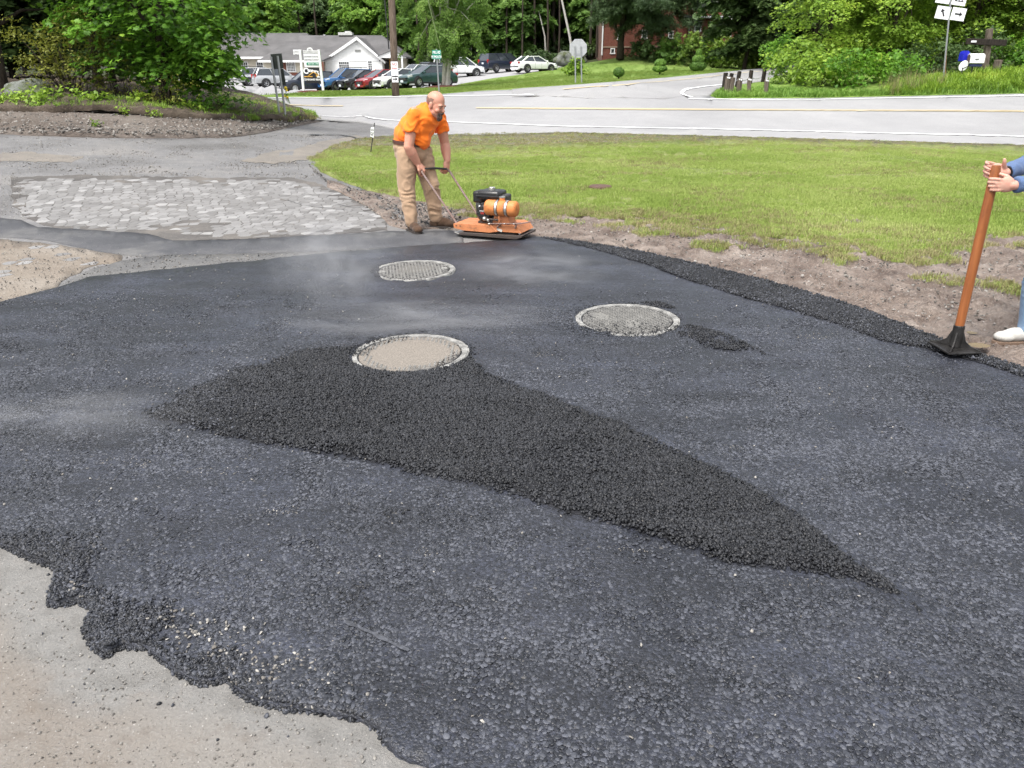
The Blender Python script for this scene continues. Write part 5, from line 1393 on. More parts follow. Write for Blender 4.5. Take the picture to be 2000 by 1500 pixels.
    # roof unit
    ru = L(676, 71, 90); mb = MB(); mb.box((0, 0, 0), (1.5, .9, .28)); mb.box((.25, 0, .2), (.6, .6, .14)); v = mb.build('roof_unit', pm('pale_metal', (.5, .5, .48), .5), t, bevel=.02); v.location = (ru.x, 6, zm + .12)
    ru = L(634, 74, 90); mb = MB(); mb.lathe([(.09, -.3), (.09, .35), (.12, .36), (.12, .42)], 12); v = mb.build('vent_pipe', TRIM, t); v.location = (ru.x, 6, ru.z - .1)
    # porch at the right of the gable
    a, b, c = L(739, 110, 82.5), L(787, 108, 82.5), L(765, 99, 82.5)
    mb = MB(); mb.add([(a.x, -1.5, a.z - .12), (b.x, -1.5, a.z - .12), (b.x, -1.5, a.z + .02), (c.x, -1.5, c.z), (a.x, -1.5, a.z + .02), (a.x, 1, a.z - .12), (b.x, 1, a.z - .12), (b.x, 1, a.z + .02), (c.x, 1, c.z), (a.x, 1, a.z + .02)],
                      [(0, 1, 2, 3, 4), (9, 8, 7, 6, 5), (0, 5, 6, 1), (1, 6, 7, 2), (2, 7, 8, 3), (3, 8, 9, 4), (4, 9, 5, 0)])
    mb.build('porch_gable', TRIM, t)
    mb = MB(); quadslab(mb, [(a.x - .1, -1.6, a.z + .04), (c.x, -1.6, c.z + .06), (c.x, 2, c.z + .06), (a.x - .1, 2, a.z + .04)], .06); quadslab(mb, [(c.x, -1.6, c.z + .06), (b.x + .1, -1.6, a.z + .04), (b.x + .1, 2, a.z + .04), (c.x, 2, c.z + .06)], .06)
    mb.build('porch_roof', SHINGLE, t)
    mb = MB(); mb.box((b.x - .12, -1.4, (zf + a.z) / 2), (.14, .14, a.z - zf - .1)); mb.build('porch_post', TRIM, t)
    # door between orange frames
    d0, d1 = L(748, 117, Y0 + 1), L(763, 117, Y0 + 1); zt = d0.z
    mb = MB(); mb.box(((d0.x + d1.x) / 2, 1.54, (zf + zt) / 2), (d1.x - d0.x, .08, zt - zf)); dr = mb.build('door', DARKF, t)
    for sx in (d0.x, (d0.x * .45 + d1.x * .55) + .2, d1.x):
        mb = MB(); mb.box((sx, 1.50, (zf + zt) / 2), (.13, .12, zt - zf + .1)); mb.build('door_frame', ORANGEW, dr)
    mb = MB(); mb.ball((0, 0, 0), .07); v = mb.build('wall_lamp', INK, t); l_ = L(741.5, 119, Y0); v.location = (l_.x, -.08, l_.z)
    # left wing with wide roof
    Y1 = 83.0; yl = Y1 - Y0
    wl_ = L(484, 119, Y1); wr = L(634, 119, Y1)
    ew = L(520, 117, Y1).z; rw = L(560, 79.5, 88).z
    mb = MB()
    quadslab(mb, [(L(508, 116, Y1).x, yl - .4, ew), (gl.x + .2, yl - .4, ew), (ga.x, 4.4, rw), (L(560, 79, 88).x, 4.4, rw)], .14)
    quadslab(mb, [(L(508, 116, Y1).x, yl - .4, ew), (L(560, 79, 88).x, 4.4, rw), (L(560, 79, 88).x - 1.2, 9, ew)], .14)
    mb.build('wing_roof', SHINGLE, t)
    m2 = MB(); m2.box(((wl_.x + 1 + gl.x) / 2, yl - .42, ew - .13), (gl.x - wl_.x - 1.2, .06, .2)); m2.build('fascia', TRIM, t)
    wall('wing_wall', L(512, 119, Y1).x, gl.x, yl + .3, yl + .6, zf, ew - .1, CREAM)
    wall('brick_base', L(512, 119, Y1).x, gl.x + .1, yl + .2, yl + .3, zf, L(560, 142, Y1).z, BRICK)
    wall('brick_pier', L(551, 119, Y1).x, L(556, 119, Y1).x, yl + .22, yl + .3, zf, ew - .15, BRICK)
    wall('brick_pier', L(628, 119, Y1).x, L(633.5, 119, Y1).x, yl - .6, yl - .1, zf, L(628, 121, Y1).z, BRICK)
    a, b = L(559, 121, Y1), L(575, 139, Y1)
    window(t, 'window', ((a.x + b.x) / 2, yl + .26, (a.z + b.z) / 2), b.x - a.x, a.z - b.z, 5, 6, mt=.04)
    # far left block, higher roof
    zb = L(600, 64.5, 97).z; ze3 = L(500, 112, 92).z
    xa, xb = L(440, 64, 97).x, L(600, 64, 97).x; xc = L(640, 90, 97).x
    mb = MB(); quadslab(mb, [(xa, 6.5, ze3), (xc, 6.5, ze3), (xb, 13, zb), (xa, 13, zb)], .15); quadslab(mb, [(xc, 6.5, ze3), (xc, 20, ze3), (xb, 13, zb)], .15)
    mb.build('rear_roof', SHINGLE, t)
    wall('rear_wall', xa, xc - .6, 7.3, 19, zf, ze3 - .1, CREAM)
    mb = MB(); mb.box(((xa + xc) / 2, 6.46, ze3 - .08), (xc - xa, .06, .22)); mb.build('fascia', TRIM, t)
    for px in (470, 500):
        a, b = L(px, 122, 91), L(px + 13, 138, 91)
        window(t, 'window', ((a.x + b.x) / 2, 7.27, (a.z + b.z) / 2), b.x - a.x, a.z - b.z, 3, 3)
white_building()

def brick_house():
    Y0 = 86.0; base = at(1176, 108, Y0)
    t = empty('brick_house', base, label='red brick house on the rise behind the pine and bushes', cat='house')
    L = lambda px, py, Y: at(px, py, Y) - base
    x1 = L(1347, 100, Y0).x; zt = L(1200, -40, Y0).z
    mb = MB(); mb.box((x1 / 2, 5, zt / 2 - .3), (x1, 10, zt + .6)); mb.build('wall', BRICK, t)
    mb = MB(); mb.box((x1 / 2, -.03, .78), (x1 + .02, .06, .13)); mb.build('plinth_course', pm('buff_stone', (.30, .22, .16), .9), t)
    mb = MB(); mb.box((-.04, -.05, zt / 2), (.12, .1, zt)); mb.build('corner_board', TRIM, t)
    mb = MB(); quadslab(mb, [(-.6, -.6, zt), (x1 + .6, -.6, zt), (x1 - 2, 5, zt + 3.4), (2, 5, zt + 3.4)], .2); quadslab(mb, [(x1 + .6, -.6, zt), (x1 + .6, 10.6, zt), (x1 - 2, 5, zt + 3.4)], .2); quadslab(mb, [(-.6, 10.6, zt), (-.6, -.6, zt), (2, 5, zt + 3.4)], .2)
    mb.build('roof', SHINGLE, t)
    for a, b, nx, ny in (((1194, 96), (1199, 103.5), 1, 1), ((1208, 62), (1215, 76), 1, 2), ((1307, 62), (1313, 74), 1, 2), ((1255, 60), (1262, 74), 1, 2), ((1235, 12), (1243, 26), 1, 2)):
        p, q = L(*a, Y0), L(*b, Y0); window(t, 'window', ((p.x + q.x) / 2, -.03, (p.z + q.z) / 2), q.x - p.x, p.z - q.z, nx, ny)
    # right wing, a little nearer, lower roof with gutter
    Y1 = 84.0; yl = Y1 - Y0
    a = L(1345, 34, Y1); xr = L(1450, 34, Y1).x
    mb = MB(); mb.box(((a.x + xr) / 2, yl + 4, a.z / 2 + .1), (xr - a.x, 8, a.z + 1.2)); mb.build('wing_wall', BRICK, t)
    ap = L(1400, 6, 90)
    mb = MB(); quadslab(mb, [(a.x - .3, yl - .4, a.z), (xr + .3, yl - .4, a.z), (xr - 1.5, yl + 4, ap.z), (a.x + 1.5, yl + 4, ap.z)], .14); quadslab(mb, [(a.x - .3, yl + 8, a.z), (a.x - .3, yl - .4, a.z), (a.x + 1.5, yl + 4, ap.z)], .14)
    mb.build('wing_roof', SHINGLE, t)
    gt = MB(); gt.tube([(a.x - .35, yl - .5, a.z - .02), (xr + .3, yl - .5, a.z - .02)], .09, 8); gt.tube([(a.x - .1, yl - .5, a.z - .05), (a.x - .1, yl - .3, a.z - .35), (a.x + .12, yl - .12, a.z - .6), (a.x + .12, yl - .12, .3)], .055, 7)
    gt.build('gutter', GALV, t, True)
    p, q = L(1359, 43, Y1), L(1367, 60, Y1); window(t, 'window', ((p.x + q.x) / 2, yl - .03, (p.z + q.z) / 2), q.x - p.x, p.z - q.z, 1, 2)
    p, q = L(1386, 44, Y1), L(1394, 62, Y1); window(t, 'window', ((p.x + q.x) / 2, yl - .03, (p.z + q.z) / 2), q.x - p.x, p.z - q.z, 1, 2)
    for px in (1409, 1430):
        p = L(px, 36, 82.5); mb = MB(); mb.tube([(p.x, -3.5, -.3), (p.x, -3.5, p.z)], .10, 10); mb.build('porch_column', TRIM, t, True)
brick_house()

# ------------------------------------------------------------------ cars
def mat_car(name, c, metal=0.0):
    m = NT(name)
    return m.done(m.mix(m.rng(m.noise(3, 4), .4, .7, 0, .12), c, tuple(x * .8 for x in c)), 0.32, metal, 0.5, Coat_Weight=0.7, Coat_Roughness=0.06)
TYRE = pm('tyre_rubber', (0.016, 0.016, 0.017), 0.8); RIM = pm('wheel_rim', (0.55, 0.55, 0.56), 0.3, 0.8); CGL = pm('car_glass', (0.035, 0.042, 0.05), 0.05, spec=1.0)
PLAST = pm('black_trim_plastic', (0.022, 0.022, 0.024), 0.6); LAMP = pm('headlight_glass', (0.62, 0.64, 0.66), 0.12, 0.2, spec=0.9); TAILL = pm('tail_light', (0.38, 0.015, 0.012), 0.2); PLATE = pm('number_plate', (0.62, 0.66, 0.72), 0.5); CHROME = pm('chrome', (0.6, 0.6, 0.6), 0.15, 1.0)
_tm = MB(); _tm.lathe([(0.20, -0.105), (0.315, -0.105), (0.335, -0.07), (0.335, 0.07), (0.315, 0.105), (0.20, 0.105)], 24, m=Matrix.Rotation(R(90), 3, 'X'), cap=False)
_rm = MB(); _rm.lathe([(0.02, .06), (.06, .075), (.07, .05), (.17, .03), (.19, .085), (.215, .10), (.215, -.02), (.02, -.02)], 24, m=Matrix.Rotation(R(90), 3, 'X'))
for k in range(5):
    a = k * 2 * math.pi / 5; _rm.box((0.12 * math.cos(a), -.07, 0.12 * math.sin(a)), (.15, .03, .035), Matrix.Rotation(-a, 3, 'Y'))
KINDS_ = {  # length, width, height; stations: (x, z deck, half width factor)
 'sedan': dict(L=4.6, W=1.76, H=1.42, deck=[(-2.3, .58, .86), (-2.2, .90, .93), (-1.75, .98, .98), (-1.0, .97, 1), (1.0, .92, 1), (1.75, .84, .96), (2.15, .70, .90), (2.3, .50, .80)], cab=[(-1.85, 0.97), (-1.05, 1.39), (0.10, 1.42), (1.15, 0.93)], ax=(1.42, -1.32)),
 'suv':   dict(L=4.6, W=1.82, H=1.68, deck=[(-2.3, .70, .90), (-2.24, 1.02, .96), (-1.9, 1.05, .99), (-1.0, 1.05, 1), (1.05, 1.03, 1), (1.8, .98, .96), (2.2, .86, .90), (2.3, .60, .82)], cab=[(-2.22, 1.03), (-1.80, 1.62), (0.30, 1.68), (1.20, 1.04)], ax=(1.42, -1.32)),
 'hatch': dict(L=4.2, W=1.76, H=1.48, deck=[(-2.1, .62, .88), (-2.05, .93, .95), (-1.7, .97, .99), (-1.0, .97, 1), (1.0, .95, 1), (1.65, .88, .96), (2.0, .74, .90), (2.1, .52, .80)], cab=[(-2.02, 0.96), (-1.45, 1.42), (0.15, 1.48), (1.20, 0.96)], ax=(1.32, -1.25)),
 'van':   dict(L=4.9, W=1.95, H=1.74, deck=[(-2.45, .75, .92), (-2.40, 1.05, .97), (-2.0, 1.07, .99), (-1.0, 1.07, 1), (1.2, 1.02, 1), (1.95, .95, .95), (2.35, .80, .88), (2.45, .58, .8)], cab=[(-2.38, 1.05), (-2.15, 1.68), (0.55, 1.74), (1.65, 1.02)], ax=(1.5, -1.45)),
}
def car(kind, paint, loc, heading, label, trim=False, rack=False, two=None, door_mark=False):
    K = KINDS_[kind]; hw = K['W'] / 2; zb = 0.22 if kind in ('sedan', 'hatch') else 0.30; r = 0.335 if kind in ('sedan', 'hatch') else 0.37
    t = empty('parked_car', loc, (0, 0, math.atan2(heading[1], heading[0])), label, 'car', 'cars in the parking lot'); t.scale = (.93, .93, .95)
    prof = lambda z, w: [(w * .80, zb), (w * .97, zb + .10), (w * 1.0, zb + .34), (w * .985, z - .16), (w * .93, z - .03), (w * .80, z)]
    vs = []; fs = []; n = 12
    for x, z, k in K['deck']:
        half = prof(z, hw * k)
        vs += [(x, y, zz) for y, zz in half] + [(x, -y, zz) for y, zz in reversed(half)]
    ns = len(K['deck'])
    for i in range(ns - 1):
        for k in range(n): fs.append((i * n + k, i * n + (k + 1) % n, (i + 1) * n + (k + 1) % n, (i + 1) * n + k))
    fs += [tuple(range(n)), tuple(reversed([(ns - 1) * n + k for k in range(n)]))]
    mb = MB(); mb.add(vs, fs); mb.build('body', two or paint, t, True, bevel=.02)
    # cabin glass
    c = K['cab']; wb = hw * .90; wt = hw * .70
    def cabin(c, wb, wt, inset=0.0):
        st = [(c[0][0] + inset, c[0][1] - .04, wb * .93, c[0][1]), (c[1][0], c[1][1], wt * .95, 0), (c[2][0], c[2][1], wt, 0), (c[3][0] - inset, c[3][1] - .04, wb * .95, c[3][1])]
        (x0, z0, w0, _), (x1, z1, w1, _), (x2, z2, w2, _), (x3, z3, w3, _) = st
        V = [(x0, w0, z0), (x0, -w0, z0), (x1, w1, z1), (x1, -w1, z1), (x2, w2, z2), (x2, -w2, z2), (x3, w3, z3), (x3, -w3, z3)]
        return V
    V = cabin(c, wb, wt)
    mb = MB(); mb.add(V, [(0, 1, 3, 2), (2, 3, 5, 4), (4, 5, 7, 6), (0, 2, 4, 6), (7, 5, 3, 1), (0, 6, 7, 1)])
    mb.build('window_glass', CGL, t, bevel=.03)
    # roof and pillars
    V2 = [Vector(v) for v in V]
    mb = MB(); e = 0.012
    top = [V2[2] + Vector((.02, .02, e)), V2[3] + Vector((.02, -.02, e)), V2[5] + Vector((-.02, -.02, e)), V2[4] + Vector((-.02, .02, e))]
    quadslab(mb, [top[3], top[0], top[1], top[2]], .07)
    mb.build('roof', paint, t, True, bevel=.025)
    for s in (0, 1):
        sg = 1 if s == 0 else -1
        b0, t1, t2, b3 = V2[0 + s], V2[2 + s], V2[4 + s], V2[6 + s]
        o = Vector((0, sg * .012, 0))
        mb = MB(); mb.tube([b3 + o, t2 + o], .042, 6); mb.tube([b0 + o + Vector((.05, 0, 0)), t1 + o], .085, 6)
        for f in ((.50,) if kind != 'van' else (.40, .72)):
            mb.tube([b0.lerp(b3, f) + o, t1.lerp(t2, f - .04) + o], .03, 6)
        mb.build('pillar', paint, t, True)
        mb = MB(); mb.box((b3.x - .22, sg * (hw + .06), b3.z + .08), (.12, .20, .14)); mb.build('door_mirror', paint, t, bevel=.03)
        mb = MB(); xf, xr = K['ax']
        for q in (0.33, .60): mb.box((xr + (xf - xr) * q, sg * (hw * .995 + .004), .62), (.012, .01, .55))
        mb.build('door_seam', PLAST, t)
        mb = MB(); mb.box((K['L'] / 2 - .26, sg * hw * .70, .70 if kind in ('sedan', 'hatch') else .84), (.34, .30, .15), (0, .25, -sg * .25)); mb.build('headlight', LAMP, t, bevel=.03)
        mb = MB(); mb.box((-K['L'] / 2 + .10, sg * hw * .80, .84 if kind in ('sedan', 'hatch') else .98), (.16, .22, .16 if kind in ('sedan', 'hatch') else .34), (0, 0, sg * .2)); mb.build('tail_light', TAILL, t, bevel=.02)
        for ax in K['ax']:
            w = empty('wheel', (ax, sg * (hw - .062), r)); w.parent = t; w.rotation_euler = (0, 0, 0 if sg < 0 else math.pi); w.scale = (r / .335,) * 3
            link('tyre', _tyre, TYRE, w); link('rim', _rim, RIM, w)
            mb = MB(); mb.lathe([(0.0, 0), (r + .07, 0), (r + .07, .03)], 22, (ax, sg * (hw * .97 - (0.03 if sg > 0 else 0)) - (0 if sg > 0 else -.0), r + .01), Matrix.Rotation(R(-90) * sg, 3, 'X')); mb.build('wheel_arch', PLAST, t)
    mb = MB(); mb.box((K['L'] / 2 - .01, 0, .50 if kind in ('sedan', 'hatch') else .62), (.06, K['W'] * .52, .20)); mb.build('grille', PLAST, t, bevel=.02)
    mb = MB(); mb.box((K['L'] / 2 + .02, 0, .36 if kind in ('sedan', 'hatch') else .45), (.03, .32, .15)); mb.build('number_plate', PLATE, t)
    mb = MB(); mb.box((-K['L'] / 2 - .01, 0, .72 if kind in ('sedan', 'hatch') else .80), (.03, .32, .15)); mb.build('number_plate', PLATE, t)
    mb = MB(); mb.box((0, 0, zb + .07), (K['L'] * .93, K['W'] * .94, .16)); mb.build('sill', PLAST if not trim else pm('grey_cladding', (.16, .16, .17), .6), t, bevel=.03)
    if rack:
        for sg in (1, -1):
            mb = MB(); mb.tube([(c[1][0] + .1, sg * wt * .85, K['H'] + .03), (c[1][0] + .2, sg * wt * .85, K['H'] + .09), (c[2][0] - .2, sg * wt * .85, K['H'] + .09), (c[2][0] - .1, sg * wt * .85, K['H'] + .03)], .022, 6); mb.build('roof_rail', PLAST, t, True)
    return t
_tyre = _tm.mesh('tyre'); _rim = _rm.mesh('rim')
for me in (_tyre, _rim):
    bm = bmesh.new(); bm.from_mesh(me); bmesh.ops.recalc_face_normals(bm, faces=bm.faces); bm.to_mesh(me); bm.free()
    me.polygons.foreach_set('use_smooth', [True] * len(me.polygons)); me.set_sharp_from_angle(angle=R(35))
CW, CS, CN, CB, CK, CR, CT = (mat_car('white_paint', (.78, .78, .78)), mat_car('silver_paint', (.46, .47, .48), .3), mat_car('navy_paint', (.012, .017, .035)), mat_car('blue_paint', (.03, .12, .30), .2),
                              mat_car('black_paint', (.010, .010, .012)), mat_car('red_paint', (.30, .018, .022), .1), mat_car('teal_paint', (.03, .075, .075), .3))
def cp(px, Y): return atg(px, Y) + Vector((0, 0, .05))
car('suv', CB, cp(679, 63.5), (-.78, -.62), 'blue estate car, third from the left in the front row', rack=True)
car('hatch', CK, cp(711, 62.5), (-.78, -.62), 'black car between the blue and the red one')
car('hatch', CR, cp(748, 61.2), (-.78, -.62), 'red car between the black one and the utility pole')
car('hatch', CW, cp(783, 60.2), (-.78, -.62), 'white car right behind the utility pole')
car('suv', CS, cp(817, 61.5), (-.80, -.60), 'silver car seen behind the roof of the green saloon', rack=True)
car('sedan', CT, cp(836, 57.5), (-.74, -.67), 'dark green saloon at the right end of the front row')
car('suv', CN, cp(604, 64), (-.86, -.50), 'dark navy car behind the business sign')
car('suv', CS, cp(512, 77), (.88, .48), 'pale silver off-road car at the left, half behind the leaves', rack=True)
car('suv', CS, cp(545, 73), (.88, .48), 'silver estate car seen from behind, beside the dark sign posts')
car('sedan', CW, cp(455, 84), (.9, .4), 'white car glimpsed through the leaves of the big maple')
car('suv', CK, cp(838, 72), (-.7, -.7), 'dark car of which only the roof shows between silver and green cars')
car('van', CW, cp(897, 76), (.93, .37), 'white off-road car parked behind the birch', rack=True)
car('van', CN, cp(981, 80), (.80, .60), 'navy people carrier with grey bumper beside the white saloon', trim=True)
car('sedan', CW, cp(1043, 76), (.86, .51), 'white saloon at the right end of the parking lot')

# ------------------------------------------------------------------ poles and signs
def upright(p0, p1): return (Vector(p1) - Vector(p0)).length
# utility pole
b = at(773, 188, 36); b.z = G(773, 188).z
t = empty('utility_pole', b, label='brown wooden utility pole standing at the far road edge', cat='pole')
e = at(758.5, -150, 36) - b
mb = MB(); mb.tube([(0, 0, -.3), tuple(e * .33), tuple(e * .66), tuple(e * 1.3)], [.165, .15, .14, .115], 14); mb.build('pole', OWOOD, t, True, auto=False)
mb = MB(); k = at(757, 0, 36) - b; mb.tube([(-.19, 0, 1.9), (k.x - .12, 0, k.z), (e.x * 1.3 - .18, 0, e.z * 1.3)], .028, 7); mb.build('cable_guard', PLAST, t, True)
c = at(772, 135.5, 36) - b
mb = MB(); mb.box((c.x, -.19, c.z), (.30, .02, .62)); s = mb.build('notice_board', SIGNW, t)
text('lettering', 'NO', .17, RINK, s, (c.x, -.205, c.z + .20), sx=.8); text('lettering', 'PARK', .11, RINK, s, (c.x, -.205, c.z + .03), sx=.8)
mb = MB(); mb.box((c.x, -.19, c.z - .39), (.27, .02, .26)); s = mb.build('arrow_plate', SIGNW, t)
mb = MB(); mb.prism([(-.10, -.02), (.02, -.02), (.02, -.07), (.10, 0), (.02, .07), (.02, .02), (-.10, .02)], 0, .006, Matrix.Rotation(R(90), 3, 'X'), (c.x, -.202, c.z - .39)); mb.build('arrow', INK, s)
# wires overhead to the left and right
p1 = e * 1.12 + b
for dz, lb in ((0, 'upper cable strung from the utility pole towards the left'), (-.9, 'lower cable strung from the utility pole towards the left')):
    q = Vector((-45, 60, 7.0 + dz)); pts = []
    for i in range(17):
        s_ = i / 16; v = Vector(p1 + Vector((0, 0, dz))).lerp(q, s_); v.z -= 2.2 * 4 * s_ * (1 - s_) * .5; pts.append(v - p1)
    w = MB(); w.tube(pts, .022, 5); o = w.build('overhead_cable', PLAST, None, True); o.location = p1; tag(o, lb, 'cable')
# guy wire from above to the foot of the birch
g0 = G(878, 171); mb = MB(); q = at(836, 0, 42) - g0; mb.tube([(0, 0, 0), tuple(q * 1.5)], .022, 6)
o = mb.build('guy_wire', pm('pale_guy_guard', (.55, .56, .48), .5), None, True); o.location = g0; tag(o, 'pale guy wire slanting up in front of the birch', 'wire')

def post_box(mb, p0, p1, w, d):
    """square post between two points"""
    p0, p1 = Vector(p0), Vector(p1); m = frame_to(p1 - p0); L_ = (p1 - p0).length
    mb.box((p0 + p1) / 2, (w, d, L_), m)

# dark sign backs at the left, two posts
b1 = G(553, 211); b2 = G(556.5, 221)
t = empty('road_sign', G(549, 213), label='dark upper road sign seen from behind on a leaning grey post', cat='road sign'); o0 = t.location.copy()
Yp = 24.0
def wp(px, py, Y=Yp): return at(px, py, Y) - o0
mb = MB(); a = wp(545.5, 214); a.z -= .25; mb.tube([a, wp(529.5, 111)], .032, 8); mb.build('post', GALV, t, True)
mb = MB(); c0, c1, c2, c3 = wp(527, 105.5), wp(549, 104), wp(553, 133), wp(532, 135.5)
mb.add([c0, c1, c2, c3] + [v + Vector((0, .02, 0)) for v in (c0, c1, c2, c3)], [(0, 1, 2, 3), (7, 6, 5, 4), (0, 4, 5, 1), (1, 5, 6, 2), (2, 6, 7, 3), (3, 7, 4, 0)]); mb.v = [(x, y + .05, z) for x, y, z in mb.v]; mb.build('sign_plate', DGREY, t, bevel=.01)
t = empty('road_sign', G(556, 221), label='dark lower road sign seen from behind on the right hand leaning post', cat='road sign'); o0 = t.location.copy()
mb = MB(); a = wp(557.5, 220, 23.6); a.z -= .25; mb.tube([a, wp(542, 109, 23.6)], .032, 8); mb.build('post', GALV, t, True)
mb = MB(); cs = [wp(545, 135, 23.7), wp(552, 134, 23.7), wp(557.5, 166, 23.7), wp(549, 168, 23.7)]
mb.add(cs + [v + Vector((.0, .03, 0)) for v in cs], [(0, 1, 2, 3), (7, 6, 5, 4), (0, 4, 5, 1), (1, 5, 6, 2), (2, 6, 7, 3), (3, 7, 4, 0)]); mb.v = [(x, y + .05, z) for x, y, z in mb.v]; mb.build('sign_plate', DGREY, t)
t = empty('flower_bunch', o0, label='bunch of yellow flowers tied to the right hand leaning post', cat='flowers')
YEL = pm('yellow_petals', (.75, .58, .03), .6, var=.2); BLUEF = pm('blue_ribbon', (.10, .20, .45), .6)
for c, rr_, nm, m_ in ((wp(558, 172, 23.5), .05, 'flower', YEL), (wp(560, 177, 23.5), .045, 'flower', YEL), (wp(561, 190, 23.5), .05, 'flower', YEL), (wp(556, 188, 23.5), .04, 'flower', YEL), (wp(558, 182, 23.5), .035, 'ribbon', WINK)):
    lrp = np.random.default_rng(int(c.z * 1000)); mb = MB()
    for k in range(9):
        d = Vector(lrp.normal(0, 1, 3)).normalized(); mb.ball(c + d * rr_ * .6, (rr_ * .5, rr_ * .5, rr_ * .22), 6, 4, frame_to(d))
    mb.build(nm, m_, t, True)
mb = MB()
for k in range(6): mb.tube([wp(558 + k * .5, 174 + k * 2, 23.5), wp(558 + k * 1.8, 196 + k * 1.5, 23.5)], .006, 4)
mb.build('stem', M_WEED, t)
# small black yard light on the bank
p = G(436, 222) + Vector((0, 0, .1)); t = empty('garden_spotlight', p, label='small black garden spotlight on the shoulder of the left bank', cat='garden light')
mb = MB(); mb.tube([(0, 0, -.05), (0, 0, .10)], .012, 6); mb.build('stake', PLAST, t)
mb = MB(); mb.tube([(.05, -.02, .06), (-.02, .03, .22), (-.03, .04, .24)], [.055, .05, .02], 10); mb.build('lamp_head', PLAST, t, True)

# business sign
Yb = 47.5
def business_sign():
    b = at(609, 181, Yb); b.z = float(terr(b.x, b.y))
    t = empty('business_sign', b, label='white post sign with a learning center panel above a black and gold realty panel', cat='sign')
    L = lambda px, py: at(px, py, Yb) - b
    ps = []
    for (x0, y0), (x1, y1) in (((593.5, 183), (586, 97)), ((632, 180), (622.5, 97))):
        mb = MB(); a, c = L(x0, y0), L(x1, y1); a.z -= .2; post_box(mb, a, c, .13, .13); mb.build('post', TRIM, t, bevel=.015)
    lx = lambda py: (L(590.5 + (py - 110) * .095, py).x + .02); rx = lambda py: (L(621.5 + (py - 110) * .11, py).x)
    def panel(y0, y1, mat, name):
        z0, z1 = L(600, y0).z, L(600, y1).z
        vs = [(lx(y0) + .05, -.02, z0), (rx(y0) - .02, -.02, z0), (rx(y1) - .02, -.02, z1), (lx(y1) + .05, -.02, z1)]
        mb = MB(); mb.add(vs + [(x, .03, z) for x, y, z in vs], [(3, 2, 1, 0), (4, 5, 6, 7), (0, 1, 5, 4), (1, 2, 6, 5), (2, 3, 7, 6), (3, 0, 4, 7)])
        return mb.build(name, mat, t)
    hd = panel(98.5, 104, TRIM, 'header_board')
    cx = (lx(100) + rx(100)) / 2
    mb = MB(); mb.prism([(-.22, 0)] + [(-.17 * math.cos(a) , .16 * math.sin(a)) for a in [i * math.pi / 8 for i in range(9)]] + [(.22, 0)], -.03, .02, Matrix.Rotation(R(90), 3, 'X'), (cx, 0, L(600, 98.4).z)); mb.build('crest', TRIM, hd)
    text('lettering', '385', .13, GREYINK, hd, (cx, -.03, L(600, 97).z))
    text('lettering', 'LITCHFIELD ROAD', .115, GREYINK, hd, (cx + .05, -.03, L(600, 101.5).z))
    up = panel(105, 131, SIGNW, 'white_panel')
    cx = (lx(115) + rx(115)) / 2 + .03
    text('lettering', 'Litchfield County', .125, INK, up, (cx, -.03, L(600, 110.5).z)); text('lettering', 'Learning Center', .125, INK, up, (cx, -.03, L(600, 116.5).z))
    z = L(600, 124.8).z; mb = MB(); mb.box((cx + .1, -.027, z), (.78, .014, .15)); g = mb.build('phone_band', GINK, up, bevel=.01); text('lettering', '860 605 1784', .11, WINK, g, (cx + .1, -.037, z))
    lo = panel(132, 162.5, INK, 'black_panel')
    cx = (lx(145) + rx(145)) / 2 + .03
    text('lettering', 'C', .42, WINK, lo, (cx - .38, -.03, L(600, 139).z), bold=.015); text('lettering', 'entury', .25, WINK, lo, (cx + .03, -.03, L(600, 138.5).z), (R(90), R(9), 0), sx=.92, bold=.012)
    text('lettering', '21', .36, WINK, lo, (cx + .40, -.03, L(600, 147).z), bold=.012)
    mb = MB(); gz_ = L(600, 149).z
    m_ = Matrix.Rotation(R(90), 3, 'X')
    mb.prism([(-.50, 0), (-.02, 0), (-.02, .05), (-.50, .05)], 0, .012, m_, (cx, -.022, gz_ - .04)); mb.prism([(-.32, .03), (.02, .26), (.36, .03), (.28, .03), (.02, .20), (-.24, .03)], 0, .012, m_, (cx + .03, -.022, gz_)); mb.prism([(.20, -.02), (.28, -.02), (.28, .06), (.20, .06)], 0, .012, m_, (cx - .02, -.022, gz_))
    mb.build('gold_roof_mark', pm('gold_ink', (.62, .34, .06), .5), lo)
    text('lettering', 'COMMAND REALTY', .135, WINK, lo, (cx + .02, -.03, L(600, 155.5).z), sx=.95, bold=.004)
    a, c = L(572.5, 97), L(586, 107)
    mb = MB(); mb.box(((a.x + c.x) / 2, 0, (a.z + c.z) / 2), (c.x - a.x, .03, a.z - c.z)); s = mb.build('side_panel', SIGNW, t)
    text('lettering', 'OFFICE', .10, GREYINK, s, ((a.x + c.x) / 2, -.02, a.z - .12)); text('lettering', 'SPACE', .10, GREYINK, s, ((a.x + c.x) / 2, -.02, a.z - .25))
    mb = MB(); mb.ball((.05, -.1, .0), (1.0, .35, .14), 20, 8); mb.build('mulch_bed', M_MULCH, t, True)
business_sign()

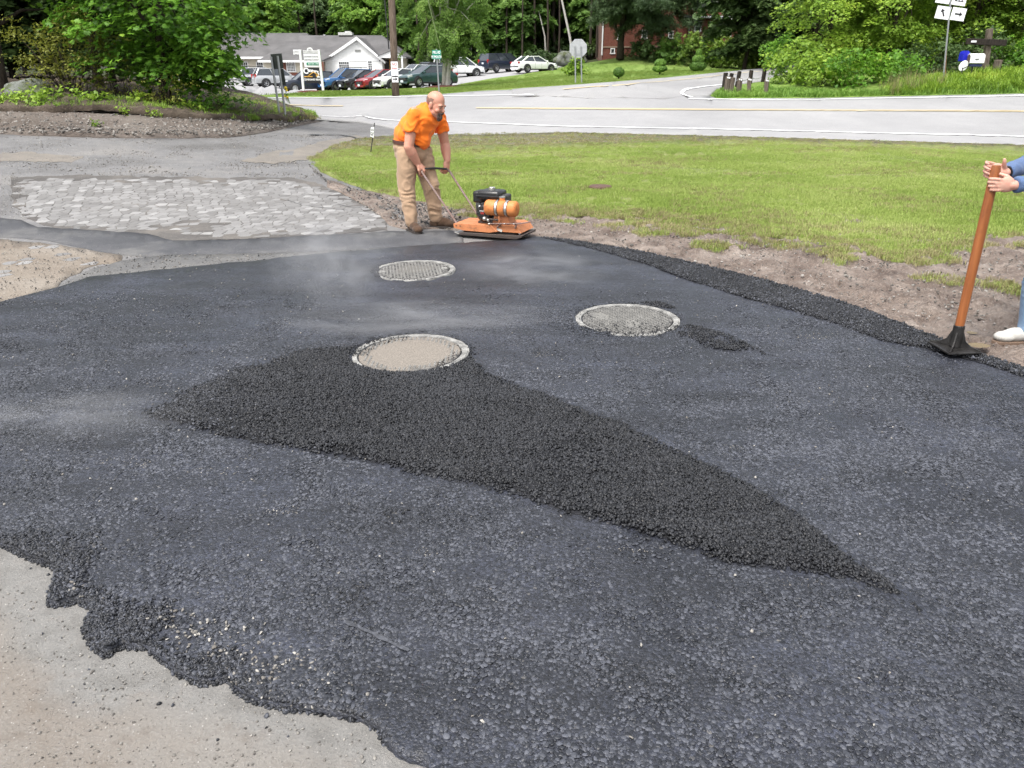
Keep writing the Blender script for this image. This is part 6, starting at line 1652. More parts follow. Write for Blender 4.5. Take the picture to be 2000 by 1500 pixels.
# street name sign
b = at(858, 182, 36.5); b.z = float(terr(b.x, b.y))
t = empty('street_name_sign', b, label='green street name sign on a thin pole behind the head of the man', cat='street sign')
L = lambda px, py: at(px, py, 36.5) - b
mb = MB(); mb.tube([(0, 0, -.2), tuple(L(852.3, 95.5))], .032, 8); mb.build('post', GALV, t, True)
for y0, y1, tx in ((98, 107, 'MILL RD'), (107.4, 115.5, 'PLYMOUTH')):
    a, c = L(844, y0), L(861.5, y1); mb = MB(); mb.box(((a.x + c.x) / 2, -.05, (a.z + c.z) / 2), (c.x - a.x, .015, a.z - c.z)); s = mb.build('name_plate', SIGNG, t, bevel=.004)
    text('lettering', tx, .15, WINK, s, ((a.x + c.x) / 2, -.062, (a.z + c.z) / 2), sx=.55 if len(tx) > 7 else .62, bold=.003)
# stop sign seen from behind
b = G(1129, 165); Ys = b.y
t = empty('stop_sign', b, label='grey back of an octagonal stop sign on two posts', cat='road sign')
L = lambda px, py: at(px, py, Ys) - b
for x0, x1 in ((1124.3, 1123.5), (1136.5, 1135)):
    mb = MB(); a = L(x0, 165); a.z -= .2; c = L(x1, 90.5); mb.tube([a, c], .035, 6, flat=.6); mb.build('post', GALV, t, True)
ctr = L(1129.5, 94.5); rr_ = (L(1129, 76).z - L(1129, 112.5).z) / 2 / math.cos(math.pi / 8)
mb = MB(); mb.prism([(rr_ * math.cos(math.pi / 8 + i * math.pi / 4), rr_ * math.sin(math.pi / 8 + i * math.pi / 4)) for i in range(8)], -.012, .012, Matrix.Rotation(R(90), 3, 'X'), ctr + Vector((0, .05, 0))); mb.build('sign_plate', pm('bare_aluminium', (.42, .43, .44), .5, .2), t, bevel=.003)
mb = MB(); mb.box(ctr + Vector((0, .03, -.27)), (.16, .01, .10)); mb.build('sticker', GALV, t)
# route marker assembly
b = G(1842, 165); Yr = b.y
t = empty('route_marker_sign', b, label='route sign post with white number plates over arrow plates', cat='road sign')
L = lambda px, py, Y=Yr: at(px, py, Y) - b
mb = MB(); mb.tube([(0, 0, -.2), tuple(L(1855.5, 0) + Vector((0, -.06, 0))), tuple(L(1859, -30) + Vector((0, -.06, 0)))], .038, 8, flat=.7); mb.build('post', GALV, t, True)
mb = MB(); mb.tube([(.0, -.03, .4), tuple(L(1851, 42) + Vector((0, -.03, 0)))], .014, 5); mb.build('rust_streak', pm('rusty_steel', (.26, .13, .07), .8), t)
ang = R(7.0)
def plate_at(x0, y0, x1, y1, txt=None, arrow=None):
    a, c = L(x0, y0), L(x1, y1); w = abs(c.x - a.x); h = abs(a.z - c.z); ctr = (a + c) / 2 + Vector((0, -.07, 0))
    mb = MB(); mb.box((0, 0, 0), (w, .012, h)); s = mb.build('sign_plate', SIGNW, t, bevel=.004); s.location = ctr; s.rotation_euler = (0, ang, 0)
    if txt: text('lettering', txt, h * .62, INK, s, (0, -.009, h * .0), sx=.85, bold=.006)
    if arrow is not None:
        mb = MB(); k = h * .5
        mb.prism([(-k * .62, -k * .13), (k * .22, -k * .13), (k * .22, -k * .38), (k * .68, 0), (k * .22, k * .38), (k * .22, k * .13), (-k * .62, k * .13)], 0, .004, Matrix.Rotation(-arrow, 3, 'Y') @ Matrix.Rotation(R(90), 3, 'X'), (0, -.007, 0)); mb.build('arrow', INK, s)
plate_at(1830, -18, 1853, 7, '118'); plate_at(1861, -14, 1884, 11, '222'); plate_at(1828.5, 12.5, 1851.5, 37.5, arrow=R(120)); plate_at(1858.5, 15.5, 1881.5, 40.5, arrow=0.0)
# utility flag stake in the lawn
b = G(722, 301); Yv = b.y
t = empty('marker_stake', b, label='thin stake with a white tag at the left tip of the lawn', cat='stake')
L = lambda px, py: at(px, py, Yv) - b
mb = MB(); mb.tube([(0, 0, -.1), tuple(L(731.5, 240))], .011, 6); mb.build('rod', PLAST, t)
cs = [L(724.5, 248.5), L(731, 247.5), L(730, 269), L(723.5, 266.5)]
mb = MB(); mb.add([v + Vector((0, -.015, 0)) for v in cs] + [v + Vector((0, -.009, 0)) for v in cs], [(0, 1, 2, 3), (7, 6, 5, 4), (0, 4, 5, 1), (1, 5, 6, 2), (2, 6, 7, 3), (3, 7, 4, 0)]); s = mb.build('tag', SIGNW, t)
text('lettering', '42 S', .085, INK, s, tuple((cs[0] + cs[2]) / 2 + Vector((0, -.018, 0))), (R(90), R(-80), 0))

# mailboxes
b = at(1890, 160, 37.2); b.z = float(terr(b.x, b.y))
L = lambda px, py, Y=37.2: at(px, py, Y) - b
t = empty('mailbox', b, label='white mailbox with its round door hanging open on a dark stand', cat='mailbox')
m_ = Matrix.Rotation(R(90), 3, 'Y')
ctr = L(1903, 115.5); w_ = (L(1917, 115).x - L(1889, 115).x)
prof = [(-.17, -.19), (.17, -.19), (.17, .04)] + [(.17 * math.cos(a), .04 + .17 * math.sin(a)) for a in [i * math.pi / 8 for i in range(1, 8)]] + [(-.17, .04)]
mb = MB(); rot = Matrix(((0, 0, 1), (1, 0, 0), (0, 1, 0)))
mb.prism(prof, -w_ / 2, w_ / 2, rot, ctr + Vector((.06, 0, .02))); bx = mb.build('box', SIGNW, t, True, bevel=.01)
mb = MB(); mb.prism([(x * .86, y * .86) for x, y in prof], -w_ / 2 - .006, -w_ / 2 + .004, rot, ctr + Vector((.06, 0, .02))); mb.build('opening', pm('box_inside', (.10, .07, .06), .8), t)
d = L(1882, 128.5); mb = MB(); mb.ball((0, 0, 0), (.19, .012, .24), 20, 8, Matrix.Rotation(R(35), 3, 'Y')); v = mb.build('door', SIGNW, t, True); v.location = d
mb = MB(); mb.box(ctr + Vector((.02, -.185, .0)), (.16, .02, .03)); mb.build('flag', PLAST, t)
mb = MB(); mb.box(ctr + Vector((.08, 0, -.25)), (w_ * .8, .24, .10)); mb.build('shelf', pm('navy_paint_metal', (.02, .03, .10), .5), t)
mb = MB(); mb.tube([tuple(L(1896, 150)), tuple(ctr + Vector((-.02, 0, -.2)))], .03, 6); mb.tube([tuple(L(1874, 165)), tuple(L(1880, 132))], .028, 6); mb.tube([tuple(L(1880, 134)), tuple(ctr + Vector((-.1, 0, -.24)))], .022, 6); mb.build('stand', PLAST, t, True)
t = empty('newspaper_box', b, label='bright blue newspaper box behind the open white mailbox', cat='newspaper box')
c = L(1883.5, 109, 37.5); mb = MB(); mb.prism([(-.15, -.22), (.15, -.22), (.15, .06)] + [(.15 * math.cos(a), .06 + .15 * math.sin(a)) for a in [i * math.pi / 6 for i in range(1, 6)]] + [(-.15, .06)], -.18, .18, Matrix.Rotation(R(90), 3, 'X'), c); mb.build('box', pm('royal_blue_plastic', (.01, .015, .42), .4), t, True)
mb = MB(); mb.tube([tuple(L(1875, 165, 37.5)), tuple(c)], .03, 6); mb.build('stand', PLAST, t, True)
# wooden cross post
b = at(1923, 157, 38.5); b.z = float(terr(b.x, b.y))
L = lambda px, py, Y=38.5: at(px, py, Y) - b
t = empty('wooden_post_sign', b, label='weathered wooden post with a crossbar, like a sign without its board', cat='wooden post')
mb = MB(); a = L(1922, 158); a.z -= .3; post_box(mb, a, L(1933, 56), .24, .24); mb.build('post', GWOOD, t, bevel=.03)
mb = MB(); post_box(mb, L(1884, 81) + Vector((0, -.16, 0)), L(1961, 84) + Vector((0, -.16, 0)), .12, .26); br = mb.build('crossbar', DWOOD, t, bevel=.02)
c = L(1896, 81.5); mb = MB(); mb.box(c + Vector((0, -.25, 0)), (.24, .01, .08)); mb.build('house_number', SIGNW, t)
mb = MB(); post_box(mb, (0, 0, -.3), (.03, 0, .78), .26, .26); b2_ = at(1940, 160, 38.0); b2_.z = float(terr(b2_.x, b2_.y)); o = mb.build('wooden_stump_post', GWOOD, None, bevel=.03); o.location = b2_; tag(o, 'short grey wooden post right of the crossbar post', 'wooden post')

# guide posts with cable beside the side road
GP_ = [((1411.5, 181), (1418, 142), 1, 'dark post, leftmost of the cable posts'), ((1416, 187.5), (1423, 149), 0, 'brown reflector post in front of the leftmost pair'), ((1424, 188), (1432, 151), 0, 'leaning brown split post right of the leftmost pair'), ((1420, 178), (1430, 143), 1, 'dark post just behind the leaning split post'),
       ((1437, 172), (1445, 139), 1, 'dark post behind the broad reflector post'), ((1441, 187), (1446, 153), 0, 'broad post with a white reflector in the middle of the row'), ((1463, 187), (1464, 153), 0, 'split post with a white reflector right of the middle'),
       ((1464, 166), (1468, 137), 1, 'dark upright post behind the split reflector post'), ((1489, 162), (1494, 136), 1, 'dark post farthest to the right in the back row'), ((1496, 189), (1498, 155), 0, 'pale grey reflector post at the right end of the row')]
tops = []
for i, ((x0, y0), (x1, y1), dk, lb) in enumerate(GP_):
    g = G(x0, min(y0, 189)); Yg = g.y
    top = at(x1, y1, Yg) - g; w_ = .17 if not dk else .15
    t = empty('guide_post', g, label=lb, cat='guide post', group='wooden guide posts where the side road begins')
    mb = MB(); top.y += .02; post_box(mb, (0, 0, -.3), top, w_, w_); mb.build('post', DWOOD if dk else GWOOD, t, bevel=.02)
    if not dk and i != 2:
        mb = MB(); mb.box(top * .93 + Vector((0, -w_ / 2 - .01, 0)), (.14, .012, .06), (0, R(12), 0)); mb.build('reflector', SIGNW, t)
    tops.append((g, top, dk))
bk = [g + tp * .55 for g, tp, dk in tops if dk]; bk.sort(key=lambda v: v.x)
mb = MB(); pts = []
for a, c in zip(bk, bk[1:]):
    for k in range(5): s_ = k / 5; v = a.lerp(c, s_); v.z -= .12 * 4 * s_ * (1 - s_); pts.append(v - bk[0])
mb.tube(pts, .014, 5); o = mb.build('guard_cable', GALV, None, True); o.location = bk[0]; tag(o, 'slack steel cable linking the dark guide posts', 'cable')
# small rusty cover in the lawn
g = G(1172, 372) + Vector((0, 0, .05)); mb = MB(); mb.lathe([(0, .03), (.17, .028), (.185, .01), (.185, -.05)], 26)
o = mb.build('drain_cover', pm('rusty_iron', (.10, .055, .04), .8), None, True); o.location = g; tag(o, 'small round rusty cover lying in the lawn', 'drain cover')

# ------------------------------------------------------------------ the three round covers in the new asphalt
def mat_cover(name, sand, edge):
    m = NT(name)
    n = m.noise(2.2, 5, .6); f = m.noise(90, 4)
    ox = m.n('ShaderNodeSeparateXYZ'); m.l(m.co, ox.inputs[0])
    rad = m.math('SQRT', m.math('ADD', m.math('MULTIPLY', ox.outputs[0], ox.outputs[0]), m.math('MULTIPLY', ox.outputs[1], ox.outputs[1])))
    k = m.rng(m.math('ADD', rad, m.rng(n, .3, .7, -.11, .11)), edge, edge + .07)
    base = m.ramp(m.noise(24, 5), [(.38, (.035, .034, .034)), (.62, (.17, .165, .155))])
    c = m.mix(k, m.ramp(f, [(.35, tuple(x * .72 for x in sand)), (.65, sand)]), base)
    m.bump(f, .7, .004)
    return m.done(c, .85, 0, .3)
CIRON = pm('worn_iron_rim', (.255, .25, .235), .7, .1, var=.6, scale=14, bump=.5)
for i, (cc, (cpx, r_)) in enumerate(zip(MANW, MANH)):
    lb = ('round cover with a raised grid, nearest to the compactor', 'round ribbed cover to the right, dusted with asphalt crumbs', 'round cover filled with pale sand at the tip of the loose asphalt')[i]
    t = empty('manhole_cover', cc + Vector((0, 0, .030)), (R(0.6), R(-1.2), R((10, 38, 0)[i])), lb, 'manhole cover', 'round covers set in the new asphalt')
    m1 = mat_cover('cover_plate_%s' % ('grid', 'ribbed', 'sandy')[i], ((.16, .152, .138), (.20, .195, .18), (.235, .208, .178))[i], (.12, .20, .30)[i])
    mb = MB(); mb.lathe([(0, -.002), (.325, -.002), (.327, -.03)], 56); pl = mb.build('cover_plate', m1, t, False)
    # ring, uneven where asphalt laps over it
    lrr = np.random.default_rng(30 + i); vs = []; fs = []; n = 120
    for a in range(n):
        th = 2 * math.pi * a / n; q = noise.noise(Vector((math.cos(th) * 2.5, math.sin(th) * 2.5, i * 5.0)))
        ro = r_ + .006 * q + .004 * lrr.normal() * .4; w2 = .028
        for rr_, z in ((.333, -.012), (.336, .001), (ro - w2 * .5, .003 + .001 * q), (ro - w2 * .5 + .004, -.003), (ro - w2 * .5 + .011, -.002), (ro - .004, .001 - .004 * max(0, q)), (ro + .002, -.02)):
            vs.append((rr_ * math.cos(th), rr_ * math.sin(th), z))
    for a in range(n):
        for k in range(6):
            a2 = (a + 1) % n; fs.append((a * 7 + k, a2 * 7 + k, a2 * 7 + k + 1, a * 7 + k + 1))
    mb = MB(); mb.add(vs, fs); mb.build('rim', CIRON, t, True)
    # raised studs or ribs, one joined part
    mb = MB()
    sp = .030 if i != 1 else .026
    k = int(.32 / sp)
    for a in range(-k, k + 1):
        for c in range(-k, k + 1):
            x_, y_ = a * sp, c * sp
            if math.hypot(x_, y_) > .305: continue
            if i == 2 and math.hypot(x_, y_) < .25 + .03 * noise.noise(Vector((x_ * 9, y_ * 9, 0))): continue
            if i == 0: mb.box((x_, y_, .0015), (.015, .015, .007), None, .7)
            elif i == 1 and noise.noise(Vector((x_ * 6, y_ * 6, 3))) > -.28: mb.box((x_, y_, .0015), (.021, .010, .007), None, .8)
            elif i == 2: mb.box((x_, y_, .0015), (.015, .015, .007), None, .7)
    o = mb.build('raised_studs', pm('worn_iron_studs', (.20, .195, .183), .7, .1, var=.3, scale=12), pl); o['kind'] = 'stuff'
    for sg in (1, -1):
        if i == 0:
            mb = MB(); mb.box((sg * .285, 0, .001), (.06, .035, .010), None, .8); mb.build('lifting_lug', CIRON, t, bevel=.004)
# crumbs lapping over the covers' edges
for i, cc in enumerate(MANW):
    n = (120, 620, 900)[i]; th = rng.uniform(0, 6.28, n)
    if i == 2: th = np.where(rng.random(n) < .6, rng.uniform(-.9, .5, n), rng.uniform(1.6, 3.3, n))
    if i == 1: th = np.where(rng.random(n) < .7, rng.uniform(3.6, 5.9, n), th)
    rd = rng.normal(.375, .022 if i else .012, n)
    if i == 1: rd = np.where(rng.random(n) < .35, .34 * np.sqrt(rng.random(n)), rd)
    if i == 2: rd = np.where(rng.random(n) < .35, rng.uniform(.26, .36, n), rd)
    x_ = cc.x + rd * np.cos(th); y_ = cc.y + rd * np.sin(th)
    stones('cover_crumbs', x_, y_, np.full(n, cc.z + .033), .002, .0052, PT, ('black crumbs at the rim of the grid cover', 'black crumbs spread over the ribbed cover', 'black crumbs lapping over the rim of the sandy cover')[i], .7)
# ------------------------------------------------------------------ organic shapes: closed pieces fused by a voxel remesh
def caps(mb, pts, rs, n=12):
    mb.tube(pts, rs, n)
    mb.ball(pts[0], rs[0], n, 8); mb.ball(pts[-1], rs[-1], n, 8)
def organic(name, mb, voxel, mat, parent, smooth=4, disp=None, sub=False):
    me = mb.mesh(name + '_raw'); bm = bmesh.new(); bm.from_mesh(me); bmesh.ops.recalc_face_normals(bm, faces=bm.faces); bm.to_mesh(me); bm.free()
    o = bpy.data.objects.new(name + '_raw', me); COL.objects.link(o)
    r = o.modifiers.new('r', 'REMESH'); r.mode = 'VOXEL'; r.voxel_size = voxel
    s = o.modifiers.new('s', 'SMOOTH'); s.iterations = smooth; s.factor = 0.5
    bpy.context.view_layer.update()
    dg = bpy.context.evaluated_depsgraph_get()
    me2 = bpy.data.meshes.new_from_object(o.evaluated_get(dg)); me2.name = name
    bpy.data.objects.remove(o); bpy.data.meshes.remove(me)
    me2.materials.clear()
    if disp is not None:
        nv = len(me2.vertices); co = np.empty(nv * 3); no = np.empty(nv * 3)
        me2.vertices.foreach_get('co', co); me2.vertices.foreach_get('normal', no)
        co = co.reshape(-1, 3); no = no.reshape(-1, 3)
        d = np.array([disp(Vector(c)) for c in co]); me2.vertices.foreach_set('co', (co + no * d[:, None]).ravel())
    o = link(name, me2, mat, parent, True)
    return o
def folds(amp, s=(9, 9, 22), seed=0.0, amp2=0.0, dirv=None):
    def f(p):
        q = Vector((p.x * s[0], p.y * s[1], p.z * s[2] + seed))
        w = noise.noise(q + Vector((0, 0, 2.5 * noise.noise(p * 5))))
        r = 1 - abs(w) * 3.0
        return amp * max(-.6, r) * (0.6 + 0.6 * noise.noise(p * 4 + Vector((seed, 3, 1)))) + amp2 * noise.noise(p * 3.3 + Vector((seed, 0, 0)))
    return f
def fabric(name, c, rough=0.85, var=0.1, scale=14, weave=900, translucent=0, dirt=None, emis=0):
    m = NT(name)
    n = m.noise(scale, 5, .6); w = m.noise(weave, 2)
    col = m.ramp(n, [(.3, tuple(x * (1 - var) for x in c)), (.7, tuple(min(1, x * (1 + var)) for x in c))])
    if dirt is not None: col = m.mix(m.rng(m.noise(5, 5, .65), .52, .72, 0, .55), col, dirt)
    m.bump(w, .25, .002)
    return m.done(col, rough, 0, .25, Sheen_Weight=0.15)
def mat_skin(name, c, redd=(.52, .20, .14)):
    m = NT(name); n = m.noise(16, 5, .6); n2 = m.noise(220, 3)
    col = m.mix(m.rng(n, .35, .7, 0, .55), c, redd); m.bump(n2, .2, .002)
    return m.done(col, .48, 0, .4, Subsurface_Weight=0.12, Subsurface_Scale=0.02)
SKIN = mat_skin('tanned_skin', (.56, .29, .20)); SKIN2 = mat_skin('hand_skin', (.58, .33, .25), (.55, .24, .18))

def hand(mb, W, X, Y, Z, curl=(40, 80, 55), thumb=None, k=1.0, spread=0.0):
    """W wrist; X index->little finger; Y towards knuckles; Z back of the hand"""
    X, Y, Z = Vector(X).normalized(), Vector(Y).normalized(), Vector(Z).normalized()
    Pt = lambda x, y, z: W + (X * x + Y * y + Z * z) * k
    mb.ball(Pt(0, .012, 0), .027 * k, 10, 6)
    m = Matrix((X, Y, Z)).transposed()
    mb.ball(Pt(0, .052, 0), (.043 * k, .054 * k, .019 * k), 14, 10, m)
    mb.ball(Pt(.006, .034, -.004), (.036 * k, .038 * k, .021 * k), 12, 8, m)
    for x in (-.031, -.011, .010, .030): caps(mb, [Pt(x * .55, .03, .004), Pt(x, .088, .005)], [.010 * k, .0105 * k], 8)
    for i, (x, ln) in enumerate(((-.032, .95), (-.011, 1.06), (.0105, 1.0), (.031, .80))):
        p = Pt(x, .09, .001); a = 0; pts = [p]
        cu = curl[i] if isinstance(curl[0], (tuple, list)) else curl
        for seg, c in zip((.044, .028, .022), cu):
            a += R(c); d = Y * math.cos(a) - Z * math.sin(a) + X * (x * spread * 6)
            p = p + d * seg * ln * k; pts.append(p)
        caps(mb, pts, [.0098 * k, .0086 * k, .0080 * k, .0064 * k], 9)
    th = thumb or ((-.030, .022, -.006), (-.052, .046, -.018), (-.050, .074, -.034), (-.034, .094, -.044))
    caps(mb, [Pt(*q) for q in th], [.015 * k, .0125 * k, .0108 * k, .009 * k][:len(th)], 9)

def head(mb, c, f, up, k=1.0):
    Y = Vector(f).normalized(); Z = (Vector(up) - Y * Vector(up).dot(Y)).normalized(); X = Y.cross(Z); m = Matrix((X, Y, Z)).transposed()
    Pt = lambda x, y, z: c + m @ Vector((x, y, z)) * k
    B = lambda p, r: mb.ball(Pt(*p), tuple(q * k for q in r), 20, 14, m)
    B((0, -.016, .045), (.080, .100, .092)); B((0, .030, .0), (.070, .068, .095)); B((0, .034, -.058), (.060, .058, .055)); B((0, .074, -.088), (.030, .026, .026))
    for s in (-1, 1):
        B((s * .083, -.004, -.006), (.010, .021, .034)); B((s * .088, -.010, .010), (.006, .016, .020)); B((s * .032, .084, .034), (.030, .014, .009)); B((s * .045, .068, -.022), (.026, .026, .024)); B((s * .048, .015, -.06), (.026, .045, .035))
    mb.tube([Pt(0, .088, .026), Pt(0, .112, -.008), Pt(0, .116, -.016)], [.009 * k, .014 * k, .015 * k], 10); B((0, .110, -.016), (.019, .014, .011))
    B((0, .098, -.046), (.026, .012, .007)); B((0, .097, -.060), (.022, .012, .008))
    return Pt, m
# ------------------------------------------------------------------ the man in orange
FRr, FLl = G(806, 453), G(861, 445)
YP = (FRr.y + FLl.y) / 2 + .05
PB = Vector(((FRr.x + FLl.x) / 2, YP, 0))
def J(px, py, dy=0.0): return at(px, py, YP + dy) - PB
man = empty('person', PB, label='bald man with a goatee, orange shirt and tan trousers, leaning over the compactor handle', cat='person')
dR, dL = FRr.y - YP, FLl.y - YP
shR, shL = J(808, 222, -.17), J(857, 226, .15)
elR, elL = J(798, 287, -.24), J(869, 281, .20)
wrR, wrL = J(815, 318, -.17), J(873.5, 313, .13)
gR, gL = J(824, 329, -.15), J(872, 329, .12)       # grips on the bar
mb = MB()
HC = J(850.5, 206, -.10); fdir = Vector((.86, -.50, -.44))
HP, HM = head(mb, HC, fdir, (0.10, 0, 1), 1.08)
caps(mb, [J(836, 222, -.04), J(843, 212, -.07)], [.082, .074], 16)
mb.ball(J(824, 240, -.02), (.15, .15, .14)); mb.ball(J(806, 262, 0), (.15, .13, .15)); mb.ball(J(806, 282, 0), (.15, .13, .10))
for s, e, w in ((shR, elR, wrR), (shL, elL, wrL)):
    caps(mb, [s, s.lerp(e, .55), e], [.070, .064, .054], 14); caps(mb, [e, e.lerp(w, .35), w], [.056, .060, .040], 14)
barv = (gL - gR).normalized()
for w, g, s in ((wrR, gR, 1), (wrL, gL, -1)):
    yv = (g + Vector((0, 0, .012)) - w).normalized(); zv = (Vector((.55, -.25, .6))); zv = (zv - yv * zv.dot(yv)).normalized(); xv = barv * s * -1
    xv = (xv - yv * xv.dot(yv) - zv * xv.dot(zv)).normalized()
    hand(mb, w + yv * .0, xv * -1, yv, zv, (45, 75, 55), k=1.25)
for s in (-1, 1):       # thighs and shins under the cloth, so that the body is one figure down to the feet
    hp, kn, an = ((J(798, 290, -.07), J(795, 362, -.12), J(803, 436, dR)) if s < 0 else (J(823, 290, .08), J(843, 362, .02), J(853, 430, dL)))
    caps(mb, [hp, kn, an], [.09, .06, .045], 14)
organic('body', mb, .0065, SKIN, man, 2)
# eyes, brows, hair, beard
DKHAIR = fabric('dark_grey_hair', (.075, .062, .058), .9, .3, 60); GREYB = fabric('greying_beard', (.085, .062, .052), .9, .5, 90)
for s in (-1, 1):
    mb = MB(); mb.ball(HP(s * .034, .085, .013), (.0125, .007, .0055), 12, 8, HM); e_ = mb.build('eye', pm('eye_white', (.45, .40, .38), .3), man, True)
    mb = MB(); mb.ball(HP(s * .034, .091, .013), (.0065, .003, .0055), 10, 6, HM); mb.build('iris', pm('dark_iris', (.02, .014, .01), .2), e_, True)
    mb = MB(); caps(mb, [HP(s * .016, .099, .033), HP(s * .034, .099, .040), HP(s * .056, .086, .034)], [.0028, .0036, .002], 6); mb.build('eyebrow', DKHAIR, man, True)
mb = MB()
for x, y, z, r in ((0, .098, -.086, .028), (.020, .090, -.080, .020), (-.020, .090, -.080, .020), (0, .090, -.105, .024), (.028, .088, -.058, .011), (-.028, .088, -.058, .011), (.018, .108, -.038, .010), (-.018, .108, -.038, .010), (0, .113, -.037, .009), (.030, .098, -.046, .009), (-.030, .098, -.046, .009), (0, .106, -.071, .012)):
    mb.ball(HP(x, y, z), r * 1.08, 10, 8)
organic('goatee', mb, .004, GREYB, man, 2, lambda p: .002 * noise.noise(p * 140))
mb = MB(); mb.ball(HP(0, .109, -.052), (.018, .004, .006), 10, 6, HM); mb.build('mouth', pm('dark_mouth', (.06, .02, .02), .6), man, True)
bm = bmesh.new(); bmesh.ops.create_icosphere(bm, subdivisions=4, radius=1)
for v in list(bm.verts):
    c = v.co
    if c.z > .30 + .12 * c.y or (c.y > .30 and c.z > -.9) or c.z < -.75: bm.verts.remove(v)
for v in bm.verts:
    q = Vector((v.co.x * .0835, v.co.y * .1035 - .016, v.co.z * .095 + .045)) * (1 + .012 * noise.noise(v.co * 14)); v.co = HP(*q)
me = bpy.data.meshes.new('hair'); bm.to_mesh(me); bm.free()
HAIRM = NT('cropped_hair'); _t = HAIRM.n('ShaderNodeBsdfTransparent'); _x = HAIRM.n('ShaderNodeMixShader'); HAIRM.done((.20, .145, .12), .8, 0, .2)
HAIRM.l(HAIRM.rng(HAIRM.noise(240, 2), .40, .60, .25, .95), _x.inputs[0]); HAIRM.l(_t.outputs[0], _x.inputs[1]); HAIRM.l(HAIRM.p.outputs[0], _x.inputs[2]); HAIRM.l(_x.outputs[0], HAIRM.out.inputs['Surface'])
link('hair', me, HAIRM.m, man, True)
# shirt
ORANGE = fabric('safety_orange_cotton', (.95, .205, .018), .8, .06)
ORANGE.node_tree.nodes  # fluorescent cloth stays saturated in the light
mb = MB()
mb.ball(J(803, 275, .0), (.205, .175, .115), 22, 14); mb.ball(J(806, 262, -.01), (.212, .190, .15), 22, 14); mb.ball(J(814, 248, -.02), (.208, .20, .15), 22, 14); mb.ball(J(824, 234, -.02), (.195, .205, .13), 22, 14)
mb.ball(J(831, 224, -.01), (.165, .19, .10), 20, 12); mb.ball(J(822, 272, -.06), (.12, .13, .12), 18, 12)
caps(mb, [J(832, 222, -.02), J(840, 216, -.055)], [.115, .092], 18)
for s, e in ((shR, elR), (shL, elL)):
    caps(mb, [J(828, 232, -.03 if s is shR else .03), s - Vector((0, 0, .02))], [.12, .080], 16)
    q = s.lerp(e, .56); mb.tube([s - Vector((0, 0, .015)), s.lerp(e, .28), q], [.074, .077, .084], 18); mb.ball(s - Vector((0, 0, .015)), .074, 16, 10)
def shirt_f(p):
    a = folds(.017, (6, 6, 7), 3.0, .008)(p)
    return a
organic('shirt', mb, .009, ORANGE, man, 3, shirt_f)
mb = MB()
for i, (x, y) in enumerate(((846, 247), (849, 249), (852, 251), (845, 252), (848, 255), (850, 247))):
    p_ = J(x, y, -.27); mb.box(p_, (.022 - .002 * i, .006, .008), (0, .4 * i, 0))
# collar
mb = MB(); cc_ = J(841, 215, -.06); ax = (HC - J(832, 226, -.02)).normalized(); mm = frame_to(ax); pts = [cc_ + mm @ Vector((.090 * math.cos(a), .088 * math.sin(a), 0)) for a in [i * math.pi / 12 for i in range(25)]]
mb.tube(pts, .0095, 6, cap=False); mb.build('collar', ORANGE, man, True)
# chest print
pm_ = pm('navy_print', (.05, .03, .12), .7)
# trousers, belt
TAN = fabric('tan_work_trousers', (.40, .27, .175), .9, .10, 10, dirt=(.27, .185, .125))
mb = MB()
mb.ball(J(803, 288, .0), (.205, .165, .12), 22, 14); mb.ball(J(804, 300, .0), (.195, .16, .12), 22, 14)
hR, kR, aR = J(796, 300, -.08), J(793, 362, -.12), J(804, 432, dR - .0)
hL, kL, aL = J(823, 300, .08), J(841, 362, .02), J(852, 424, dL - .01)
for h_, k_, a_ in ((hR, kR, aR), (hL, kL, aL)):
    caps(mb, [h_, h_.lerp(k_, .5), k_], [.125, .118, .098], 18); caps(mb, [k_, k_.lerp(a_, .5), a_], [.098, .084, .074], 18)
def tr_f(p):
    low = max(0, (.42 - p.z)) * 1.2
    return folds(.013 + .014 * low, (5, 5, 11), 7.0, .008)(p)
organic('trousers', mb, .010, TAN, man, 3, tr_f)
mb = MB(); bc = J(803, 280.5, 0); pts = [bc + Vector((.205 * math.cos(a), .178 * math.sin(a), .028 * math.cos(a + 2.9))) for a in [i * math.pi / 14 for i in range(29)]]
for k in range(-1, 2): mb.tube([p + Vector((0, 0, .012 * k)) for p in pts], .008, 6, cap=False)
mb.build('belt', pm('brown_leather', (.085, .032, .022), .5), man, True)
BOOT = fabric('suede_boot', (.068, .038, .022), .85, .25, 22, dirt=(.05, .034, .026)); SOLE = pm('boot_sole', (.035, .028, .024), .8)
for an, fd, kz in ((aR, Vector((.50, -.86, 0)), 0), (aL, Vector((.96, -.22, 0)), 1)):
    fd.normalize(); sd = Vector((-fd.y, fd.x, 0)); m_ = Matrix((fd, sd, Vector((0, 0, 1)))).transposed(); o_ = Vector((an.x, an.y, 0))
    Q = lambda x, y, z: o_ + m_ @ Vector((x, y, z))
    mb = MB(); mb.ball(Q(.165, 0, .058), (.085, .058, .046), 18, 12, m_); mb.ball(Q(.08, 0, .075), (.11, .052, .056), 18, 12, m_); mb.ball(Q(-.03, 0, .055), (.062, .042, .048), 16, 12, m_); caps(mb, [Q(-.005, 0, .06), Q(-.005, 0, .17)], [.052, .055], 14)
    b_ = organic('boot', mb, .006, BOOT, man, 2, lambda p: .002 * noise.noise(p * 45))
    mb = MB(); mb.prism([(-.095, -.035), (-.07, -.044), (.05, -.043), (.15, -.056), (.205, -.045), (.235, -.01), (.23, .02), (.20, .045), (.14, .054), (.04, .043), (-.07, .044), (-.095, .03)], 0, .028, m_, o_); mb.build('sole', SOLE, b_, bevel=.004)

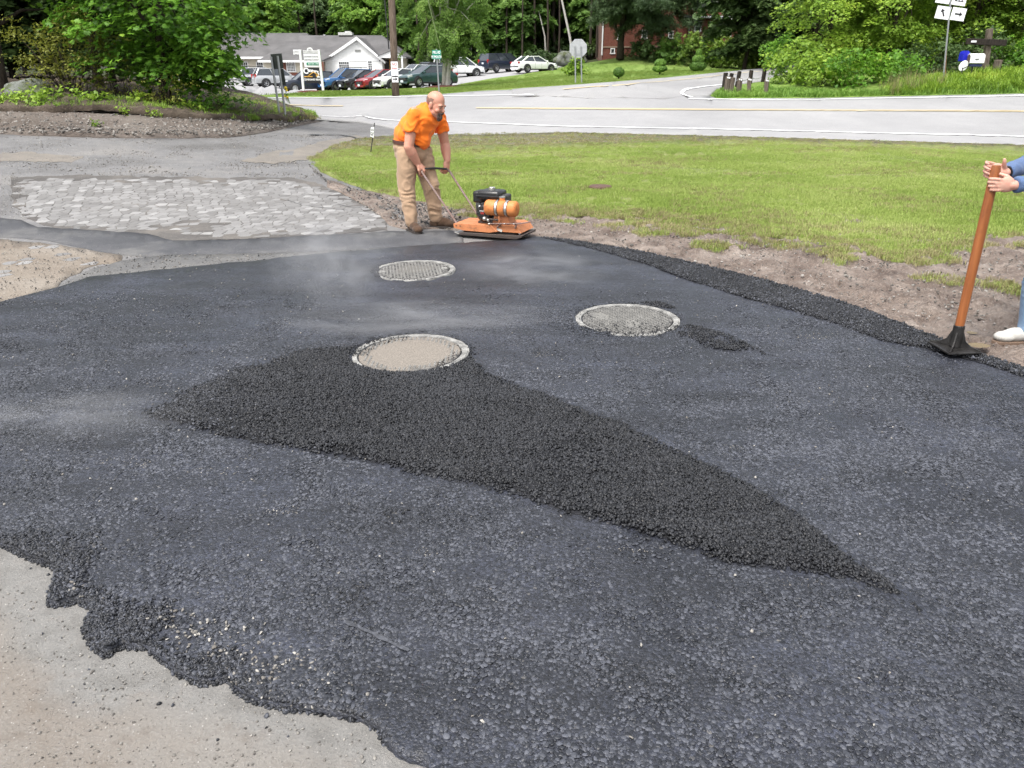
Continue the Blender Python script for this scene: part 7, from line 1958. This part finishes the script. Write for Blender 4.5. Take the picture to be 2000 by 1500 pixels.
# ------------------------------------------------------------------ plate compactor
HD = math.atan2(-.42, 1.0)
CB_ = G(966, 463); CB_.z = .035
comp = empty('plate_compactor', CB_, (0, 0, HD), 'orange walk behind plate compactor with a black engine and orange water tank', 'compactor')
comp.scale = (.88, .88, .76)
_ci = Matrix.Translation(CB_) @ Matrix.Rotation(HD, 4, 'Z') @ Matrix.Diagonal((.88, .88, .76, 1)); _ci.invert()
def CL(px, py, Y): return _ci @ at(px, py, Y)
def rust_paint(name, c, r2=(.16, .075, .04), amt=.5):
    m = NT(name); n = m.noise(9, 7, .68); n2 = m.noise(45, 5, .6)
    f = m.math('MAXIMUM', m.rng(n, .54, .68, 0, amt), m.rng(n2, .60, .70, 0, amt * .9))
    m.bump(n2, .4, .003)
    return m.done(m.mix(f, m.mix(m.rng(n, .3, .5, .35, 0), c, (min(1, c[0] * 1.15), c[1] * 1.5, c[2] * 2.2)), r2), m.rng(n, .4, .7, .5, .8), 0, .4)
ORP = rust_paint('worn_orange_paint', (.50, .185, .075), (.13, .065, .04), amt=.75); ORT = rust_paint('orange_tank_paint', (.58, .20, .055), (.15, .07, .035), amt=.6)
STEEL = rust_paint('dusty_dark_steel', (.055, .042, .035), (.13, .085, .06), .7); EBLK = pm('engine_black', (.012, .012, .013), .38, var=.2, scale=20, spec=.6); EGR = pm('engine_grey', (.05, .05, .05), .6, var=.4, scale=30)
BRIGHT = pm('worn_bright_steel', (.50, .49, .46), .35, .8, var=.3, scale=20); PIPE = rust_paint('rusty_pipe', (.20, .135, .115), (.11, .06, .045), .6)
X_ = Matrix(((1, 0, 0), (0, 0, -1), (0, 1, 0)))    # prism polygon (x,z) extruded along -y
def slabp(name, prof, hw, mat, parent=comp, bevel=.006, y0=0):
    mb = MB(); mb.prism(prof, -hw, hw, X_, (0, y0, 0)); return mb.build(name, mat, parent, bevel=bevel)
slabp('base_plate', [(-.40, .000), (.40, .000), (.47, .045), (.485, .085), (.47, .09), (.40, .075), (-.36, .055), (-.40, .03)], .235, STEEL, bevel=.008)
slabp('rear_lip', [(-.40, .002), (-.385, .014), (-.46, .045), (-.475, .035)], .215, BRIGHT, bevel=.002)
slabp('inner_body', [(-.32, .05), (.36, .06), (.36, .13), (-.32, .12)], .19, pm('dark_gap', (.02, .017, .015), .9))
hs = slabp('housing', [(-.47, .125), (-.475, .205), (-.455, .222), (.045, .232), (.120, .112), (.03, .085), (-.33, .088)], .225, ORP)
for x in (-.43, -.375):
    mb = MB(); mb.lathe([(.0, 0), (.011, 0), (.011, .006), (0, .006)], 10, (x, -.2245, .175), Matrix.Rotation(R(90), 3, 'X')); mb.build('bolt_hole', STEEL, hs)
dk = slabp('front_deck', [(.05, .118), (.055, .236), (.085, .246), (.33, .262), (.40, .232), (.455, .118)], .215, ORP)
slabp('deck_flange', [(.035, .225), (.055, .246), (.135, .118), (.115, .108)], .232, ORP)
mb = MB(); mb.prism([(0, 0), (.12, 0), (.12, .11), (0, .13)], -.004, .004, Matrix.Rotation(R(0), 3, 'X')); lbp = mb.build('data_plate', SIGNW, comp); lbp.location = (.355, -.20, .20); lbp.rotation_euler = (R(14), R(48), 0); lbp.scale = (.9, .9, 1)
mb = MB(); mb.box((.05, .05, .006), (.05, .04, .003)); mb.build('warning_mark', INK, lbp)
mb = MB(); mb.box((0, 0, 0), (.075, .004, .035)); st = mb.build('scraped_label', pm('scraped_sticker', (.50, .47, .42), .7, var=.5, scale=40), comp); st.location = (.165, -.2180, .155); st.rotation_euler = (0, R(24), 0)
# lifting bar
def pipe(name, pts, r, mat, n=10, parent=comp):
    mb = MB(); mb.tube(pts, r, n); return mb.build(name, mat, parent, True)
pipe('lifting_bar', [(.03, -.225, .262), (.20, -.245, .285), (.40, -.245, .305), (.50, -.20, .32), (.54, -.10, .325)], .012, PIPE)
pipe('lifting_bar_brace', [(.38, -.245, .303), (.40, -.235, .27), (.375, -.225, .21)], .010, PIPE)
pipe('lifting_bar_brace', [(.19, -.245, .284), (.17, -.235, .25), (.135, -.228, .20)], .010, PIPE)
mb = MB(); mb.ball((.03, -.225, .262), .022, 12, 8); mb.ball((.245, -.248, .29), .014, 10, 6); mb.ball((.37, -.248, .30), .014, 10, 6); mb.build('clamp_nut', BRIGHT, comp, True)
# engine
slabp('engine_block', [(-.14, .235), (.18, .235), (.18, .42), (.08, .50), (-.14, .50)], .13, EGR, bevel=.02)
mb = MB(); mb.lathe([(0, .0), (.045, .0), (.05, -.012), (.085, -.012), (.105, -.03), (.118, -.05), (.118, -.16), (0, -.16)], 30, (-.075, -.185, .372), Matrix.Rotation(R(90), 3, 'X')); rc = mb.build('recoil_cover', EBLK, comp, True)
for k in range(10):
    a = k * .62; mb = MB(); mb.box((-.075 + .072 * math.cos(a), -.176, .372 + .072 * math.sin(a)), (.030, .006, .006), (0, -a, 0)); mb.build('cooling_slot', EGR, rc)
text('lettering', 'HONDA', .021, WINK, rc, (-.082, -.190, .400), depth=.001); text('lettering', 'GX', .034, RINK, rc, (-.082, -.190, .372), depth=.001, bold=.001)
mb = MB(); mb.box((-.02, -.02, .595), (.30, .27, .115)); tk = mb.build('fuel_tank', EBLK, comp, True, bevel=.032)
mb = MB(); mb.box((-.02, -.02, .585), (.325, .29, .018)); mb.build('tank_seam', EBLK, tk, bevel=.004)
mb = MB(); mb.box((-.17, -.03, .565), (.14, .22, .15)); mb.build('air_filter', EBLK, comp, True, bevel=.028)
mb = MB(); mb.lathe([(0, .036), (.035, .036), (.042, .028), (.042, .0), (.030, -.004), (.030, -.03)], 18, (-.015, -.03, .652)); mb.build('fuel_cap', BRIGHT, comp, True)
mb = MB(); mb.box((.13, .02, .535), (.12, .20, .13)); mb.build('muffler', EGR, comp, bevel=.02)
mb = MB(); mb.box((-.17, -.10, .45), (.06, .06, .09)); mb.box((-.16, -.13, .41), (.02, .02, .10), (0, .3, 0)); mb.build('carburettor', EGR, comp, bevel=.008)
mb = MB(); mb.box((-.135, -.155, .44), (.02, .012, .055), (0, .2, 0)); mb.build('choke_lever', WINK, comp)
mb = MB(); mb.box((0, 0, .245), (.34, .26, .03)); mb.build('engine_mount', STEEL, comp, bevel=.004)
# water tank
TC = Vector((.185, -.195, .455)); tl = .205
mb = MB(); mb.lathe([(0, -tl - .012), (.05, -tl - .009), (.085, -tl), (.096, -tl + .014), (.098, -tl + .03), (.098, tl - .03), (.096, tl - .014), (.085, tl), (.05, tl + .009), (0, tl + .012)], 36, TC, Matrix.Rotation(R(90), 3, 'Y')); wt_ = mb.build('water_tank', ORT, comp, True)
for dx in (-.045, .085):
    mb = MB(); mb.lathe([(.0985, -.014), (.103, -.013), (.103, .013), (.0985, .014)], 36, TC + Vector((dx, 0, 0)), Matrix.Rotation(R(90), 3, 'Y')); mb.build('strap', BRIGHT, wt_, True)
    for e in (-.017, .017):
        mb = MB(); mb.lathe([(.0985, -.003), (.104, -.002), (.104, .002), (.0985, .003)], 36, TC + Vector((dx + e, 0, 0)), Matrix.Rotation(R(90), 3, 'Y')); mb.build('rubber_edge', EBLK, wt_, True)
mb = MB(); mb.lathe([(.035, .08), (.035, .13), (0, .13)], 18, TC + Vector((.0, .02, 0))); nk = mb.build('filler_neck', ORT, wt_, True)
mb = MB(); mb.lathe([(.038, .128), (.038, .142), (0, .144)], 18, TC + Vector((.0, .02, 0))); mb.build('cap', BRIGHT, nk, True)
slabp('tank_saddle', [(.06, .262), (.30, .262), (.27, .36), (.09, .36)], .10, ORP, y0=-.10)
pipe('water_pipe', [(.17, -.245, .37), (.175, -.25, .33), (.175, -.248, .285)], .008, ORP)
pipe('spray_bar', [(-.03, -.235, .315), (.16, -.235, .31)], .013, STEEL)
mb = MB(); mb.ball((-.03, -.235, .315), .028, 12, 8); mb.ball((.02, -.24, .30), .02, 10, 6); mb.build('tap', BRIGHT, comp, True)
# handle
gw = [_ci @ (PB + gR), _ci @ (PB + gL)]
mid = (gw[0] + gw[1]) / 2; dv = (gw[1] - gw[0]); dv.normalize()
nA, nB = Vector((-.43, -.195, .145)), Vector((-.30, .20, .17))
cA = mid - dv * .255 + Vector((.02, 0, -.03)); cB = mid + dv * .235 + Vector((.02, 0, -.03))
hp_ = empty('handle', (0, 0, 0)); hp_.parent = comp
mb = MB(); mb.tube([nA, nA.lerp(cA, .93), cA + (nA - cA).normalized() * .03, cA + Vector((0, 0, .012)) + dv * .02, cA + dv * .06 + Vector((0, 0, .025))], .0145, 10); mb.build('rail', PIPE, hp_, True)
mb = MB(); mb.tube([nB, nB.lerp(cB, .93), cB + (nB - cB).normalized() * .03, cB + Vector((0, 0, .012)) - dv * .02, cB - dv * .06 + Vector((0, 0, .025))], .0145, 10); mb.build('rail', PIPE, hp_, True)
mb = MB(); mb.tube([cA + dv * .05 + Vector((0, 0, .024)), mid + Vector((0.0, 0, .004)), cB - dv * .05 + Vector((0, 0, .024))], .0165, 12); mb.build('grip', EBLK, hp_, True)

for o in comp.children:
    nm = o.name.split('.')[0]
    if nm in ('base_plate', 'rear_lip', 'inner_body', 'housing', 'front_deck', 'deck_flange', 'lifting_bar', 'lifting_bar_brace', 'clamp_nut'): o.scale = (1, 1, .75)
    elif nm in ('data_plate', 'scraped_label'): o.location.z *= .75
    elif nm != 'handle': o.scale = (1, 1, 1.12); o.location.z = .235 * .75 - .235 * 1.12
# ------------------------------------------------------------------ hand tamper
TB = G(1862, 704); TB.z = .050
tam = empty('hand_tamper', TB, label='hand tamper with a steel plate and long orange brown wooden handle', cat='tamper')
YT = TB.y
T = lambda px, py, dy=0.0: at(px, py, YT + dy) - TB
g4 = [G(1808, 684), G(1850, 709.5), G(1914, 707.5), G(1872, 683)]
g4 = [Vector((v.x, v.y, .0)) - Vector((TB.x, TB.y, 0)) for v in g4]
TSTEEL = pm('scuffed_black_steel', (.035, .033, .032), .42, .5, var=.5, scale=16, bump=.3)
mb = MB(); mb.add([v + Vector((0, 0, .004)) for v in g4] + [v + Vector((0, 0, .016)) for v in g4], [(3, 2, 1, 0), (4, 5, 6, 7), (0, 1, 5, 4), (1, 2, 6, 5), (2, 3, 7, 6), (3, 0, 4, 7)]); mb.build('base_plate', TSTEEL, tam, bevel=.003)
cen = sum(g4, Vector()) / 4; stp = T(1869, 664, 0.02); hb = Vector((cen.x, cen.y, .02)); hd_ = (T(1945, 322, .10) - hb).normalized()
for i, v in enumerate(g4):
    d = (v - cen); L_ = d.length * .93; d.normalize(); n_ = Vector((-d.y, d.x, 0)) * .004
    pr = [(0, .0), (L_, .0), (L_, .006), (L_ * .62, .020), (L_ * .38, .045), (L_ * .24, .10), (0, .105)]
    vs = [Vector((cen.x, cen.y, .016)) + d * a + Vector((0, 0, b)) + n_ * s for s in (1, -1) for a, b in pr]
    k = len(pr); mb = MB(); mb.add(vs, [tuple(range(k)), tuple(reversed(range(k, 2 * k)))] + [(j, (j + 1) % k, k + (j + 1) % k, k + j) for j in range(k)]); mb.build('rib', TSTEEL, tam)
mb = MB(); mb.tube([hb, hb + hd_ * .135, hb + hd_ * .138], [.035, .033, .030], 22); mb.build('socket', TSTEEL, tam, True)
WOODH = NT('varnished_ash_handle'); _co = WOODH.map((14, 14, 1.0)); _n = WOODH.noise(3, 6, .6, _co); _s = WOODH.noise(4, 5, .7)
WOODH.bump(_n, .25, .002)
WOODH = WOODH.done(WOODH.mix(WOODH.rng(_s, .56, .72, 0, .6), WOODH.ramp(_n, [(.3, (.21, .062, .018)), (.7, (.36, .125, .038))]), (.12, .045, .022)), .42, 0, .5)
tp = T(1946.5, 323, .10)
mb = MB(); pts = [hb + hd_ * .11]; 
for f in (.25, .5, .75, .97, 1.0): pts.append((hb + hd_ * .11).lerp(tp, f))
mb.tube(pts, [.029, .030, .031, .030, .030, .024], 16, flat=.72); mb.build('handle', WOODH, tam, True)

# ------------------------------------------------------------------ the second worker, mostly outside the frame
SF = G(1962, 676); SF.z = 0
P2 = Vector((3.55, 5.1, 0))
w2 = empty('person', P2, label='worker at the right edge in blue sleeves and jeans, holding the tamper', cat='person')
K = lambda px, py, Y: at(px, py, Y) - P2
YH = YT + .10
mb = MB()
w1, w2_ = K(1981, 362, YH - .055), K(1964, 337, YH + .055)
sN, sF = K(2150, 175, 4.95), K(2135, 165, 5.35)
eN, eF = K(2085, 345, 4.72), K(2060, 300, 5.20)
hand(mb, w1, (.12, 0, -1), (-1, .10, .02), (0, -1, .05), ((30, 80, 60), (32, 82, 60), (34, 84, 60), (36, 84, 60)), ((-.026, .018, 0), (-.050, .040, -.012), (-.060, .066, -.034), (-.052, .090, -.050)), 1.02)
hand(mb, w2_, (-.15, 0, -1), (-1, .05, .20), (.05, 1, .25), ((12, 52, 40), (18, 62, 45), (22, 66, 50), (28, 70, 50)), ((-.020, .018, -.008), (-.042, .034, -.020), (-.060, .044, -.028), (-.072, .050, -.030)), 1.06, .25)
for s, e, w in ((sN, eN, w1), (sF, eF, w2_)): caps(mb, [s, e, e.lerp(w, .5), w], [.06, .05, .042, .028], 14)
pel = K(2190, 455, 5.15); che = K(2165, 230, 5.17)
caps(mb, [pel, che, K(2150, 160, 5.15)], [.14, .15, .07], 16)
HP2, HM2 = head(mb, K(2130, 90, 5.12), Vector((-.85, -.25, -.35)), (0, 0, 1), 1.03)
kN, aN = K(2018, 560, SF.y + .02), K(2008, 655, SF.y + .02); hN = pel + Vector((-.02, -.10, 0))
kF, aF = K(2190, 580, 5.45), K(2200, 650, 5.55); hF = pel + Vector((0, .10, 0)); aF.z = .08; aN.z = .09
for h_, k_, a_ in ((hN, kN, aN), (hF, kF, aF)): caps(mb, [h_, k_, a_], [.09, .055, .04], 12)
organic('body', mb, .0046, SKIN2, w2, 1)
BLUE = fabric('blue_work_shirt', (.085, .135, .255), .85, .15, 12, dirt=(.06, .09, .17)); JEANS = fabric('faded_jeans', (.15, .235, .36), .88, .25, 7, dirt=(.27, .36, .47))
mb = MB()
for s, e, w in ((sN, eN, w1), (sF, eF, w2_)):
    d = (w - e).normalized(); q = w - d * .010 if w is w1 else w - d * .012
    caps(mb, [s, s.lerp(e, .5), e], [.085, .080, .074], 16); caps(mb, [e, e.lerp(q, .5)], [.074, .062], 16); mb.tube([e.lerp(q, .5), q], [.062, .044], 16)
caps(mb, [pel + Vector((0, 0, .05)), che], [.185, .195], 20); mb.ball(K(2150, 185, 5.16), (.16, .2, .1), 16, 10)
organic('shirt', mb, .009, BLUE, w2, 2, folds(.010, (8, 8, 10), 5.0, .004))
mb = MB(); mb.ball(pel, (.17, .19, .14), 18, 12)
for h_, k_, a_ in ((hN, kN, aN), (hF, kF, aF)): caps(mb, [h_, k_, a_ + Vector((0, 0, .03))], [.125, .082, .068], 16)
organic('jeans', mb, .010, JEANS, w2, 2, folds(.009, (5, 5, 16), 9.0, .004))
mb = MB(); d = (w2_ - eF).normalized(); mb.tube([w2_ - d * .018, w2_ - d * .002], [.038, .037], 18); mb.build('watch_band', EBLK, w2, True)
mb = MB(); mb.ball(HP2(0, -.02, .06), (.088, .108, .085), 18, 12, HM2); mb.build('cap', BLUE, w2, True)
SHOE = fabric('white_leather_shoe', (.50, .485, .45), .6, .12, 9, dirt=(.22, .17, .125))
for an, fd in ((aN, Vector((-1, -.02, 0))), (aF, Vector((-1, .1, 0)))):
    fd.normalize(); sd = Vector((-fd.y, fd.x, 0)); m_ = Matrix((fd, sd, Vector((0, 0, 1)))).transposed(); o_ = Vector((an.x, an.y, 0.012))
    Q = lambda x, y, z: o_ + m_ @ Vector((x, y, z))
    mb = MB(); mb.ball(Q(.155, 0, .052), (.075, .050, .036), 18, 12, m_); mb.ball(Q(.08, 0, .066), (.10, .046, .046), 18, 12, m_); mb.ball(Q(-.025, 0, .062), (.062, .040, .052), 16, 12, m_); caps(mb, [Q(-.005, 0, .06), Q(-.01, 0, .11)], [.048, .048], 14)
    b_ = organic('shoe', mb, .006, SHOE, w2, 2, lambda p: .0015 * noise.noise(p * 40))
    mb = MB(); mb.prism([(-.09, -.03), (-.07, -.042), (.05, -.042), (.15, -.054), (.21, -.042), (.235, -.01), (.23, .02), (.20, .042), (.14, .052), (.04, .042), (-.07, .042), (-.09, .03)], 0, .024, m_, o_); mb.build('sole', pm('muddy_sole', (.15, .10, .07), .9), b_, bevel=.004)
    mb = MB()
    for k in range(5): mb.tube([Q(.05 + .018 * k, -.022, .108 - .008 * k), Q(.055 + .018 * k, 0, .116 - .008 * k), Q(.05 + .018 * k, .022, .108 - .008 * k)], .0032, 5)
    mb.build('lace', SIGNW, b_, True)
# puddles in the mud
def mat_water():
    m = NT('muddy_water'); return m.done((.15, .10, .035), .22, 0, .25)
MW = mat_water()
for px, py, rx, ry, lb in ((1908, 683, .075, .05, 'muddy puddle between the tamper and the white shoe'), (1896, 658, .035, .03, 'tiny muddy puddle above the larger one')):
    g = G(px, py); mb = MB(); mb.add([(rx * math.cos(a) * (1 + .2 * noise.noise(Vector((math.cos(a), math.sin(a), px)))), ry * math.sin(a), 0) for a in [i * math.pi / 14 for i in range(28)]], [tuple(range(28))])
    o = mb.build('puddle', MW); o.location = g + Vector((0, 0, .032)); tag(o, lb, None, None, 'structure')

# ------------------------------------------------------------------ steam rising from the hot asphalt
def steam(px, py, size, dens, label, seed, rise=0.5):
    dens *= 2.0
    g = G(px, py)
    m = bpy.data.materials.new('steam'); m.use_nodes = True; t = m.node_tree; t.nodes.clear()
    o_ = t.nodes.new('ShaderNodeOutputMaterial'); v = t.nodes.new('ShaderNodeVolumePrincipled'); t.links.new(v.outputs[0], o_.inputs['Volume'])
    v.inputs['Color'].default_value = (.95, .95, .97, 1); v.inputs['Anisotropy'].default_value = .2
    tc = t.nodes.new('ShaderNodeTexCoord'); ln = t.nodes.new('ShaderNodeVectorMath'); ln.operation = 'LENGTH'; t.links.new(tc.outputs['Object'], ln.inputs[0])
    mr = t.nodes.new('ShaderNodeMapRange'); mr.inputs[1].default_value = 0.15; mr.inputs[2].default_value = 1.0; mr.inputs[3].default_value = 1.0; mr.inputs[4].default_value = 0.0; mr.interpolation_type = 'SMOOTHSTEP'; t.links.new(ln.outputs['Value'], mr.inputs[0])
    nz = t.nodes.new('ShaderNodeTexNoise'); nz.inputs['Scale'].default_value = 2.0; nz.inputs['Detail'].default_value = 4; nz.inputs['Distortion'].default_value = .6
    mp = t.nodes.new('ShaderNodeMapping'); mp.inputs['Location'].default_value = (seed, seed * 2, 0); t.links.new(tc.outputs['Object'], mp.inputs[0]); t.links.new(mp.outputs[0], nz.inputs['Vector'])
    m2 = t.nodes.new('ShaderNodeMapRange'); m2.inputs[1].default_value = .42; m2.inputs[2].default_value = .72; t.links.new(nz.outputs[0], m2.inputs[0])
    mu = t.nodes.new('ShaderNodeMath'); mu.operation = 'MULTIPLY'; t.links.new(mr.outputs[0], mu.inputs[0]); t.links.new(m2.outputs[0], mu.inputs[1])
    mu2 = t.nodes.new('ShaderNodeMath'); mu2.operation = 'MULTIPLY'; t.links.new(mu.outputs[0], mu2.inputs[0]); mu2.inputs[1].default_value = dens; t.links.new(mu2.outputs[0], v.inputs['Density'])
    mb = MB(); mb.ball((0, 0, 0), 1.0, 20, 12)
    o = mb.build('steam', m); o.scale = size; o.location = g + Vector((0, 0, size[2] * rise + .08)); tag(o, label, kind='stuff')
    return o
steam(655, 640, (.55, .40, .42), 1.3, 'wisp of white steam rising left of the sandy cover', 1.3, .9)
steam(820, 655, (1.25, .45, .10), 2.2, 'low streak of steam drifting over the middle of the asphalt', 2.2)
steam(1040, 560, (.8, .5, .16), 1.6, 'thin steam between the covers and the compactor', 3.7)
steam(150, 850, (.8, .35, .09), 1.6, 'thin steam at the left of the patch', 4.4)
